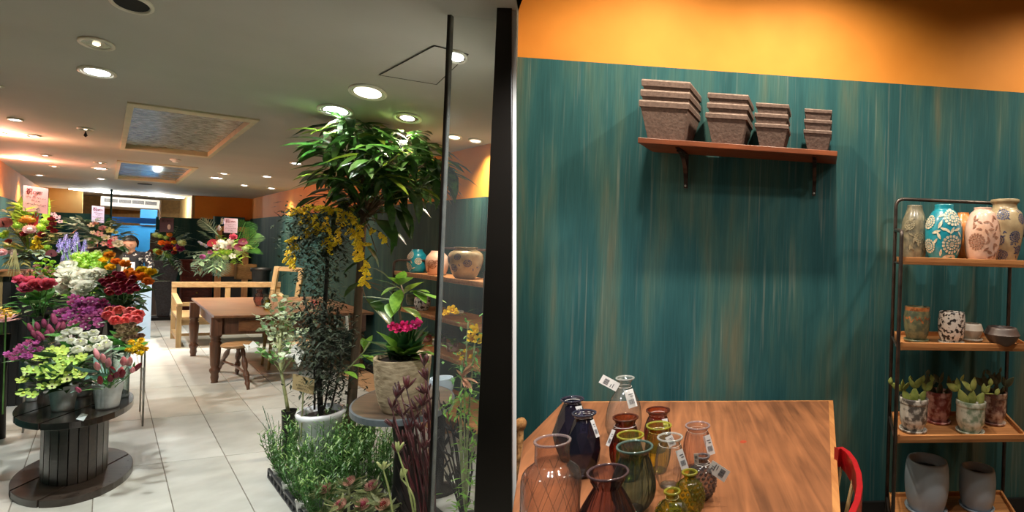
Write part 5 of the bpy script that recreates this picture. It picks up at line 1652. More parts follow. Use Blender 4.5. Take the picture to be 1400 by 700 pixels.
        mb.use(m2 or m).ball((0, 0, 0.1), 0.42, 9, 6, sc=(1, 1, 1.2))
    elif kind == 'anthurium':
        vs = [P3(0, 0, 0)]; n = 14
        for k in range(n + 1):
            a = -PI + 2 * PI * k / n
            r = 1.0 * (1 - 0.45 * math.cos(a) ** 2 * (1 if math.cos(a) < 0 else 0)) * (1 + 0.35 * max(0, math.cos(a)) ** 4)
            vs.append(P3(r, a, 0.18 * r * abs(math.sin(a))))
        mb.add(vs, [(0, k + 1, k + 2) for k in range(n)])
        mb.use(m2 or m).tube([(0, 0, 0), (0.2, 0, 0.3), (0.45, 0, 0.62)], [0.09, 0.08, 0.03], 6)
    me = mb.mesh('bloom_' + kind, smooth=True)
    BL_[key] = me
    random.setstate(st_)
    return me
LEAFM = {}
def leafmesh(m, L=1.0, W=0.3, curl=0.3, fold=0.25, segs=4, wide=0.45):
    k = (m.name, L, W, curl, fold, wide)
    if k not in LEAFM:
        me = MB().use(m).leaf((0, 0, 0), (0, 0, 1), (0, 1, 0), L, W, curl, segs, fold, wide=wide).mesh('leaf', smooth=True)
        LEAFM[k] = me
    return LEAFM[k]
FG = {'mid': mat('mid_green_leaf', '#4f8a38', 0.45, col2='#346428', scale=14, rnd=0.25, hue=0.02, trans=0.25),
      'dark': mat('dark_green_leaf', '#2c5426', 0.4, col2='#1c3a1a', scale=14, rnd=0.3, hue=0.02, trans=0.2),
      'lime': mat('lime_leaf', '#8fb844', 0.5, col2='#6c9830', scale=14, rnd=0.2, hue=0.02, trans=0.3),
      'grey': mat('grey_green_leaf', '#8ea588', 0.6, col2='#66806a', scale=14, rnd=0.2, hue=0.02, trans=0.2),
      'olive': mat('olive_leaf', '#7d7f42', 0.6, col2='#5a5f2c', scale=14, rnd=0.3, hue=0.03, trans=0.2),
      'blue': mat('blue_green_leaf', '#5e8578', 0.55, col2='#456a5e', scale=14, rnd=0.2, trans=0.15),
      'wine': mat('wine_red_leaf', '#5a1a1e', 0.45, col2='#3a0f14', scale=14, rnd=0.3),
      'stem': mat('green_stem', '#5c8a42', 0.5, col2='#41682e', scale=10)}
def fm(name, c, c2=None, rnd=0.16, hue=0.012, rough=0.5, scale=9, tr=0.3):
    return mat(name, c, rough, col2=c2, scale=scale, rnd=rnd, hue=hue, trans=tr)
PK = fm('pink_rose_petal', '#f07f94', '#dc5a76'); CORAL = fm('coral_petal', '#f98378', '#e86462'); WH = fm('white_petal', '#fffef6', '#f2f3dc', rnd=0.05)
LIME = fm('lime_floret', '#b4d94a', '#8fbf30'); ORG = fm('orange_petal', '#f5a03a', '#e57a1c'); YEL = fm('yellow_petal', '#f2cf2e', '#dbae14')
CRIM = fm('crimson_petal', '#b3153c', '#86102c'); MAG = fm('magenta_petal', '#d67fb8', '#b04c8c', rnd=0.3, hue=0.03); PLUM = fm('plum_petal', '#9c3a6e', '#7a2450', rnd=0.3)
LAV = fm('lavender_petal', '#a79be0', '#8577cc', rnd=0.12); LAVW = fm('pale_lavender_petal', '#dcd8f2', '#b9b1e6', rnd=0.1)
TPK = fm('pink_tulip_petal', '#d97a9a', '#b84a74', rnd=0.15); TPL = fm('pale_pink_tulip_petal', '#f2b8b6', '#e58c94', rnd=0.1); TRD = fm('deep_red_tulip_petal', '#8c1730', '#6a0f22')
PHE = fm('pale_green_petal', '#cfd99a', '#a9bf66', rnd=0.15, hue=0.02); HEL = fm('green_hellebore_petal', '#b6cf6a', '#8fae44', rnd=0.15, hue=0.02)
DUST = fm('dusty_pink_petal', '#c99a86', '#a87464', rnd=0.2); BRN = fm('brown_green_bud', '#8a7452', '#6a4a3a', rnd=0.25, hue=0.03)
PPK = fm('pale_pink_petal', '#ecc6c6', '#dca4ac', rnd=0.1); MUS = fm('mustard_floret', '#c98a20', '#9c6414', rnd=0.2); RST = fm('dark_red_petal', '#8a1f22', '#5c1016', rnd=0.25)
CTR = mat('yellow_green_centre', '#c9cf5a', 0.6, col2='#9fae3c', scale=20); DKC = mat('dark_centre', '#3a1a1c', 0.6)
def flower_stem(name, label, group, u, v, Y, size, kind, m, m2, foot, leafm=None, nleaf=2, leafL=0.1, cat='flower', tilt=0.6, seed=None, face=True, leafW=0.28):
    """one cut flower: the bloom at a picture position and distance, its stem running down to foot"""
    p = at(u, v, Y)
    t = thing(name, label, cat, foot, group)
    k = Y / FOC
    r = size * k / (widthscale(u) ** 0.6)
    cd = Vector((0, 0, H)) - p; cd.z = cd.z * 0.3; cd.normalize()
    out = Vector((p.x - foot.x, p.y - foot.y, 0))
    d = Vector((0, 0, 1)) * (1 - tilt * 0.3) + (cd * tilt if face else Vector()) + out * 1.2 + Vector((random.uniform(-.2, .2), random.uniform(-.2, .2), 0))
    if kind == 'tulip': d = Vector((random.uniform(-.25, .25), random.uniform(-.25, .1), 1)) + out * 2.5
    if kind == 'spike': d = Vector((random.uniform(-.1, .1), random.uniform(-.1, .1), 1))
    d.normalize()
    put('bloom', bloom(kind, m, m2, seed if seed is not None else random.randrange(2)), t, p - foot, (r * 0.82, r * 0.82, r * 1.4) if kind == 'tulip' else r, aim(d, random.uniform(0, 6)))
    e = p - d * r * 0.5
    mid = (foot + e) / 2 + Vector((out.x * 0.15, out.y * 0.15, 0.02))
    q1 = foot + (mid - foot) * 0.5 + Vector((0, 0, 0.01))
    MB().tube([foot, q1, mid, e], [0.003, 0.003, 0.0028, 0.0024], 4, cap=False).build('stem', FG['stem'], t, smooth=True)
    if leafm:
        for i in range(nleaf):
            f = random.uniform(0.45, 0.93)
            b = foot + (e - foot) * f
            a = random.uniform(0, 2 * PI)
            ld = Vector((math.cos(a), math.sin(a) * 0.8 - 0.25, random.uniform(0.1, 0.9)))
            put('leaf', leafmesh(leafm, 1.0, leafW), t, b - foot, leafL * random.uniform(0.7, 1.2), aim(ld, random.uniform(0, 6)))
    return t
# ================================================================ the cable reel table
cS = onz(102, 640, 0)
cS = Vector((ray(102, 640)[0] * 3.33, 3.33, 0))
dS = Vector((cS.x, cS.y, 0)).normalized(); pS = Vector((-dS.y, dS.x, 0))
MS = oval(cS, 2.2)
rS = 0.24
SPM = wood('dark_stained_reel_wood', '#40362f', '#2a221d', 'x', 4, rough=0.35, coat=0.2)
SPT = mat('dark_glossy_reel_top', '#2a211b', 0.16, col2='#181210', scale=8, coat=0.5)
sp_ = thing('cable_reel_table', 'dark stained wooden cable reel used as a table for the flower buckets', 'table', cS)
def disc_boards(z0, z1, r, m, cuts, name):
    ang = [2 * PI * k / 72 for k in range(72)]
    edges_ = [-1.0] + cuts + [1.0]
    for i in range(len(edges_) - 1):
        x0, x1 = edges_[i], edges_[i + 1]
        pts = []
        n = 24
        for k in range(n + 1):
            x = x0 + (x1 - x0) * k / n
            pts.append((x, math.sqrt(max(0, 1 - x * x))))
        for k in range(n + 1):
            x = x1 - (x1 - x0) * k / n
            pts.append((x, -math.sqrt(max(0, 1 - x * x))))
        g = 0.004 / r
        lo, hi = min(p[0] for p in pts) + g * (i > 0), max(p[0] for p in pts) - g * (i < len(edges_) - 2)
        W = []
        for x, y in pts:
            x = min(max(x, lo), hi)
            X, Y_ = x * r, y * r
            W.append(cS + Vector((MS[0][0] * X + MS[0][1] * Y_, MS[1][0] * X + MS[1][1] * Y_, 0)))
        nn = len(W)
        mb = MB()
        mb.add([p + Vector((0, 0, z0)) for p in W] + [p + Vector((0, 0, z1)) for p in W], [tuple(range(nn))[::-1], tuple(range(nn, 2 * nn))] + [(k, (k + 1) % nn, (k + 1) % nn + nn, k + nn) for k in range(nn)])
        mb.build(name, m, sp_, bevel=0.004)
disc_boards(0.0, 0.045, rS * 1.02, SPM, [-0.36, 0.36], 'plank')
disc_boards(0.445, 0.485, rS, SPT, [-0.33, 0.33], 'plank')
nst = 22
for k in range(nst):
    a0, a1 = 2 * PI * (k + 0.04) / nst, 2 * PI * (k + 0.96) / nst
    rr = rS * 0.57
    def Q(a, r): return cS + Vector((MS[0][0] * r * math.cos(a) + MS[0][1] * r * math.sin(a), MS[1][0] * r * math.cos(a) + MS[1][1] * r * math.sin(a), 0.045))
    MB().hexa([Q(a0, rr * 0.9), Q(a1, rr * 0.9), Q(a1, rr), Q(a0, rr)] + [p + Vector((0, 0, 0.4)) for p in (Q(a0, rr * 0.9), Q(a1, rr * 0.9), Q(a1, rr), Q(a0, rr))]).build('plank', SPM, sp_, bevel=0.003)
def Qs(a, f, z):
    r = rS * f
    return cS + Vector((MS[0][0] * r * math.cos(a) + MS[0][1] * r * math.sin(a), MS[1][0] * r * math.cos(a) + MS[1][1] * r * math.sin(a), z))
for a in [0.3 * k for k in range(21)]:
    if math.sin(a * 2.3) > -0.2: MB().lathe(Qs(a, 0.93, 0.0455), [(0.004, 0), (0.0001, 0.0015)], 6).build('nail', BLACK, sp_)
MB().quadprism([onz(x, y, 0.486) for x, y in ((104, 573), (114, 576), (120, 567), (111, 565))], (0, 0, 0.001)).build('sticker', mat('pale_sticker', '#b9c4c4', 0.5), sp_)
ZT = 0.485
def bucket(u, vb, hw, vt, label, z=ZT, group='galvanised buckets on the reel table', m=STEEL, Y=None, e=1.25, flare=0.74, cat='bucket', name='galvanised_bucket'):
    c = onz(u, vb, z + 0.001) if Y is None else at(u, vb, Y)
    if Y is not None: c.z = z + 0.001
    k = c.y / FOC; ws = widthscale(u)
    r = hw * k / ws; h = (vb - vt) * k if Y is None else max(0.12, at(u, vt, Y).z - c.z)
    M = oval(c, e)
    t = thing(name, label, cat, c, group)
    pr = []
    for i in range(13):
        f = i / 12
        rr = r * (flare + (1 - flare) * f)
        if i in (8, 10): rr *= 1.025
        pr.append((rr, h * f))
    pr += [(r * 1.04, h * 1.0), (r * 1.04, h * 1.015), (r * 0.97, h * 1.01), (r * flare * 0.97, h * 0.1), (0.0001, h * 0.09)]
    MB().lathe(c, pr, 36, M).build('body', m, t, smooth=True)
    MB().lathe(c, [(r * 0.94, h * 0.86), (0.0001, h * 0.86)], 20, M).build('water', mat('dark_water', '#20261f', 0.08), t)
    return c, r, h, t
def region(cx, cy, rx, ry, n, jit=0.25):
    out = []
    for k in range(n):
        f = math.sqrt((k + 0.5) / n); a = k * 2.39996 + random.uniform(-jit, jit)
        out.append((cx + rx * f * math.cos(a), cy + ry * f * math.sin(a)))
    return out
ORDN = ['', 'second', 'third', 'fourth', 'fifth', 'sixth', 'seventh', 'eighth']
def bunch(spots, Y, size, kind, m, m2, foot, fr, name, label, group, leafm=FG['mid'], nleaf=2, leafL=0.1, cat='flower', dY=0.12, **kw):
    vs_ = [p[1] for p in spots]; vm, vM = min(vs_), max(vs_)
    order = {p: i for i, p in enumerate(sorted(spots))}
    for (u, v) in spots:
        i = order[(u, v)]; N = len(spots)
        lab = label
        if 2 <= N <= 15:
            j = i if i < N / 2 else N - 1 - i
            lab = label + ', ' + (ORDN[j] + ' from the ' if j else '') + (('left' if i < N / 2 else 'right') if j else ('leftmost' if i == 0 else 'rightmost'))
        if N > 15:
            byv = sorted(spots, key=lambda p: p[1]); nr = math.ceil(N / 8); row = min(nr - 1, byv.index((u, v)) // 8)
            mem = sorted(byv[row * 8:(row + 1) * 8])
            i = mem.index((u, v)); n_ = len(mem); j = i if i < n_ / 2 else n_ - 1 - i
            rn = ('top row', 'second row', 'third row', 'fourth row', 'fifth row')[row] if row < nr - 1 else 'lowest row'
            lab = label + ', ' + rn + ', ' + (ORDN[j] + ' from the ' if j else '') + (('left' if i < n_ / 2 else 'right') if j else ('leftmost' if i == 0 else 'rightmost'))
        f = (v - vm) / max(1, vM - vm)       # lower blooms stand nearer
        a = random.uniform(0, 2 * PI); q = random.uniform(0, fr)
        ft = foot + Vector((q * math.cos(a), q * math.sin(a), 0.02))
        flower_stem(name, lab, group, u, v, Y + dY * (0.5 - f) + random.uniform(-.03, .03), size * random.uniform(0.88, 1.12), kind, m, m2, ft, leafm, nleaf, leafL, cat, **kw)
def tuft(parent, p, n, L, W, m, name='foliage', up=0.5, spread=1.0, rad=0.03, curl=0.4, kind='stuff', sc=(1, 1, 1)):
    mb = MB()
    for _ in range(n):
        a = random.uniform(0, 2 * PI); z = random.uniform(-0.1, 1.0) * up * 2
        d = Vector((math.cos(a) * spread, math.sin(a) * spread, z))
        q = p + Vector((random.uniform(-rad, rad) * sc[0], random.uniform(-rad, rad) * sc[1], random.uniform(-rad, rad) * sc[2]))
        mb.leaf(q, d, (0, 0, 1), L * random.uniform(0.6, 1.1), W * random.uniform(0.7, 1.1), curl, 3, 0.2)
    return mb.build(name, m, parent, smooth=True, kind=kind)
# buckets in front
cB1, rB1, hB1, tB1 = bucket(86, 560, 21.5, 526, 'galvanised bucket of green hellebores at the front of the reel table')
cB2, rB2, hB2, tB2 = bucket(147, 557, 22, 523, 'galvanised bucket of pink tulips at the front of the reel table')
cB3, rB3, hB3, tB3 = bucket(43, 548, 10, 532, 'small galvanised bucket under the drooping hellebores', e=1.1)
STL2 = mat('tall_tin', '#b2b5b4', 0.3, metal=0.9, col2='#6f7272', scale=10, sharp=(0.3, 0.75))
cB4, rB4, hB4, tB4 = bucket(110, 541, 17, 484, 'taller shiny tin of white ranunculus behind the front buckets', m=STL2, e=1.1, flare=0.9)
cB5, rB5, hB5, tB5 = bucket(38, 541, 13, 492, 'taller tin of magenta stocks at the end of the reel table', m=STL2, e=1.1, flare=0.9)
GLV = thinglass('vase_glass_plain', (0.85, 0.9, 0.88), (0.4, 0.45, 0.42), 0.05)
cB6, rB6, hB6, tB6 = bucket(164, 545, 13, 470, 'clear glass cylinder of dark ranunculus behind the pink tulips', m=GLV, e=1.0, flare=0.95, group=None, cat='vase', name='glass_vase')
cB7, rB7, hB7, tB7 = bucket(70, 536, 12, 466, 'tall tin of rose pink tulips behind the hellebores', m=STL2, e=1.0, flare=0.92)
top = lambda c, h, f=0.55: c + Vector((0, 0, h * f))
# front hellebores
G = 'green hellebores in the front bucket'
bunch(region(80, 500, 38, 26, 20) + [(32, 537), (45, 540), (58, 528), (30, 520), (38, 505), (84, 478), (62, 486)], 3.05, 8.6, 'open', HEL, CTR, top(cB1, hB1, 0.9), rB1 * 0.5, 'hellebore', 'pale green hellebore in the front bucket', G, FG['dark'], 2, 0.10, dY=0.2, tilt=0.9)
bunch(region(76, 506, 40, 28, 10), 3.08, 6.2, 'open', PHE, DKC, top(cB1, hB1, 0.9), rB1 * 0.5, 'hellebore', 'cream hellebore with a dark eye', 'cream hellebores in the front bucket', FG['mid'], 1, 0.09, dY=0.2, tilt=0.9)
# front tulips
G = 'pink tulips in the front bucket'
bunch([(132, 484), (141, 490), (148, 496), (133, 501), (169, 494), (177, 495), (165, 506), (181, 506)], 3.12, 8.0, 'tulip', TPL, TPL, top(cB2, hB2), rB2 * 0.5, 'tulip', 'pale pink tulip in the front bucket', G, FG['blue'], 1, 0.12, leafW=0.22)
bunch([(188, 502), (137, 520), (151, 517), (154, 507), (167, 511), (159, 513)], 3.05, 8.0, 'tulip', TRD, TRD, top(cB2, hB2), rB2 * 0.5, 'tulip', 'deep red tulip in the front bucket', 'deep red tulips in the front bucket', FG['mid'], 1, 0.08, leafW=0.22)
bunch([(115, 508), (107, 533)], 3.0, 7.6, 'tulip', TPK, TPK, top(cB2, hB2), rB2 * 0.5, 'tulip', 'mauve tulip drooping out of the front bucket', 'drooping mauve tulips', FG['blue'], 1, 0.09, leafW=0.2)
# white ranunculus
bunch([(92, 454), (104, 452), (117, 458), (84, 463), (98, 466), (110, 468), (122, 476), (139, 463), (145, 470), (130, 464), (106, 478), (135, 474), (128, 455), (93, 480)], 3.28, 8.2, 'ranunculus', WH, CTR, top(cB4, hB4, 0.8), rB4 * 0.6, 'ranunculus', 'white ranunculus in the tall tin', 'white ranunculus in the tall tin', FG['mid'], 1, 0.09)
# magenta stocks
bunch(region(40, 478, 17, 12, 20) + [(12, 487), (18, 491), (26, 490), (10, 484), (20, 484)], 3.28, 5.4, 'lisi', MAG, MAG, top(cB5, hB5, 0.8), rB5 * 0.7, 'stock', 'magenta stock flower in the end tin', 'magenta stocks in the end tin', FG['mid'], 1, 0.07)
# rose pink tulips with white tips
bunch([(42, 449), (51, 446), (60, 442), (74, 436), (46, 457), (55, 459), (64, 457), (71, 454), (53, 463), (80, 447), (86, 446), (68, 450)], 3.4, 8.0, 'tulip', TPK, WH, top(cB7, hB7, 0.9), rB7 * 0.6, 'tulip', 'rose pink tulip with a pale tip', 'rose pink tulips in the tin', FG['mid'], 1, 0.11, leafW=0.2)
# dark ranunculus and yellow balls
bunch(region(177, 455, 20, 13, 13), 3.35, 6.5, 'ranunculus', BRN, BRN, top(cB6, hB6, 0.8), rB6 * 0.5, 'ranunculus', 'brownish green ranunculus bud', 'brownish ranunculus in the glass cylinder', FG['mid'], 1, 0.09)
bunch(region(187, 474, 15, 10, 12), 3.2, 6.0, 'carnation', YEL, CTR, top(cB6, hB6, 0.8), rB6 * 0.5, 'carnation', 'bright yellow pom-pom flower', 'yellow pom-pom flowers in the glass cylinder', FG['mid'], 1, 0.09)
# ---- second tier behind: buckets on a wire stand
WIRE = mat('satin_wire', '#a8a6a0', 0.35, metal=0.8)
ZW = 0.62
cW = Vector((ray(115, 520)[0] * 3.95, 3.95, 0))
t = thing('wire_stand', 'thin metal wire stand carrying the rear flower buckets behind the reel', 'stand', cW)
pa, pb = onz(195, 583, 0), onz(31, 592, 0)
pa.z = pb.z = 0
bk_ = DA * 0.55
for p in (pa, pb):
    tube_path([p, p + Vector((0, 0, ZW)), p + bk_ + Vector((0, 0, ZW)), p + bk_, ], 0.006, 6, 0.03).build('side_frame', WIRE, t, smooth=True)
    MB().tube([p, p + bk_], 0.005, 6).build('floor_bar', WIRE, t)
    MB().tube([p + Vector((0, 0, 0.12)), p + bk_ * 0.4 + Vector((0, 0, 0.45))], 0.004, 6).build('brace', WIRE, t)
for f in (0, 0.33, 0.66, 1):
    MB().tube([pa + bk_ * f + Vector((0, 0, ZW)), pb + bk_ * f + Vector((0, 0, ZW))], 0.005, 6).build('top_bar', WIRE, t)
def rear(u, f, hw, h, label, m=BLACK, **kw):
    b = onplane(u, 500, pb + bk_ * f, Vector((-(pa - pb).y, (pa - pb).x, 0)))
    c = Vector((b.x, b.y, ZW + 0.006))
    k = c.y / FOC; r = hw * k / widthscale(u)
    t = thing('flower_bucket', label, 'bucket', c, 'dark buckets on the wire stand')
    MB().lathe(c, [(r * 0.75, 0), (r * 0.85, h * 0.5), (r, h), (r * 1.04, h), (r * 1.04, h * 1.03), (r * 0.95, h * 1.02), (r * 0.7, h * 0.1), (0.0001, h * 0.09)], 28).build('body', m, t, smooth=True)
    return c, r, h
BKT = mat('black_bucket_plastic', '#1e1f20', 0.4)
cR1, rR1, hR1 = rear(122, 0.25, 20, 0.26, 'dark bucket of purple lisianthus on the wire stand', BKT)
cR2, rR2, hR2 = rear(165, 0.3, 14, 0.28, 'dark bucket of coral ranunculus on the wire stand', BKT)
cR3, rR3, hR3 = rear(52, 0.35, 14, 0.28, 'dark bucket of large pink roses on the wire stand', BKT)
cR4, rR4, hR4 = rear(112, 0.75, 18, 0.33, 'dark bucket of white peonies at the back of the wire stand', BKT)
cR5, rR5, hR5 = rear(160, 0.8, 18, 0.33, 'dark bucket of crimson spray roses at the back of the wire stand', BKT)
bunch([(112, 411), (120, 425), (101, 408), (126, 412)] + region(113, 430, 34, 20, 26), 3.72, 7.6, 'lisi', MAG, WH, top(cR1, hR1, 0.8), rR1 * 0.6, 'lisianthus', 'purple pink lisianthus', 'purple pink lisianthus', FG['mid'], 1, 0.09)
bunch(region(134, 425, 24, 14, 14), 3.75, 6.4, 'lisi', PLUM, DKC, top(cR1, hR1, 0.8), rR1 * 0.6, 'lisianthus', 'dark plum lisianthus', 'dark plum lisianthus', FG['mid'], 1, 0.09)
bunch([(163, 424), (178, 426), (148, 431), (158, 438), (169, 439), (186, 437), (150, 424), (174, 434), (188, 430)], 3.68, 9.0, 'ranunculus', CORAL, CORAL, top(cR2, hR2, 0.8), rR2 * 0.6, 'ranunculus', 'large coral ranunculus by the aisle', 'coral ranunculus', FG['dark'], 2, 0.1)
bunch([(28, 383), (36, 394), (50, 389), (65, 388), (57, 392), (43, 385)], 3.95, 9.2, 'rose', PK, PK, top(cR3, hR3, 0.8), rR3 * 0.5, 'rose', 'large pink rose beside the dark planks', 'large pink roses', FG['mid'], 3, 0.13, leafW=0.5, tilt=1.0)
bunch([(90, 375), (84, 388), (98, 385), (110, 380), (106, 390), (118, 376), (128, 384), (118, 392), (111, 398), (88, 396), (132, 376), (101, 372), (94, 364)], 4.1, 10.0, 'rose', WH, WH, top(cR4, hR4, 0.8), rR4 * 0.6, 'peony', 'big white peony rose', 'white peony roses', FG['lime'], 1, 0.12)
bunch(region(124, 358, 24, 11, 13), 4.3, 8.5, 'ball', LIME, LIME, top(cR4, hR4, 0.8), rR4 * 0.6, 'viburnum', 'lime snowball head above the peony roses', 'lime green snowball heads', FG['lime'], 1, 0.1, cat='flower')
bunch(region(163, 388, 26, 15, 30), 4.0, 5.4, 'ranunculus', CRIM, CRIM, top(cR5, hR5, 0.8), rR5 * 0.6, 'spray_rose', 'small crimson spray rose', 'crimson spray roses', FG['dark'], 2, 0.1)
bunch([(159, 358), (171, 361), (178, 373), (184, 380), (193, 379), (202, 385), (185, 375), (150, 349), (176, 380)], 4.15, 7.0, 'rose', ORG, ORG, top(cR5, hR5, 0.8), rR5 * 0.6, 'rose', 'orange rose above the crimson ones', 'orange roses', FG['dark'], 2, 0.12)
bunch([(194, 370), (206, 372), (149, 352), (199, 377), (142, 356), (151, 366)], 4.2, 6.2, 'rose', YEL, YEL, top(cR5, hR5, 0.8), rR5 * 0.6, 'rose', 'yellow rose beside the orange ones', 'yellow roses', FG['dark'], 2, 0.12)
bunch(region(100, 342, 22, 20, 26, 0.4), 4.55, 4.6, 'spike', LAV, LAVW, top(cR4, hR4, 1.2), rR4 * 0.8, 'delphinium', 'lavender delphinium spike', 'lavender delphiniums', None, 0, 0.1, dY=0.05)
bunch(region(66, 368, 26, 12, 16), 4.3, 4.6, 'carnation', LIME, CTR, top(cR3, hR3, 1.0), rR3 * 0.6, 'button_chrysanthemum', 'lime button flower', 'lime button flowers', FG['grey'], 1, 0.08)
bunch(region(62, 372, 32, 9, 10), 4.25, 5.4, 'carnation', DUST, DUST, top(cR3, hR3, 1.0), rR3 * 0.6, 'carnation', 'dusty pink carnation under the sign arrangement', 'dusty pink carnations', FG['grey'], 1, 0.08)
for (c, r, h, m, n, L) in ((cR3, rR3, hR3, FG['mid'], 46, 0.14), (cR5, rR5, hR5, FG['dark'], 60, 0.18), (cR2, rR2, hR2, FG['dark'], 34, 0.14), (cR1, rR1, hR1, FG['mid'], 50, 0.13), (cR4, rR4, hR4, FG['mid'], 50, 0.16)):
    o = tuft(None, c + Vector((0, 0, h * 1.25)), n, L, L * 0.34, m, 'bouquet_foliage', 0.45, 1.0, 0.11)
    tag(o, {cR3.x: 'broad green leaves around the large pink roses', cR5.x: 'dark leaves hanging below the crimson and orange roses', cR2.x: 'dark leaves below the coral ranunculus', cR1.x: 'green leaves between the purple lisianthus', cR4.x: 'green leaves under the white peony roses'}[c.x], 'foliage')
o = tuft(None, cB6 + Vector((0, 0, hB6 * 0.9)), 40, 0.12, 0.02, FG['grey'], 'bouquet_foliage', 0.4, 1.0, 0.07); tag(o, 'fine grey green leaves around the yellow pom-pom flowers', 'foliage')
o = tuft(None, cB1 + Vector((0, 0, hB1 * 1.35)), 60, 0.12, 0.045, FG['dark'], 'bouquet_foliage', 0.3, 1.0, 0.10); tag(o, 'dark jagged leaves between the green hellebores', 'foliage')
o = tuft(None, cB2 + Vector((0, 0, hB2 * 1.0)), 18, 0.11, 0.035, FG['blue'], 'bouquet_foliage', 0.8, 0.7, 0.05, 0.3); tag(o, 'blue green tulip leaves in the front bucket', 'foliage')
o = tuft(None, cB4 + Vector((0, 0, hB4 * 1.15)), 40, 0.13, 0.045, FG['dark'], 'bouquet_foliage', 0.4, 0.9, 0.08); tag(o, 'dark leaves under the white ranunculus', 'foliage')

# ---- sign cards on sticks
PAPER = mat('lilac_card', '#cdb0c2', 0.7, col2='#c8aabd', scale=3)
PAPER2 = mat('pale_blue_card', '#b9b8e2', 0.7, col2='#b4b2de', scale=3)
PAPER3 = mat('pinkish_grey_card', '#d3bfd2', 0.7, col2='#cdb8cc', scale=3)
DCARD = mat('dark_mauve_card', '#4a3438', 0.7, col2='#443034', scale=3)
INK2 = mat('brown_ink', '#5a3a44', 0.8)
def sign(name_label, q, Y, m, ink, small=True, stick=0.35, bird=False):
    """q = corners in the picture: top left, top right, bottom right, bottom left"""
    a, b = at(*q[3], Y), at(*q[2], Y)
    tl = at(*q[0], Y)
    hgt = tl.z - a.z
    X = Vector((b.x - a.x, b.y - a.y, (b.z - a.z)))
    base = (a + b) / 2
    t = thing('sign_card', name_label, 'sign', base)
    n = X.normalized().cross(Vector((0, 0, 1))).normalized()
    Up = Vector((0, 0, hgt))
    c = MB().box(a, X, -n * 0.004, Up).build('card', m, t)
    MB().tube([base - n * 0.006 + Up * 0.3, base - n * 0.006 - Vector((0, 0, stick))], 0.004, 6).build('stick', mat('red_ribbon', '#b5402f', 0.5), t)
    W = X.length
    x = X.normalized()
    mid = base + n * 0.001
    words_on('祝', hgt * 0.26, ink, c, mid - x * W * 0.25 + Up * 0.78, x, (0, 0, 1), 'congratulation_character', extrude=0.0008)
    words_on('OPEN', hgt * 0.17, ink, c, mid + x * W * 0.13 + Up * 0.77, x, (0, 0, 1), 'open_lettering', extrude=0.0008)
    if small:
        for wf, hf, n_s in ((0.8, 0.58, 13), (0.4, 0.46, 6), (0.85, 0.31, 18), (0.4, 0.15, 4)):
            scribble(c, mid + Up * hf, x, (0, 0, 1), W * wf, hgt * (0.06 if n_s != 4 else 0.09), INK2, n_s)
    if bird:
        MB().ball(mid + x * W * 0.18 + Up * 0.35, W * 0.13, 8, 6, sc=(1, 0.3, 1.5)).build('flower_print', mat('beige_print', '#c9a890', 0.7), c)
    return t, base
sign('large lilac congratulation card standing above the arrangement by the orange wall', ((31, 253), (66, 256), (65, 293), (31, 288)), 4.75, PAPER, INKR)
sign('pale blue congratulation card before the green partition', ((126.5, 281), (144, 284), (142, 305), (125, 303)), 6.3, PAPER2, INKR)
sign('dark mauve congratulation card above the black pillar stand', ((218, 298), (237, 298), (237, 317), (218, 317)), 9.2, DCARD, mat('black_ink', '#140d0f', 0.8), bird=True, stick=0.2)
sign('lilac congratulation card before the framed board', ((306, 298), (325, 298), (324, 319), (306, 318)), 8.8, PAPER3, INKR, stick=0.25)

# ================================================================ congratulation arrangements
def arr(name, label, u, v, Y, cat='flower arrangement'):
    p = at(u, v, Y)
    return thing(name, label, cat, p), p
def stick_in(t, core, u, v, Y, size, kind, m, m2, name):
    p = at(u, v, Y)
    r = size * Y / FOC / (widthscale(u) ** 0.6)
    d = (p - core).normalized() + Vector((0.35, -0.6, 0.25)) if kind not in ('spike',) else (p - core).normalized() + Vector((0, 0, 0.3))
    put(name, bloom(kind, m, m2, random.randrange(2)), t, p - origin_of(t), r, aim(d, random.uniform(0, 6)))
    return p
def spray(t, core, spots, Y, m, L, W, name='foliage', n=14, twig=True):
    """leafy twigs from the core to picture spots, joined as one fine mass"""
    mb = MB().use(m)
    for (u, v) in spots:
        e = at(u, v, Y + random.uniform(-0.25, 0.25))
        mid = (core + e) / 2 + Vector((0, 0, (e - core).length * 0.12))
        pts = [core * (1 - s) ** 2 + mid * 2 * s * (1 - s) + e * s * s for s in [i / 6 for i in range(7)]]
        mb.tube(pts, [0.004] * 6 + [0.0015], 3, cap=False)
        for k in range(n):
            s = 0.25 + 0.75 * k / n
            i = min(5, int(s * 6)); f = s * 6 - i
            q = pts[i] * (1 - f) + pts[i + 1] * f
            dr = (pts[i + 1] - pts[i]).normalized()
            sd_ = dr.cross(Vector((0, 0, 1))).normalized() * (1 if k % 2 else -1)
            mb.leaf(q, dr * 0.7 + sd_ * random.uniform(0.5, 1) + Vector((0, 0, random.uniform(-.2, .4))), (0, 0, 1), L * random.uniform(.7, 1.1), W, 0.3, 3, 0.15)
    return mb.build(name, None, t, smooth=True, kind='stuff')
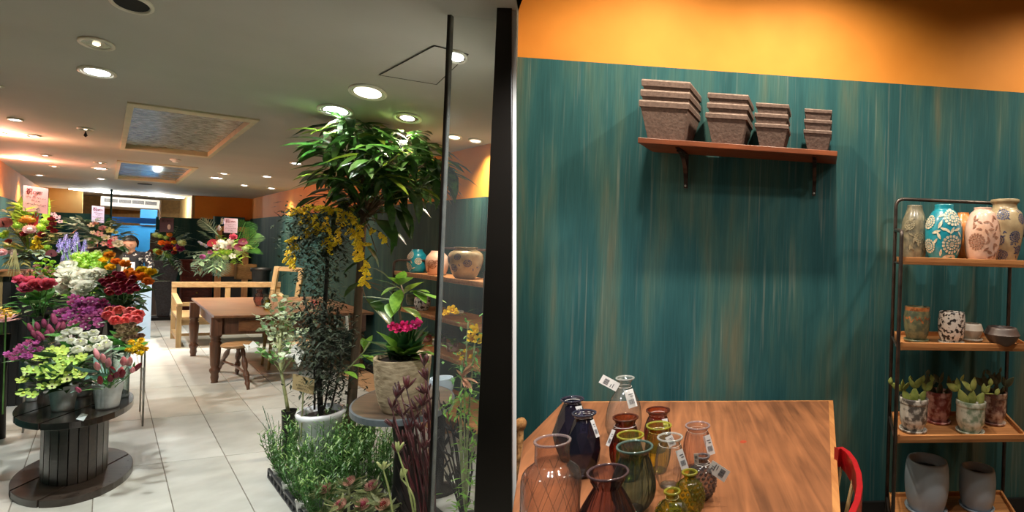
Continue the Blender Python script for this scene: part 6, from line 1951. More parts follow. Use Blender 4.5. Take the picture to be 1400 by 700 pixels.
# A: big arrangement by the orange wall
tA, pA_ = arr('flower_arrangement', 'huge arrangement of protea, mustard and lime flowers under the large lilac card', 40, 345, 4.9)
spray(tA, pA_, [(8, 285), (20, 290), (27, 278), (60, 275), (34, 283), (52, 280), (3, 300), (75, 300), (70, 330), (10, 335), (62, 345), (30, 320)], 4.9, FG['lime'], 0.11, 0.05, n=16)
spray(tA, pA_, [(5, 345), (16, 356), (70, 318), (82, 322), (26, 362), (45, 358), (0, 330), (55, 318), (15, 310)], 4.8, FG['olive'], 0.10, 0.03, n=18)
spray(tA, pA_, [(30, 350), (14, 352), (8, 340), (60, 352), (72, 345), (25, 344)], 4.75, FG['grey'], 0.06, 0.04, n=18)
stick_in(tA, pA_, 41, 314, 4.6, 9.5, 'protea', PPK, WH, 'protea')
for (u, v, s) in ((37, 300, 8), (30, 302, 5), (44, 301, 5)): stick_in(tA, pA_, u, v, 4.65, s, 'ball', MUS, MUS, 'mustard_flower')
for (u, v, s) in ((50, 331, 7), (47, 339, 6), (54, 338, 6), (52, 325, 5)): stick_in(tA, pA_, u, v, 4.6, s, 'carnation', YEL, MUS, 'yellow_orchid')
for (u, v, s) in ((23, 309, 7), (56, 311, 7), (61, 303, 6), (4, 322, 7), (64, 338, 6), (8, 318, 5)): stick_in(tA, pA_, u, v, 4.65, s, 'ball', LIME, LIME, 'lime_flower')
for (u, v, s) in ((33, 320, 4.5), (57, 321, 4.5), (72, 306, 4), (74, 316, 4), (68, 312, 3.6), (12, 330, 4), (70, 300, 4)): stick_in(tA, pA_, u, v, 4.6, s, 'rose', RST, RST, 'red_flower')
for (u, v, s) in ((78, 297, 5), (73, 293, 4), (82, 303, 4), (20, 348, 5), (16, 344, 5)): stick_in(tA, pA_, u, v, 4.65, s, 'open', PPK, DKC, 'pink_flower')
stick_in(tA, pA_, 5, 307, 4.6, 12, 'anthurium', FG['wine'], DKC, 'dark_anthurium')
stick_in(tA, pA_, 70, 348, 4.6, 7, 'anthurium', FG['wine'], DKC, 'dark_anthurium')
stick_in(tA, pA_, 3, 345, 4.5, 8, 'protea', PPK, PPK, 'protea')
for (du, dv) in ((-4, -26), (3, -24), (-10, -20)):
    a = at(48, 318, 4.7); b = at(48 + du, 318 + dv, 4.75)
    MB().leaf(a, b - a, (0, -1, 0), (b - a).length * 1.05, 0.05, 0.05, 5, 0.3).build('red_bract', fm('red_bract', '#c0342c', '#8a1f1c'), tA, smooth=True)
for (u, v) in ((24, 270), (30, 268), (62, 272), (20, 280)):
    a = at(u + 4, v + 34, 4.95); b = at(u, v, 5.0)
    MB().leaf(a, b - a, (0, -1, 0), (b - a).length * 1.1, 0.09, 0.1, 5, 0.2).build('leaf', FG['lime'], tA, smooth=True)
mb = MB()
for k in range(26):
    a = at(20 + random.uniform(-3, 3), 340, 4.5); b = at(random.uniform(4, 30), random.uniform(368, 384), 4.4)
    mb.leaf(a, b - a, (0, -1, 0), (b - a).length, 0.008, 0.0, 3, 0.0)
mb.build('hanging_grass', fm('dry_grass', '#a8a878', '#8a8a58'), tA, kind='stuff')
# its wooden stand: plank top and dark plank body
DARKP = wood('charcoal_plank', '#2d2b2a', '#1c1b1a', 'z', 4)
a = at(-8, 379, 4.55); b = onplane(93, 386, a, nB); a.z = b.z = 1.6 - 66 * 4.5 / 700
L_ = Vector((b.x - a.x, b.y - a.y, 0))
t = thing('plank_counter', 'dark plank counter with a pale wooden top behind the pink roses', 'counter', (a.x, a.y, 0))
MB().box(a, L_, DA * 0.5, (0, 0, 0.045)).build('top', CRATEW, t, bevel=0.004)
n_ = 9
for k in range(n_):
    MB().box(Vector((a.x, a.y, 0)) + L_ * (k / n_ + 0.003) + DA * 0.04, L_ * (1 / n_ - 0.008), DA * 0.02, (0, 0, a.z)).build('plank', DARKP if k != 0 else PINE, t)
MB().box(Vector((a.x, a.y, 0)) + L_ * 0.003 + DA * 0.06, L_ * 0.99, DA * 0.4, (0, 0, a.z - 0.01)).build('core', mat('counter_core', '#1a1918', 0.8), t)
# B: second arrangement
tB, pB_ = arr('flower_arrangement', 'loose arrangement of white, pink and grey green twigs under the pale blue card', 140, 332, 5.9)
spray(tB, pB_, [(92, 306), (100, 300), (88, 318), (110, 300), (120, 305), (105, 312), (160, 300), (172, 325), (166, 308), (178, 318), (155, 346), (96, 298)], 5.9, FG['grey'], 0.11, 0.04, n=20)
spray(tB, pB_, [(130, 300), (122, 312), (150, 305), (165, 335), (115, 330), (140, 310), (170, 340), (128, 325)], 5.8, FG['mid'], 0.10, 0.045, n=18)
for (u, v, s, m) in ((125, 308, 5, WH), (130, 306, 4, PPK), (136, 320, 6, PPK), (145, 325, 6, WH), (150, 315, 6, PHE), (156, 326, 5, PPK), (161, 333, 6, WH), (142, 333, 5, PPK), (152, 336, 5, PK), (130, 330, 6, WH), (135, 345, 6, WH), (124, 335, 5, WH), (148, 345, 5, PHE), (158, 318, 4, PHE), (127, 318, 4, WH), (140, 312, 4, PPK), (152, 331, 4, PK)):
    stick_in(tB, pB_, u, v, 5.65, s, random.choice(('rose', 'open', 'lisi')), m, CTR, 'flower')
MB().leaf(at(93, 325, 5.6), at(103, 314, 5.7) - at(93, 325, 5.6), (0, -1, 0), 0.22, 0.05, 0.1).build('leaf', FG['wine'], tB, smooth=True)
MB().lathe(Vector((pB_.x, pB_.y, 0)), [(0.11, 0), (0.09, 0.5), (0.13, 1.0), (0.16, pB_.z - 0.08), (0.12, pB_.z - 0.05), (0.0001, pB_.z - 0.05)], 20).build('stand', mat('grey_stand', '#5a5a58', 0.6), tB, smooth=True)
# C: arrangement on the black pillar
pcb = onz(222.5, 437, 0)
YC = pcb.y
tC, pC_ = arr('flower_arrangement', 'autumnal arrangement of orange and burgundy flowers on the black pillar stand', 226, 343, YC)
spray(tC, pC_, [(207, 345), (204, 362), (210, 372), (248, 322), (258, 318), (262, 325), (258, 335), (240, 365), (250, 372), (212, 330), (244, 310), (260, 345)], YC, FG['grey'], 0.13, 0.045, n=16)
spray(tC, pC_, [(212, 316), (220, 318), (235, 318), (246, 340), (214, 355), (232, 362), (222, 330), (240, 330)], YC - 0.2, FG['dark'], 0.12, 0.05, n=16)
spray(tC, pC_, [(222, 350), (232, 352), (227, 356), (236, 358)], YC - 0.3, FG['lime'], 0.06, 0.03, n=12)
for (u, v, s, m) in ((232, 321, 4, ORG), (221, 332, 4, ORG), (229, 333, 4, ORG), (238, 331, 3.6, YEL), (241, 340, 4, ORG), (206, 344, 4, RST), (225, 340, 4, RST), (231, 338, 5, RST), (236, 327, 4, RST), (247, 340, 4.5, PLUM), (238, 345, 4, RST), (249, 332, 6, PHE), (213, 321, 5, PHE), (219, 323, 4, HEL), (214, 343, 5, HEL), (227, 325, 4, HEL), (218, 345, 4, MUS), (243, 336, 3, PLUM)):
    stick_in(tC, pC_, u, v, YC - 0.45, s, random.choice(('rose', 'ranunculus')) if m not in (PHE, HEL) else 'ball', m, m, 'flower')
t = thing('pillar_stand', 'slender black tapering pillar stand on a square foot', 'pillar stand', pcb)
q = []
sd1 = 0.36
mb = MB()
lv = []
for z, w_ in ((0.06, 0.16), (0.3, 0.2), (pC_.z - 0.18, 0.40)):
    lv.append([pcb + DB * sx * w_ / 2 + DA * sy * w_ / 2 + Vector((0, 0, z)) for sx, sy in ((-1, -1), (1, -1), (1, 1), (-1, 1))])
vs = [p for l in lv for p in l]
mb.add(vs, [(3, 2, 1, 0)] + [(i * 4 + k, i * 4 + (k + 1) % 4, (i + 1) * 4 + (k + 1) % 4, (i + 1) * 4 + k) for i in range(2) for k in range(4)] + [(8, 9, 10, 11)])
mb.build('pillar', mat('black_textured_pillar', '#17171a', 0.5, col2='#2c2c30', scale=40, bump=0.8), t, bevel=0.01)
MB().cbox(pcb, 0.34, 0.34, 0.06, DB, DA).build('foot', BLACK, t, bevel=0.005)
# D: white and lime arrangement on the planter boxes
YD = 9.3
tD, pD_ = arr('flower_arrangement', 'bright white and lime arrangement with palm and fern leaves under the lilac card', 312, 345, YD)
spray(tD, pD_, [(275, 318), (282, 322), (270, 345), (264, 360), (272, 372), (285, 374), (262, 350), (300, 372), (280, 300)], YD - 0.3, FG['grey'], 0.16, 0.05, n=16)
spray(tD, pD_, [(290, 330), (300, 322), (330, 328), (338, 336), (345, 340), (296, 350), (315, 355), (325, 360), (335, 352), (288, 345)], YD - 0.4, FG['lime'], 0.12, 0.05, n=16)
spray(tD, pD_, [(268, 362), (275, 352), (285, 362), (292, 368), (300, 366)], YD - 0.5, fm('pale_mint_leaf', '#b9d9a8', '#8fbf8a'), 0.13, 0.05, n=20)
for (u, v, s, m, kd) in ((302, 332, 6, WH, 'ball'), (309, 336, 6, WH, 'rose'), (297, 338, 6, WH, 'lisi'), (315, 330, 5, WH, 'ball'), (322, 336, 5, PHE, 'ball'), (312, 345, 6, LIME, 'ball'), (326, 344, 6, PHE, 'ball'), (304, 344, 5, LIME, 'ball'), (335, 340, 5, PHE, 'ball'), (319, 324, 4.5, PK, 'rose'), (277, 351, 4.5, MAG, 'ranunculus'), (288, 345, 4, MAG, 'lisi'), (296, 341, 3.5, MAG, 'lisi'), (304, 302, 3.5, LAVW, 'spike'), (300, 311, 3.5, LAVW, 'spike'), (274, 332, 3.4, LAVW, 'spike'), (280, 335, 3.4, LAVW, 'spike'), (315, 338, 4, PPK, 'rose'), (291, 334, 7, fm('scarlet_spathe', '#c63a34', '#a02a28'), 'anthurium'), (330, 338, 7, fm('burgundy_spathe', '#8c1f3c', '#66142a'), 'anthurium'), (334, 330, 6, fm('burgundy_spathe', '#8c1f3c'), 'anthurium'), (308, 352, 5, PHE, 'ball'), (318, 350, 5, WH, 'open')):
    stick_in(tD, pD_, u, v, YD - 0.7, s, kd, m, CTR, 'flower')
def palmleaf(t, base, tip, n, L, m, name='palm_leaf', W=0.018):
    mb = MB().use(m)
    ax = tip - base
    mid = (base + tip) / 2 + Vector((0, 0, ax.length * 0.15))
    pts = [base * (1 - s) ** 2 + mid * 2 * s * (1 - s) + tip * s * s for s in [i / 8 for i in range(9)]]
    mb.tube(pts, [0.008] * 8 + [0.003], 4)
    for k in range(n):
        s = 0.15 + 0.85 * k / n
        i = min(7, int(s * 8)); f = s * 8 - i
        q = pts[i] * (1 - f) + pts[i + 1] * f
        dr = (pts[i + 1] - pts[i]).normalized()
        side = dr.cross(Vector((0.3, -1, 0.2))).normalized()
        for sg in (1, -1):
            mb.leaf(q, dr * 0.8 + side * sg, (0, -1, 0.3), L * math.sin(PI * (0.15 + 0.8 * s)), W, 0.15, 3, 0.1)
    return mb.build(name, None, t, smooth=True)
for (a, b, n, L) in (((322, 338), (336, 303), 12, 0.26), ((328, 342), (351, 318), 12, 0.24), ((330, 345), (352, 338), 12, 0.22)):
    palmleaf(tD, at(*a, YD - 0.2), at(*b, YD - 0.1), n, L, FG['mid'])
for (a, b, n, L) in (((300, 345), (264, 372), 12, 0.22), ((305, 348), (298, 378), 10, 0.2), ((298, 322), (272, 300), 10, 0.14)):
    palmleaf(tD, at(*a, YD - 0.5), at(*b, YD - 0.6), n, L, FG['grey'], 'fern_leaf')
# pale giant flower entering at the picture edge
p = at(2, 441, 3.9)
t = thing('king_protea', 'huge pale pink pointed flower at the picture edge near the dark planks', 'flower', Vector((p.x, p.y, 0)))
me = MB().use(PPK)
for ring, (n, L, el) in enumerate(((9, 0.105, 0.15), (9, 0.11, 0.5), (7, 0.09, 0.9))):
    for k in range(n):
        a = 2 * PI * k / n + ring * 0.35
        me.leaf((0, 0, 0), (math.cos(a) * math.cos(el), math.sin(a) * math.cos(el), math.sin(el)), (0, 0, 1), L, 0.034, -0.1, 4, 0.3)
put('bloom', me.mesh('bloom', smooth=True), t, (0, 0, p.z), 1.0)
MB().tube([(p.x, p.y, 0.05), (p.x, p.y, p.z)], 0.008, 6).build('stem', FG['stem'], t)
MB().lathe((p.x, p.y, 0), [(0.035, 0), (0.03, 0.5), (0.045, 0.8), (0.0001, 0.78)], 20).build('vase', BLACK, t, smooth=True)
p = at(8, 429, 3.6)
o = tuft(None, p, 40, 0.05, 0.02, YEL, 'yellow_spray', 0.5, 1, 0.035); tag(o, 'yellow green filler spray behind the huge pale pink flower', 'flower')
MB().tube([p, Vector((p.x, p.y, 0.3))], 0.004, 5).build('stem', FG['stem'], o)
# ================================================================ potted plants on the wall side
random.seed(33)
SOIL = mat('dark_soil', '#2a1f17', 0.95, scale=60, bump=0.8)
def potc(name, label, cat, c, prof, m, M=None, soil=0.88, group=None, n=40, bumpy=None):
    t = thing(name, label, cat, c, group)
    rt, ht = prof[-1]
    full = list(prof) + [(rt * 0.9, ht), (rt * 0.86, ht * 0.8)]
    MB().lathe(c, full, n, M).build('body', m, t, smooth=True)
    MB().lathe(c, [(rt * 0.9, ht * soil), (0.0001, ht * (soil + 0.02))], 24, M).build('soil', SOIL, t)
    return t
def bez(a, b, c, n=8):
    return [a * (1 - s) ** 2 + b * 2 * s * (1 - s) + c * s * s for s in [i / n for i in range(n + 1)]]
# ---- tall fig tree
FIG = mat('glossy_fig_leaf', '#3c6427', 0.32, col2='#22441b', scale=9, rnd=0.35, hue=0.015, coat=0.3, trans=0.3)
FIGB = mat('fresh_fig_leaf', '#8fa83a', 0.35, col2='#6d8c2c', scale=9, rnd=0.2, hue=0.015, coat=0.2, trans=0.35)
BARK = wood('grey_brown_bark', '#6e5a44', '#47392b', 'z', 6, rough=0.8)
YT = 3.55
base = at(474, 640, YT); base.z = 0
tree = thing('fig_tree', 'tall fig tree with a dense crown of long drooping leaves beside the rack', 'tree', base)
tp = [base + Vector((0, 0, 0.2)), at(480, 560, YT), at(487, 470, YT), at(491, 390, YT), at(497, 300, YT), at(503, 240, YT)]
MB().tube([tp[0], (tp[0] + tp[1]) / 2] + tp[1:], [0.036, 0.033, 0.030, 0.027, 0.024, 0.020, 0.013], 10).build('trunk', BARK, tree, smooth=True)
MB().lathe(base, [(0.12, 0), (0.15, 0.15), (0.16, 0.26), (0.145, 0.26), (0.14, 0.22), (0.0001, 0.22)], 28).build('pot', BLACK, tree, smooth=True)
tips = [(452, 182, 0), (470, 170, .1), (480, 160, 0), (500, 172, .15), (520, 178, -.1), (545, 178, .1), (562, 182, 0), (578, 196, .1), (590, 215, -.1), (598, 232, 0), (575, 225, .2), (550, 215, -.2), (528, 205, .2), (505, 200, -.25), (480, 205, .2), (462, 215, 0), (450, 232, .1), (470, 238, -.2), (495, 232, .25), (520, 240, -.25), (545, 245, .1), (565, 252, -.1), (505, 262, .1), (482, 262, 0), (535, 222, .3), (512, 220, -.3), (488, 182, -.2), (555, 200, -.25), (585, 245, .15), (457, 200, -.15), (540, 192, .25), (513, 188, -.1)]
nleaves = 0
for (u, v, dz) in tips:
    e = at(u, v + 4, YT + dz * 1.3)
    s0 = tp[4] if v > 210 else (tp[4] + tp[5]) / 2
    pts = bez(s0, (s0 + e) / 2 + Vector((0, 0, 0.08)), e, 6)
    MB().tube(pts, [0.008, 0.007, 0.006, 0.005, 0.004, 0.004, 0.003], 5, cap=False).build('branch', BARK, tree, smooth=True)
    for k in range(8):
        s = 0.55 + 0.45 * (k / 7)
        q = s0 + (e - s0) * s if k < 2 else e + Vector((random.uniform(-.04, .04), random.uniform(-.04, .04), random.uniform(-.05, .03)))
        a = random.uniform(0, 2 * PI)
        outw = Vector((e.x - tp[4].x, e.y - tp[4].y, 0)) * 1.5
        d = Vector((math.cos(a), math.sin(a), random.uniform(-0.35, 0.55))) + outw
        d.normalize()
        sidev = d.cross(Vector((0, 0, 1))).normalized(); nrm = sidev.cross(d)
        Mr = Matrix((sidev, -nrm * 1.0, d)).transposed()      # local z along the blade, local -y droops
        m_ = FIGB if random.random() < 0.16 else FIG
        Mr = Matrix((-sidev, nrm, d)).transposed()
        put('leaf', leafmesh(m_, 1.0, 0.25, 0.35, 0.3, wide=0.5), tree, q - base, random.uniform(0.19, 0.28), Mr.to_quaternion())
for (u, v, du, dv) in ((520, 282, 22, 20), (530, 290, 18, 45), (515, 300, 25, 5), (540, 285, 22, 20), (510, 320, 24, 10), (515, 345, -25, 15), (505, 365, 30, 8), (500, 355, -30, 8), (520, 390, 24, 12), (495, 330, 28, 22), (525, 310, 30, 10), (505, 300, -25, 25), (545, 275, 26, 35), (440, 268, -34, 4), (455, 262, -28, -4), (520, 398, 32, -6), (498, 385, -26, 6), (610, 225, 14, 26), (600, 222, 24, 18), (592, 228, 14, 44), (500, 408, 34, 12), (470, 275, -20, 30), (530, 270, 10, 30)):
    q = at(u, v, YT - random.uniform(0, .25)); e = at(u + du, v + dv, YT - random.uniform(0, .3))
    d = (e - q).normalized(); sidev = d.cross(Vector((0, 0, 1))).normalized(); nrm = sidev.cross(d)
    put('leaf', leafmesh(FIG, 1.0, 0.25, 0.35, 0.3, wide=0.5), tree, q - base, (e - q).length * 1.15, Matrix((-sidev, nrm, d)).transposed().to_quaternion())
    s0 = min(tp, key=lambda p: abs(p.z - q.z))
    MB().tube([s0, (s0 + q) / 2 + Vector((0, 0, .02)), q], [0.005, 0.004, 0.003], 4, cap=False).build('branch', BARK, tree)
mb = MB()
for _ in range(420):
    u, v, dz = random.choice(tips)
    q = at(u + random.uniform(-9, 9), v + random.uniform(-2, 22), YT + dz + random.uniform(-.15, .15))
    a = random.uniform(0, 2 * PI)
    mb.leaf(q, (math.cos(a), math.sin(a), random.uniform(-0.9, 0.2)), (0, 0, 1), random.uniform(0.12, 0.2), 0.045, 0.35, 3, 0.25)
mb.build('inner_foliage', FIG, tree, smooth=True, kind='stuff')
t_ = tp[2]
MB().tube([at(474, 432, YT - .1), at(475, 452, YT - .1)], 0.008, 6).build('tie', WHITEP, tree)

# ---- mimosa with yellow spikes in the large white pot
YM = 3.45
cM = at(437, 640, YM); cM.z = 0
MM = oval(cM, 1.35)
zt0 = at(437, 560, YM).z
rM = 36 * YM / FOC / 1.38
WPOT = mat('glazed_white_pot', '#e9ecf0', 0.25, col2='#dfe3e8', scale=2, coat=0.4)
pot_m = potc('planter', 'large round white glazed planter with a rolled rim holding the yellow flowering tree', 'planter', cM, [(rM * 0.62, 0), (rM * 0.8, zt0 * 0.4), (rM * 0.93, zt0 * 0.9), (rM * 1.02, zt0 * 0.92), (rM * 1.06, zt0 * 0.97), (rM * 1.0, zt0)], WPOT, MM, 0.9)
mim = thing('mimosa_tree', 'slender dark mimosa tree with drooping yellow flower spikes in the white planter', 'tree', cM + Vector((0, 0, zt0 * 0.9)))
mp_ = [cM + Vector((0, 0, zt0 * 0.88)), at(436, 520, YM), at(441, 460, YM), at(446, 390, YM), at(449, 330, YM), at(447, 290, YM)]
MB().tube(mp_, [0.016, 0.015, 0.013, 0.011, 0.009, 0.006], 8).build('trunk', mat('dark_bark', '#2e2a24', 0.8), mim, smooth=True)
for (ua, va, ub, vb) in ((430, 560, 425, 430), (443, 560, 462, 420), (437, 540, 415, 400), (452, 560, 470, 460)):
    MB().tube(bez(at(ua, va, YM), at((ua + ub) / 2 + 4, (va + vb) / 2, YM), at(ub, vb, YM)), 0.006, 5).build('side_stem', mat('dark_bark', '#2e2a24'), mim)
MIMG = mat('dark_feathery_leaf', '#2c3a26', 0.85, col2='#1a2416', scale=14)
MIMG2 = mat('silvery_feathery_leaf', '#4a5c4c', 0.85, col2='#2c3a2e', scale=14)
def fuzz(parent, spots, m, n, L, W, rad, name='foliage', Y=YM, dj=0.2, down=0.0):
    mb = MB()
    for (u, v) in spots:
        c = at(u, v, Y + random.uniform(-dj, dj))
        for _ in range(n):
            q = c + Vector((random.gauss(0, rad), random.gauss(0, rad), random.gauss(0, rad)))
            a = random.uniform(0, 2 * PI)
            mb.leaf(q, (math.cos(a), math.sin(a), random.uniform(-0.7, 0.7) - down), (0, 0, 1), L * random.uniform(.6, 1.2), W, 0.2, 2, 0.1)
    return mb.build(name, m, parent, smooth=True, kind='stuff')
sp1 = [(412, 296), (425, 300), (440, 302), (455, 300), (470, 298), (430, 318), (445, 322), (460, 322), (420, 330), (438, 340), (452, 342), (430, 355), (446, 362), (436, 378), (424, 370), (440, 398), (448, 412), (432, 410), (420, 425), (438, 430), (452, 432), (444, 448), (428, 450), (462, 445), (436, 468), (450, 470), (466, 465), (424, 476), (440, 490), (455, 495), (430, 505), (446, 515), (464, 500), (438, 530), (455, 530), (472, 520)]
fuzz(mim, sp1, MIMG, 140, 0.055, 0.014, 0.06)
fuzz(mim, [(403, 305), (400, 318), (408, 325), (412, 312), (398, 330), (415, 340), (410, 300), (420, 312), (405, 345), (442, 455), (420, 460), (460, 480), (434, 520)], MIMG2, 60, 0.045, 0.013, 0.04)
MIY = fm('mimosa_yellow', '#ffe42e', '#f0cc18', rnd=0.12, tr=0.2)
mb = MB().use(MIY)
for k in range(26):
    z = k / 26; a = k * 2.39996; rr = 0.16 * math.sin(PI * (0.08 + 0.86 * z))
    mb.ball((rr * math.cos(a), rr * math.sin(a), z), 0.085, 5, 3)
spike_me = mb.mesh('flower_spike', smooth=True)
def strand(pts, n, L=0.052, Y=YM):
    P = [at(u, v, Y - 0.12) for u, v in pts]
    MB().tube(P, 0.003, 4, cap=False).build('twig', MIMG, mim)
    for k in range(n):
        s = (k + 0.5) / n * (len(P) - 1); i = min(int(s), len(P) - 2); f = s - i
        q = P[i] * (1 - f) + P[i + 1] * f
        d = Vector((random.uniform(-1, 1), random.uniform(-1, 0.3), random.uniform(-1.6, 0.1)))
        o = put('flower_spike', spike_me, mim, q - origin_of(mim), L * random.uniform(0.8, 1.2), aim(d.normalized()))
strand([(404, 285), (414, 290), (424, 296), (432, 306)], 13)
strand([(401, 322), (404, 335), (402, 350), (399, 360)], 15)
strand([(396, 328), (398, 342), (393, 352)], 7)
strand([(436, 286), (448, 284), (462, 288), (472, 292)], 13)
strand([(445, 296), (450, 310), (451, 330), (448, 343)], 13)
strand([(462, 290), (466, 305), (464, 322), (460, 335)], 12)
strand([(478, 288), (488, 300), (492, 320), (494, 340)], 17)
strand([(492, 330), (497, 350), (500, 370), (498, 388)], 22)
strand([(486, 300), (490, 325), (488, 350)], 9)
strand([(408, 283), (422, 284), (438, 281), (452, 283), (468, 287), (480, 292)], 18)
strand([(428, 292), (436, 304), (432, 318)], 8)
strand([(505, 310), (520, 318), (530, 326)], 5)
strand([(418, 300), (424, 310), (426, 318)], 7)
strand([(476, 296), (481, 310), (483, 322)], 9)

# ---- variegated silvery shrub in a black nursery pot
YE = 3.75
cE = at(394, 600, YE); cE.z = 0
zp = at(394, 562, YE).z
eu = thing('silver_leaved_shrub', 'young shrub with round cream edged leaves in a black nursery pot beside the white planter', 'shrub', cE)
rE = 10.5 * YE / FOC / 1.35
MB().lathe(cE, [(rE * 0.75, 0), (rE, zp), (rE * 1.06, zp), (rE * 1.06, zp + 0.01), (rE * 0.95, zp), (rE * 0.9, zp * 0.92), (0.0001, zp * 0.92)], 28).build('pot', BLACK, eu, smooth=True)
VARG = mat('cream_edged_leaf', '#cdd6b8', 0.5, col2='#7c9a66', scale=16, rnd=0.15, hue=0.02, sharp=(0.4, 0.55), trans=0.2)
VARG2 = mat('round_green_leaf', '#6a9a4e', 0.5, col2='#45783a', scale=16, rnd=0.2, trans=0.2)
STK = mat('pale_green_stem', '#9aa070', 0.6, col2='#7a8058')
s0 = cE + Vector((0, 0, zp * 0.9))
main = [s0, at(391, 545, YE), at(385, 510, YE), at(382, 480, YE), at(384, 455, YE)]
MB().tube(main, [0.011, 0.010, 0.009, 0.008, 0.006], 8).build('stem', STK, eu, smooth=True)
tipsE = [(352, 432), (362, 418), (378, 402), (395, 404), (410, 412), (425, 425), (436, 440), (346, 470), (360, 450), (375, 440), (392, 430), (405, 440), (420, 452), (370, 470), (386, 462), (402, 462), (418, 472), (432, 462), (355, 482), (392, 482), (385, 420), (368, 430), (410, 428)]
gl = 0
for (u, v) in tipsE:
    e = at(u, v, YE + random.uniform(-.25, .25))
    b = main[2] if v > 455 else main[3] if v > 425 else main[4]
    pts = bez(b, (b + e) / 2 + Vector((0, 0, 0.05)), e, 7)
    MB().tube(pts, [0.005, 0.004, 0.004, 0.003, 0.003, 0.002, 0.002, 0.0015], 5, cap=False).build('branch', STK, eu)
    for k in range(11):
        s = 0.35 + 0.65 * k / 10; i = min(6, int(s * 7)); f = s * 7 - i
        q = pts[i] * (1 - f) + pts[i + 1] * f
        a = random.uniform(0, 2 * PI)
        d = Vector((math.cos(a), math.sin(a), random.uniform(-.2, .7))).normalized()
        put('leaf', leafmesh(VARG2 if (u < 362 and v > 460) or random.random() < 0.12 else VARG, 1.0, 0.7, 0.2, 0.2), eu, q - cE, random.uniform(0.032, 0.052), aim(d, random.uniform(0, 6)))
# paper ribbons and the kraft card
PAPW = mat('white_wrapping_paper', '#e9e8e2', 0.7, col2='#dcdad2', scale=6)
t = thing('paper_tag', 'folded white paper tag tied on the silvery shrub', 'tag', at(404, 487, YE - .2))
q_ = [at(*p, YE - .2) for p in ((397, 478), (404, 470), (416, 482), (408, 502), (401, 490))]
MB().add(q_ + [p + Vector((0.002, 0.004, 0)) for p in q_], [(0, 1, 2, 3, 4), (9, 8, 7, 6, 5)] + [(i, (i + 1) % 5, (i + 1) % 5 + 5, i + 5) for i in range(5)]).build('paper', PAPW, t)
MB().tube([at(392, 487, YE - .2), at(399, 485, YE - .2), at(404, 490, YE - .2)], [0.012, 0.016, 0.006], 6).build('knot', PAPW, t)
t = thing('paper_tag', 'small white paper bow hanging at the tip of the silvery shrub', 'tag', at(340, 472, YE - .1))
MB().add([at(*p, YE - .1) for p in ((332, 470), (340, 472), (346, 466), (354, 474), (344, 476), (340, 480))], [(0, 1, 5), (1, 2, 3, 4)]).build('bow', PAPW, t, solid=0.003)
KR = mat('kraft_card', '#a8946a', 0.8, col2='#9c8860', scale=12)
YK = 3.3
a, b, c_, d_ = [at(*p, YK) for p in ((399.5, 532), (428, 540), (430, 519), (400.5, 511))]
t = thing('kraft_price_card', 'brown kraft card with handwriting on a thin stake in front of the shrub', 'sign', (a + b) / 2)
cd = MB().hexa([a, b, b + Vector((0, .003, 0)), a + Vector((0, .003, 0)), d_, c_, c_ + Vector((0, .003, 0)), d_ + Vector((0, .003, 0))]).build('card', KR, t)
xk = (b - a).normalized(); mk = (a + b + c_ + d_) / 4 + Vector((0, -0.002, 0)); uk = (d_ - a).normalized()
hk = (d_ - a).length
for k, (wf, n_s) in enumerate(((0.25, 3), (0.45, 5), (0.7, 8), (0.6, 7))):
    scribble(cd, mk + uk * hk * (0.32 - 0.21 * k), xk, uk, (b - a).length * wf, hk * 0.11, mat('black_ink', '#140d0f', 0.8), n_s)
MB().tube([(a + b) / 2 + Vector((0, .005, 0.03)), (a + b) / 2 + Vector((-0.01, .01, -0.32))], 0.004, 6).build('stake', STK, t)

# ---- round table with the terracotta pot
YR = 2.92
zR = 0.70
cR = at(553, 545, YR); cR.z = 0
MR = oval(cR, 1.55)
rR = 0.25
t = thing('round_table', 'round dark topped table with a blue grey metal rim carrying the stone pot', 'table', cR)
TOPW = wood('smoky_table_top', '#6e5c4c', '#3e3731', 'x', 3, rough=0.3, coat=0.3)
RIMM = mat('blue_grey_metal_rim', '#7f8a92', 0.35, metal=0.6, col2='#5f6a72', scale=8)
MB().lathe(cR + Vector((0, 0, zR - 0.03)), [(rR * 0.97, 0), (rR * 0.97, 0.0295), (0.0001, 0.03)], 56, MR).build('tabletop', TOPW, t, smooth=False)
MB().lathe(cR + Vector((0, 0, zR - 0.036)), [(rR * 0.93, 0), (rR * 1.0, 0.004), (rR * 1.0, 0.034), (rR * 0.965, 0.037), (rR * 0.96, 0.030)], 56, MR).build('rim', RIMM, t, smooth=False)
MB().lathe(cR, [(0.15, 0), (0.15, 0.02), (0.05, 0.05), (0.04, 0.4), (0.06, zR - 0.08), (0.14, zR - 0.035)], 28).build('pedestal', BLACK, t, smooth=True)
cT = onz(549, 559, zR)
MT = oval(cT, 1.3)
rT = 40 * cT.y / FOC / widthscale(549)
hT = 72 * cT.y / FOC
STONE = mat('rough_stone_pot', '#b3a284', 0.9, col2='#857458', scale=22, bump=1.0, stretch=(1, 1, 2.5), sharp=(0.32, 0.62))
potT = potc('stone_pot', 'rough beige stone pot with a strap leaved plant on the round table', 'flower pot', cT + Vector((0, 0, 0.001)), smoothprof([(rT * 0.66, 0), (rT * 0.8, hT * 0.18), (rT * 0.93, hT * 0.5), (rT * 0.99, hT * 0.85), (rT, hT * 0.93), (rT * 1.0, hT)], 3), STONE, MT, 0.93)
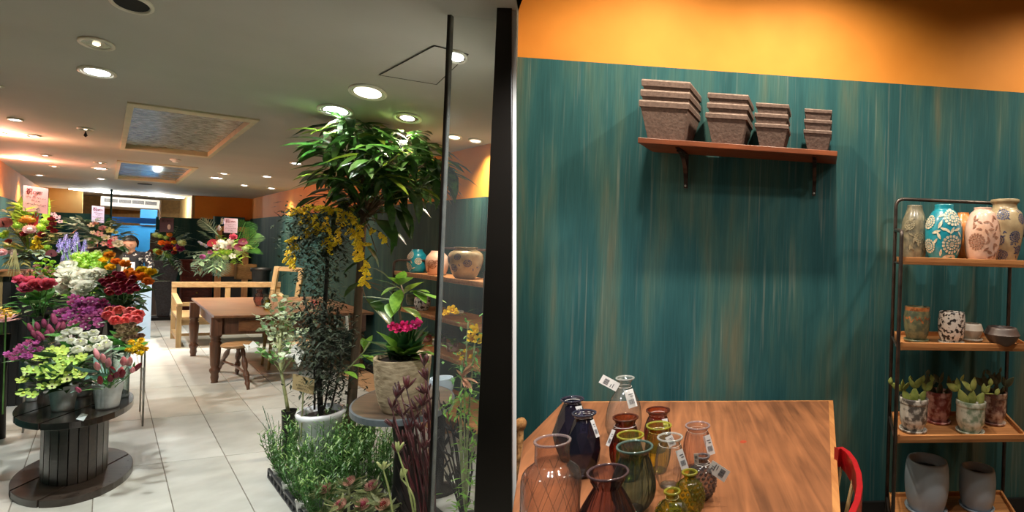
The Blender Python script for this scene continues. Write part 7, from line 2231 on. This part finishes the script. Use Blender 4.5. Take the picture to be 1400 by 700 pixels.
# plant in it
cP = cT + Vector((0, 0, hT * 0.93))
t = thing('strap_leaved_plant', 'dark strap leaved plant with magenta flowers in the stone pot', 'plant', cP)
STRAP = mat('dark_strap_leaf', '#2f5a30', 0.35, col2='#1c3c20', scale=8, rnd=0.3, coat=0.2, trans=0.15)
STRAPL = mat('bright_glossy_leaf', '#7fa83c', 0.35, col2='#5c8a2c', scale=8, rnd=0.2, coat=0.2, trans=0.25)
def blade(parent, q, e, W, m, curl=0.25, name='leaf', roll=0.0):
    d = (e - q); L = d.length; d.normalize()
    s_ = d.cross(Vector((0, 0, 1)))
    s_ = s_.normalized() if s_.length > 1e-3 else Vector((1, 0, 0))
    n_ = s_.cross(d)
    dd = (d + n_ * curl * 0.7).normalized()
    s2 = dd.cross(Vector((0, 0, 1))); s2 = s2.normalized() if s2.length > 1e-3 else Vector((1, 0, 0)); n2 = s2.cross(dd)
    Mr = Matrix((-s2, n2, dd)).transposed()
    return put(name, leafmesh(m, 1.0, round(W / L, 1) if W / L > 0.15 else 0.15, curl, 0.3, 5), parent, q - origin_of(parent), L * 1.05, Mr.to_quaternion())
for k in range(34):
    ue = random.uniform(500, 592); ve = random.uniform(436, 488)
    q = cP + Vector((random.uniform(-.05, .05), random.uniform(-.05, .05), 0))
    blade(t, q, at(ue, ve, cP.y - random.uniform(-.12, .2)), 0.04, STRAP, 0.3)
for (ue, ve) in ((588, 468), (592, 480), (520, 452), (584, 490), (552, 478), (528, 470)):
    blade(t, cP, at(ue, ve, cP.y - 0.18), 0.055, STRAPL, 0.25)
FUCH = fm('fuchsia_petal', '#e23a80', '#b81f60')
for (u, v, s) in ((537, 447, 7), (545, 450, 7), (552, 446, 8), (560, 449, 7), (567, 444, 7), (573, 440, 7)):
    p = at(u, v, cP.y - 0.15)
    put('bloom', bloom('lisi', FUCH, WH if u > 560 else FUCH, 1), t, p - cP, s * cP.y / FOC, aim(Vector((random.uniform(-.8, .8), -0.7, 0.3)), random.uniform(0, 6)))
    MB().tube([cP, (cP + p) / 2 + Vector((.01, 0, .02)), p], 0.003, 4).build('flower_stem', FG['stem'], t)
t = thing('broad_leaved_branch', 'branch of broad glossy leaves rising above the magenta flowers', 'plant', cP)
bs = [cP, at(550, 455, cP.y), at(546, 425, cP.y), at(552, 402, cP.y), at(548, 388, cP.y)]
MB().tube(bs, [0.006, 0.006, 0.005, 0.005, 0.003], 6).build('stem', BARK, t, smooth=True)
for (ua, va, ub, vb, W, m) in ((545, 392, 522, 402, .055, STRAPL), (546, 390, 530, 378, .06, STRAPL), (548, 390, 562, 378, .06, STRAPL), (548, 395, 538, 425, .07, STRAPL), (540, 412, 534, 432, .07, STRAPL), (552, 402, 578, 384, .06, FIGB), (560, 402, 608, 410, .05, STRAPL), (560, 400, 586, 398, .05, STRAPL), (550, 420, 576, 436, .05, FIGB), (552, 398, 512, 380, .04, STRAP), (548, 410, 508, 412, .035, FG['grey']), (545, 415, 498, 404, .03, FG['grey']), (546, 388, 552, 370, .05, STRAPL), (566, 398, 582, 412, .05, STRAPL)):
    blade(t, at(ua, va, cP.y - .03), at(ub, vb, cP.y - .1), W, m, 0.2)
# a branch of pale leaves low at the table edge
t = thing('trailing_branch', 'thin branch with pale broad leaves leaning out before the stone pot', 'plant', at(470, 520, 3.3))
MB().tube([at(462, 515, 3.4), at(480, 500, 3.2), at(498, 480, 3.1), at(505, 468, 3.1)], 0.004, 5).build('stem', STK, t)
for (ua, va, ub, vb) in ((498, 480, 508, 458), (490, 490, 512, 488), (495, 485, 515, 496), (480, 500, 498, 502), (500, 478, 496, 462), (470, 508, 488, 516)):
    blade(t, at(ua, va, 3.15), at(ub, vb, 3.1), 0.045, STRAPL, 0.2)

# ---- herb pots in the black tray
t_h = thing('plant_tray', 'black slotted plastic tray along the aisle holding the small white herb pots', 'tray', onz(420, 690, 0))
HERB = mat('herb_green', '#4f8238', 0.5, col2='#2e5a22', scale=20, trans=0.2)
HERBL = mat('herb_tip', '#86a85c', 0.5, col2='#6a9048', scale=20, trans=0.2)
WPL = mat('white_nursery_pot', '#e4e4e0', 0.5, col2='#d8d8d4', scale=4)
front = [(384.5, 655), (398, 675), (417, 701), (441, 728)]
fp = [onz(u, v, 0.02) for u, v in front]
fd = (fp[-1] - fp[0]).normalized()
sd_ = DB.copy()
tr0 = fp[0] - fd * 0.12 - sd_ * 0.05; tr0.z = 0
TRK = mat('black_tray_plastic', '#26282c', 0.45)
Lr = (fp[-1] - fp[0]).length + 0.28
MB().box(tr0, fd * Lr, sd_ * 0.62, (0, 0, 0.012)).build('base', TRK, t_h)
MB().box(tr0 + Vector((0, 0, 0.05)), fd * Lr, sd_ * 0.012, (0, 0, 0.015)).build('rim', TRK, t_h)
for k in range(14):
    MB().box(tr0 + fd * (Lr * k / 13 - 0.004), fd * 0.014, sd_ * 0.01, (0, 0, 0.055)).build('slat', TRK, t_h)
def herb(c, label, rr=0.045, hp_=0.085, H_=0.30, n=20, seed=0):
    t = thing('potted_herb', label, 'potted plant', c, 'green herbs in small white pots')
    MB().lathe(c, [(rr * 0.72, 0), (rr, hp_), (rr * 1.05, hp_), (rr * 1.05, hp_ + 0.006), (rr * 0.9, hp_), (rr * 0.88, hp_ * 0.9), (0.0001, hp_ * 0.9)], 24, oval(c, 1.2)).build('pot', WPL, t, smooth=True)
    mb = MB(); tips = MB()
    for k in range(n):
        a = random.uniform(0, 2 * PI); sp = random.uniform(0.05, 0.42)
        q = c + Vector((math.cos(a) * rr * 0.6, math.sin(a) * rr * 0.6, hp_ * 0.9))
        hh = H_ * random.uniform(0.65, 1.15)
        e = q + Vector((math.cos(a) * sp * hh, math.sin(a) * sp * hh, hh))
        pts = bez(q, (q + e) / 2 + Vector((math.cos(a) * 0.02, math.sin(a) * 0.02, 0)), e, 4)
        mb.tube(pts, 0.0018, 3, cap=False)
        for j in range(16):
            s = 0.15 + 0.85 * j / 15; i = min(3, int(s * 4)); f = s * 4 - i
            p = pts[i] * (1 - f) + pts[i + 1] * f
            b = random.uniform(0, 2 * PI)
            (tips if j > 13 else mb).leaf(p, (math.cos(b), math.sin(b), 0.9), (0, 0, 1), 0.036 * random.uniform(.7, 1.2), 0.0085, 0.1, 2, 0.1)
    mb.build('foliage', HERB, t, smooth=True, kind='stuff')
    tips.build('pale_tips', HERBL, t, smooth=True, kind='stuff')
    return t
places = []
names = ['first', 'second', 'third', 'fourth']
rows = ['the tray row on the aisle', 'the second tray row', 'the third tray row', 'the innermost tray row']
for r_ in range(4):
    for k, p in enumerate(fp):
        if r_ >= 1 and k == 3: continue
        c = p + sd_ * (0.135 * r_) + fd * (0.02 * r_)
        c.z = 0.013
        herb(c, 'green herb in a white pot, %s in %s' % (names[k], rows[r_]), H_=(0.26 if r_ < 1 else 0.33) , n=30)
# tall wispy herb
t = thing('wispy_herb', 'thin wispy dry grey herb rising at the aisle end of the tray', 'plant', onz(378, 640, 0))
mb = MB()
for k in range(14):
    b = onz(380, 640, 0.02); e = at(random.uniform(358, 378), random.uniform(550, 600), b.y - .02)
    mb.tube(bez(b, (b + e) / 2 + Vector((0.02, 0, 0)), e, 5), 0.0016, 3)
    for j in range(10):
        q = b + (e - b) * (0.4 + 0.06 * j)
        mb.leaf(q, (random.uniform(-1, 1), random.uniform(-1, 1), 0.8), (0, 0, 1), 0.02, 0.004, 0, 2)
mb.build('foliage', FG['grey'], t, kind='stuff')
# ---- low red centred plants at the front
LEU = mat('striped_olive_leaf', '#8f9466', 0.5, col2='#5c6a3c', scale=14, rnd=0.2, hue=0.02, trans=0.2)
REDC = fm('deep_red_cone', '#8f1d28', '#5e1018')
PLK = fm('pinkish_bract', '#d8b49a', '#b07c70')
spots = [(478, 658, 2.75, 'beside the herbs'), (508, 664, 2.6, 'under the tall green buds'), (496, 690, 2.45, 'at the very front'), (446, 668, 2.75, 'with more olive leaves next to the white pots'), (465, 690, 2.5, 'with more olive leaves at the front'), (524, 690, 2.4, 'in the dark front corner')]
for i, (u, v, Y, where) in enumerate(spots):
    p = at(u, v, Y)
    t = thing('red_centred_conebush', 'low conebush with a red centre %s' % where, 'plant', Vector((p.x, p.y, 0)), 'low conebushes before the herbs')
    MB().lathe((p.x, p.y, 0), [(0.04, 0), (0.055, 0.1), (0.05, 0.1), (0.0001, 0.09)], 20).build('pot', WPL if i in (3, 4) else BLACK, t, smooth=True)
    MB().tube([(p.x, p.y, 0.09), p], 0.006, 5).build('stem', STK, t)
    put('cone', bloom('protea', PLK, REDC, 1), t, p - Vector((p.x, p.y, 0)), 0.034, aim(Vector((random.uniform(-.4, .4), -0.6, 1))))
    for k in range(34):
        a = random.uniform(0, 2 * PI); zz = random.uniform(-0.13, 0.0)
        d = Vector((math.cos(a), math.sin(a), random.uniform(0.1, 0.9)))
        put('leaf', leafmesh(LEU, 1.0, 0.22, 0.1, 0.3), t, Vector((0, 0, p.z + zz)), random.uniform(0.06, 0.1), aim(d.normalized(), random.uniform(0, 6)))
# ---- kangaroo paws: dark red stems with bud fingers
PAW = mat('dark_wine_bud', '#4e1a1c', 0.5, col2='#2e1012', scale=20, rnd=0.3)
PAWG = mat('yellow_green_bud', '#a9b070', 0.5, col2='#7f8c4c', scale=20)
def paw(parent, q, e, m, nf=4, L=0.05):
    MB().tube(bez(q, (q + e) / 2 + Vector((0.03, 0, 0.02)), e, 6), [0.004] * 6 + [0.0025], 5).build('stem', m, parent, smooth=True)
    for k in range(nf):
        d = Vector((random.uniform(-.8, .8), random.uniform(-.5, .3), random.uniform(0.5, 1.4))).normalized()
        MB().tube([e, e + d * L * 0.5, e + d * L], [0.003, 0.0065, 0.003], 6).build('bud', m, parent, smooth=True)
pb_ = at(590, 760, 2.35); pb_.z = 0
t = thing('kangaroo_paw', 'dark wine red kangaroo paw plant with finger like buds before the round table', 'plant', pb_)
MB().lathe(pb_, [(0.08, 0), (0.1, 0.18), (0.09, 0.18), (0.0001, 0.17)], 24).build('pot', BLACK, t, smooth=True)
q0_ = pb_ + Vector((0, 0, 0.17))
for (u, v) in ((542, 545), (548, 538), (556, 532), (570, 560), (578, 555), (566, 575), (550, 570), (558, 590), (575, 590), (585, 575), (540, 585), (552, 605), (568, 610), (580, 615), (590, 600), (545, 620), (560, 640), (575, 640), (536, 560), (584, 520), (580, 500), (583, 540)):
    paw(t, q0_ + Vector((random.uniform(-.04, .04), random.uniform(-.04, .04), 0)), at(u, v, 2.4 + random.uniform(-.1, .1)), PAW, 4, 0.06)
mb = MB()
for k in range(60):
    e = at(random.uniform(535, 592), random.uniform(590, 690), 2.4)
    mb.leaf(q0_, e - q0_, (0, -1, 0), (e - q0_).length, 0.018, 0.05, 4, 0.2)
mb.build('strap_leaves', mat('dark_wine_leaf', '#2e1a18', 0.5, col2='#1c100e', scale=12), t, smooth=True, kind='stuff')
t = thing('green_budded_stem', 'pale green stems with pointed yellow green buds at the front', 'plant', Vector((pb_.x + 0.02, pb_.y - 0.1, 0)))
for (ua, va, ub, vb) in ((572, 760, 544, 618), (540, 760, 524, 642), (568, 700, 549, 655)):
    a, b = at(ua, va, 2.28), at(ub, vb, 2.28)
    paw(t, a, b, PAWG, 4, 0.045)
# ---- plants behind the pane
t = thing('dark_budded_plant', 'black looking budded stems standing behind the glass pane against the bright floor', 'plant', Vector((at(630, 700, 2.7).x, 2.7, 0)))
b0_ = Vector((at(632, 700, 2.7).x, 2.7, 0.12))
MB().lathe((b0_.x, b0_.y, 0), [(0.06, 0), (0.08, 0.14), (0.07, 0.14), (0.0001, 0.13)], 20).build('pot', BLACK, t, smooth=True)
DKB = mat('silhouette_bud', '#1a1314', 0.6)  # near black: the silhouette look is put into the bud colour
for (u, v) in ((600, 545), (612, 560), (620, 590), (628, 600), (634, 615), (618, 625), (606, 640), (640, 600), (645, 630), (625, 570), (636, 580), (608, 610), (614, 660), (630, 650), (642, 655), (598, 600)):
    paw(t, b0_, at(u, v, 2.7), DKB, 4, 0.055)
t = thing('leafy_shrub', 'bright leafy shrub with yellow flowers pressed against the bronze post behind the pane', 'shrub', Vector((at(640, 650, 2.6).x, 2.6, 0)))
bb = Vector((at(640, 650, 2.6).x, 2.6, 0))
MB().lathe(bb, [(0.08, 0), (0.1, 0.2), (0.09, 0.2), (0.0001, 0.19)], 20).build('pot', BLACK, t, smooth=True)
fuzz(t, [(640, 540), (630, 548), (645, 555), (620, 555), (638, 565), (648, 575), (652, 530), (630, 530), (645, 600), (652, 620), (640, 640), (650, 660), (636, 680), (625, 690)], FG['lime'], 16, 0.06, 0.012, 0.03, Y=2.6, dj=0.08)
fuzz(t, [(640, 440), (648, 470), (640, 485), (652, 500), (645, 515), (628, 500), (636, 475)], FG['mid'], 14, 0.05, 0.014, 0.03, Y=2.6, dj=0.06)
for (ue, ve) in ((640, 440), (650, 460), (632, 490), (645, 520), (630, 545), (650, 600)):
    e = at(ue, ve, 2.6); MB().tube(bez(bb + Vector((0, 0, .18)), (bb + e) / 2 + Vector((-.03, 0, .1)), e), 0.004, 5).build('stem', STK, t)
for (u, v, s) in ((650, 452, 9), (646, 463, 8), (655, 465, 8), (618, 424, 7), (611, 428, 6), (625, 427, 5), (632, 490, 4), (645, 488, 4), (628, 484, 3), (636, 480, 3)):
    p = at(u, v, 2.6)
    put('bloom', bloom('lisi', YEL, YEL, 1), t, p - bb, s * 2.6 / FOC, aim(Vector((random.uniform(-.5, .5), -.8, .5))))
for k in range(12):
    p = at(632, 516, 2.58); e = at(random.uniform(615, 655), random.uniform(495, 535), 2.5)
    blade(t, p, e, 0.012, fm('peach_bract', '#e0b08c', '#c48a68'), 0.1, 'bract')

# ---- rack against the long wall, seen along its length
bF, bB = BR - 0.42, BR - 0.05
def onb(u, v, b): return onplane(u, v, AB(0, b), _na)
A_far = ab(onb(538, 380, bF))[0]; A_near = ab(onb(663, 380, bF))[0]
rk = thing('display_rack', 'dark metal display rack with patterned vases against the green wall behind the pane', 'rack', AB((A_far + A_near) / 2, (bF + bB) / 2))
zt1 = onb(600, 378.5, bF).z; zt2 = onb(575, 427, bF).z; zt3 = onb(625, 492, bF).z
for b_ in (bF, bB):
    hgt = zt1 + (0.10 if b_ == bF else 0.22)
    tube_path([AB(A_far, b_), AB(A_far, b_, hgt), AB(A_near, b_, hgt), AB(A_near, b_)] if b_ == bB else [AB(A_near, b_), AB(A_near, b_, hgt), AB(A_near, bB, hgt)], 0.011, 8).build('frame', TUBEM, rk, smooth=True)
tube_path([AB(A_far, bF), AB(A_far, bF, zt1 + 0.10), AB(A_far, bB, zt1 + 0.10)], 0.011, 8).build('frame', TUBEM, rk, smooth=True)
for z in (zt1, zt2, zt3, 0.3):
    MB().box(AB(A_near + 0.012, bF, z - 0.03), DA * (A_far - A_near - 0.024), DB * (bB - bF), (0, 0, 0.014)).build('tray', TRAYW, rk)
    MB().box(AB(A_near + 0.012, bF, z - 0.034), DA * (A_far - A_near - 0.024), DB * 0.015, (0, 0, 0.036)).build('tray_lip', TRAYW, rk)
    MB().box(AB(A_near + 0.012, bF, z - 0.034), DA * 0.015, DB * (bB - bF), (0, 0, 0.036)).build('tray_lip', TRAYW, rk)
def rv(u, v, vt, hw, pf, m, label, z, group, name='ceramic_vase', n=14, off=0.2, rel=None, cat='vase'):
    c = onb(u, v, bF + off); c.z = z - 0.015
    k = c.y / FOC; ws = widthscale(u)
    r = hw * k / ws; h = at(u, vt, c.y).z - c.z
    t = thing(name, label, cat, c, group)
    sp = smoothprof([(a * r, b * h) for a, b in pf], 3)
    MB().lathe(c, sp + [(sp[-1][0] * 0.85, h), (sp[-1][0] * 0.8, h * 0.6), (0.0001, h * 0.5)], n).build('body', m, t, smooth=True)
    if rel:
        relief(c, sp, rel[0], t, [(a, b * h, q * r) for a, b, q in rel[1]], [(a, b * h, q * r, th) for a, b, q, th in rel[2]])
    return t, c, r, h
VF = [(0.68, 0), (0.9, 0.2), (1.0, 0.5), (0.9, 0.75), (0.6, 0.92), (0.55, 1.0)]
JF = [(0.55, 0), (0.75, 0.15), (1.0, 0.55), (0.95, 0.8), (0.6, 0.93), (0.62, 0.97), (0.72, 1.0)]
G8 = 'patterned vases on the rack behind the pane'
MATS_T = mat('turquoise_glaze', '#1f93a6')
FL = -PI / 2 - 0.5
rv(569.5, 374, 341, 14, VF, MATS_T, 'turquoise and cream vase on the rack behind the round table', zt1, G8, rel=(CREAMR, [(FL, 0.25, 0.5), (FL + 0.2, 0.75, 0.45), (FL + 1.2, 0.5, 0.4)], [(FL - 0.4, 0.5, 0.4, 1), (FL + 0.5, 0.45, 0.4, 2), (FL + 0.7, 0.2, 0.4, 0.5)]))
rv(597, 379, 343, 16.5, VF, mat('pale_pink_glaze', '#e3c0b0'), 'pale pink carved vase on the rack seen through the edge of the pane', zt1, G8, rel=(mat('brown_carving', '#8a5c48'), [(FL + 0.6, 0.45, 0.45)], [(FL + .2 * k, 0.15 + 0.09 * k, 0.5, k * 1.3) for k in range(8)]))
rv(636, 382, 338, 24, JF, mat('crackled_beige_glaze', '#b9a784'), 'wide beige jar with blue flowers on the rack behind the pane', zt1, G8, n=32, name='ceramic_jar', cat='jar', rel=(BLUEB, [(FL - 0.3, 0.6, 0.25), (FL + 0.5, 0.7, 0.22), (FL + 0.2, 0.35, 0.25), (FL + 1.1, 0.5, 0.25)], [(FL + 0.3 * k, 0.3 + 0.07 * (k % 5), 0.2, k) for k in range(10)]))
G9 = 'small pots on the lower trays of the rack behind the pane'
PF = [(0.7, 0), (0.92, 0.25), (1.0, 0.6), (0.92, 1.0)]
rv(562, 424, 402, 7.5, PF, DRIP, 'small brown pot beside the speckled one on the far rack', zt2, G9, name='ceramic_pot', cat='flower pot', n=20)
rv(577, 427, 406, 11.5, PF, BW, 'black and white speckled pot on the middle tray of the far rack', zt2, G9, name='ceramic_pot', cat='flower pot', n=24, off=0.12)
rv(622, 432, 425, 12, [(0.6, 0), (1, 0.6), (0.95, 1)], mat('sand_and_white_glaze', '#d5c3a4'), 'low pale bowl on the middle tray behind the pane', zt2, G9, name='ceramic_bowl', cat='bowl', n=20)
for (u, v, vt, hw, mk_, nm) in ((600, 486, 462, 10, MARB[0], 'grey'), (618, 488, 468, 9, MARB[3], 'brown'), (580, 482, 458, 10, MARB[1], 'red')):
    t, c, r, h = rv(u, v, vt, hw, PF, mk_, 'small %s marbled pot on the third tray of the rack behind the pane' % nm, zt3, G9, name='ceramic_pot', cat='flower pot', n=20, off=0.15)
    o = tuft(None, c + Vector((0, 0, h)), 22, 0.07, 0.03, STRAPL, 'small_plant', 0.6, 1.0, 0.02); tag(o, 'small leafy green plant in the %s marbled pot behind the pane' % nm, 'plant')
c = onb(605, 545, bF + 0.1)
for (u, vb_, vt_, hw, lab) in ((603, 543, 516, 17, 'blue grey planter low on the rack behind the stone pot'),):
    c = at(u, vb_, 3.3); r = hw * 3.3 / FOC / 1.15; h = (vb_ - vt_) * 3.3 / FOC
    c2 = Vector((c.x, c.y, 0))
    t = thing('planter', lab, 'planter', c2)
    MB().lathe(Vector((c.x, c.y, c.z)), smoothprof([(r * 0.75, 0), (r * 0.97, h * 0.4), (r, h * 0.8), (r * 0.93, h)], 3) + [(r * 0.85, h * 0.98), (r * 0.8, h * 0.5), (0.0001, h * 0.45)], 32).build('body', BG, t, smooth=True)
    MB().lathe(c2, [(0.12, 0), (0.10, 0.02), (0.03, 0.05), (0.03, c.z - 0.03), (0.10, c.z - 0.005), (0.0001, c.z)], 20).build('plinth', BLACK, t, smooth=True)
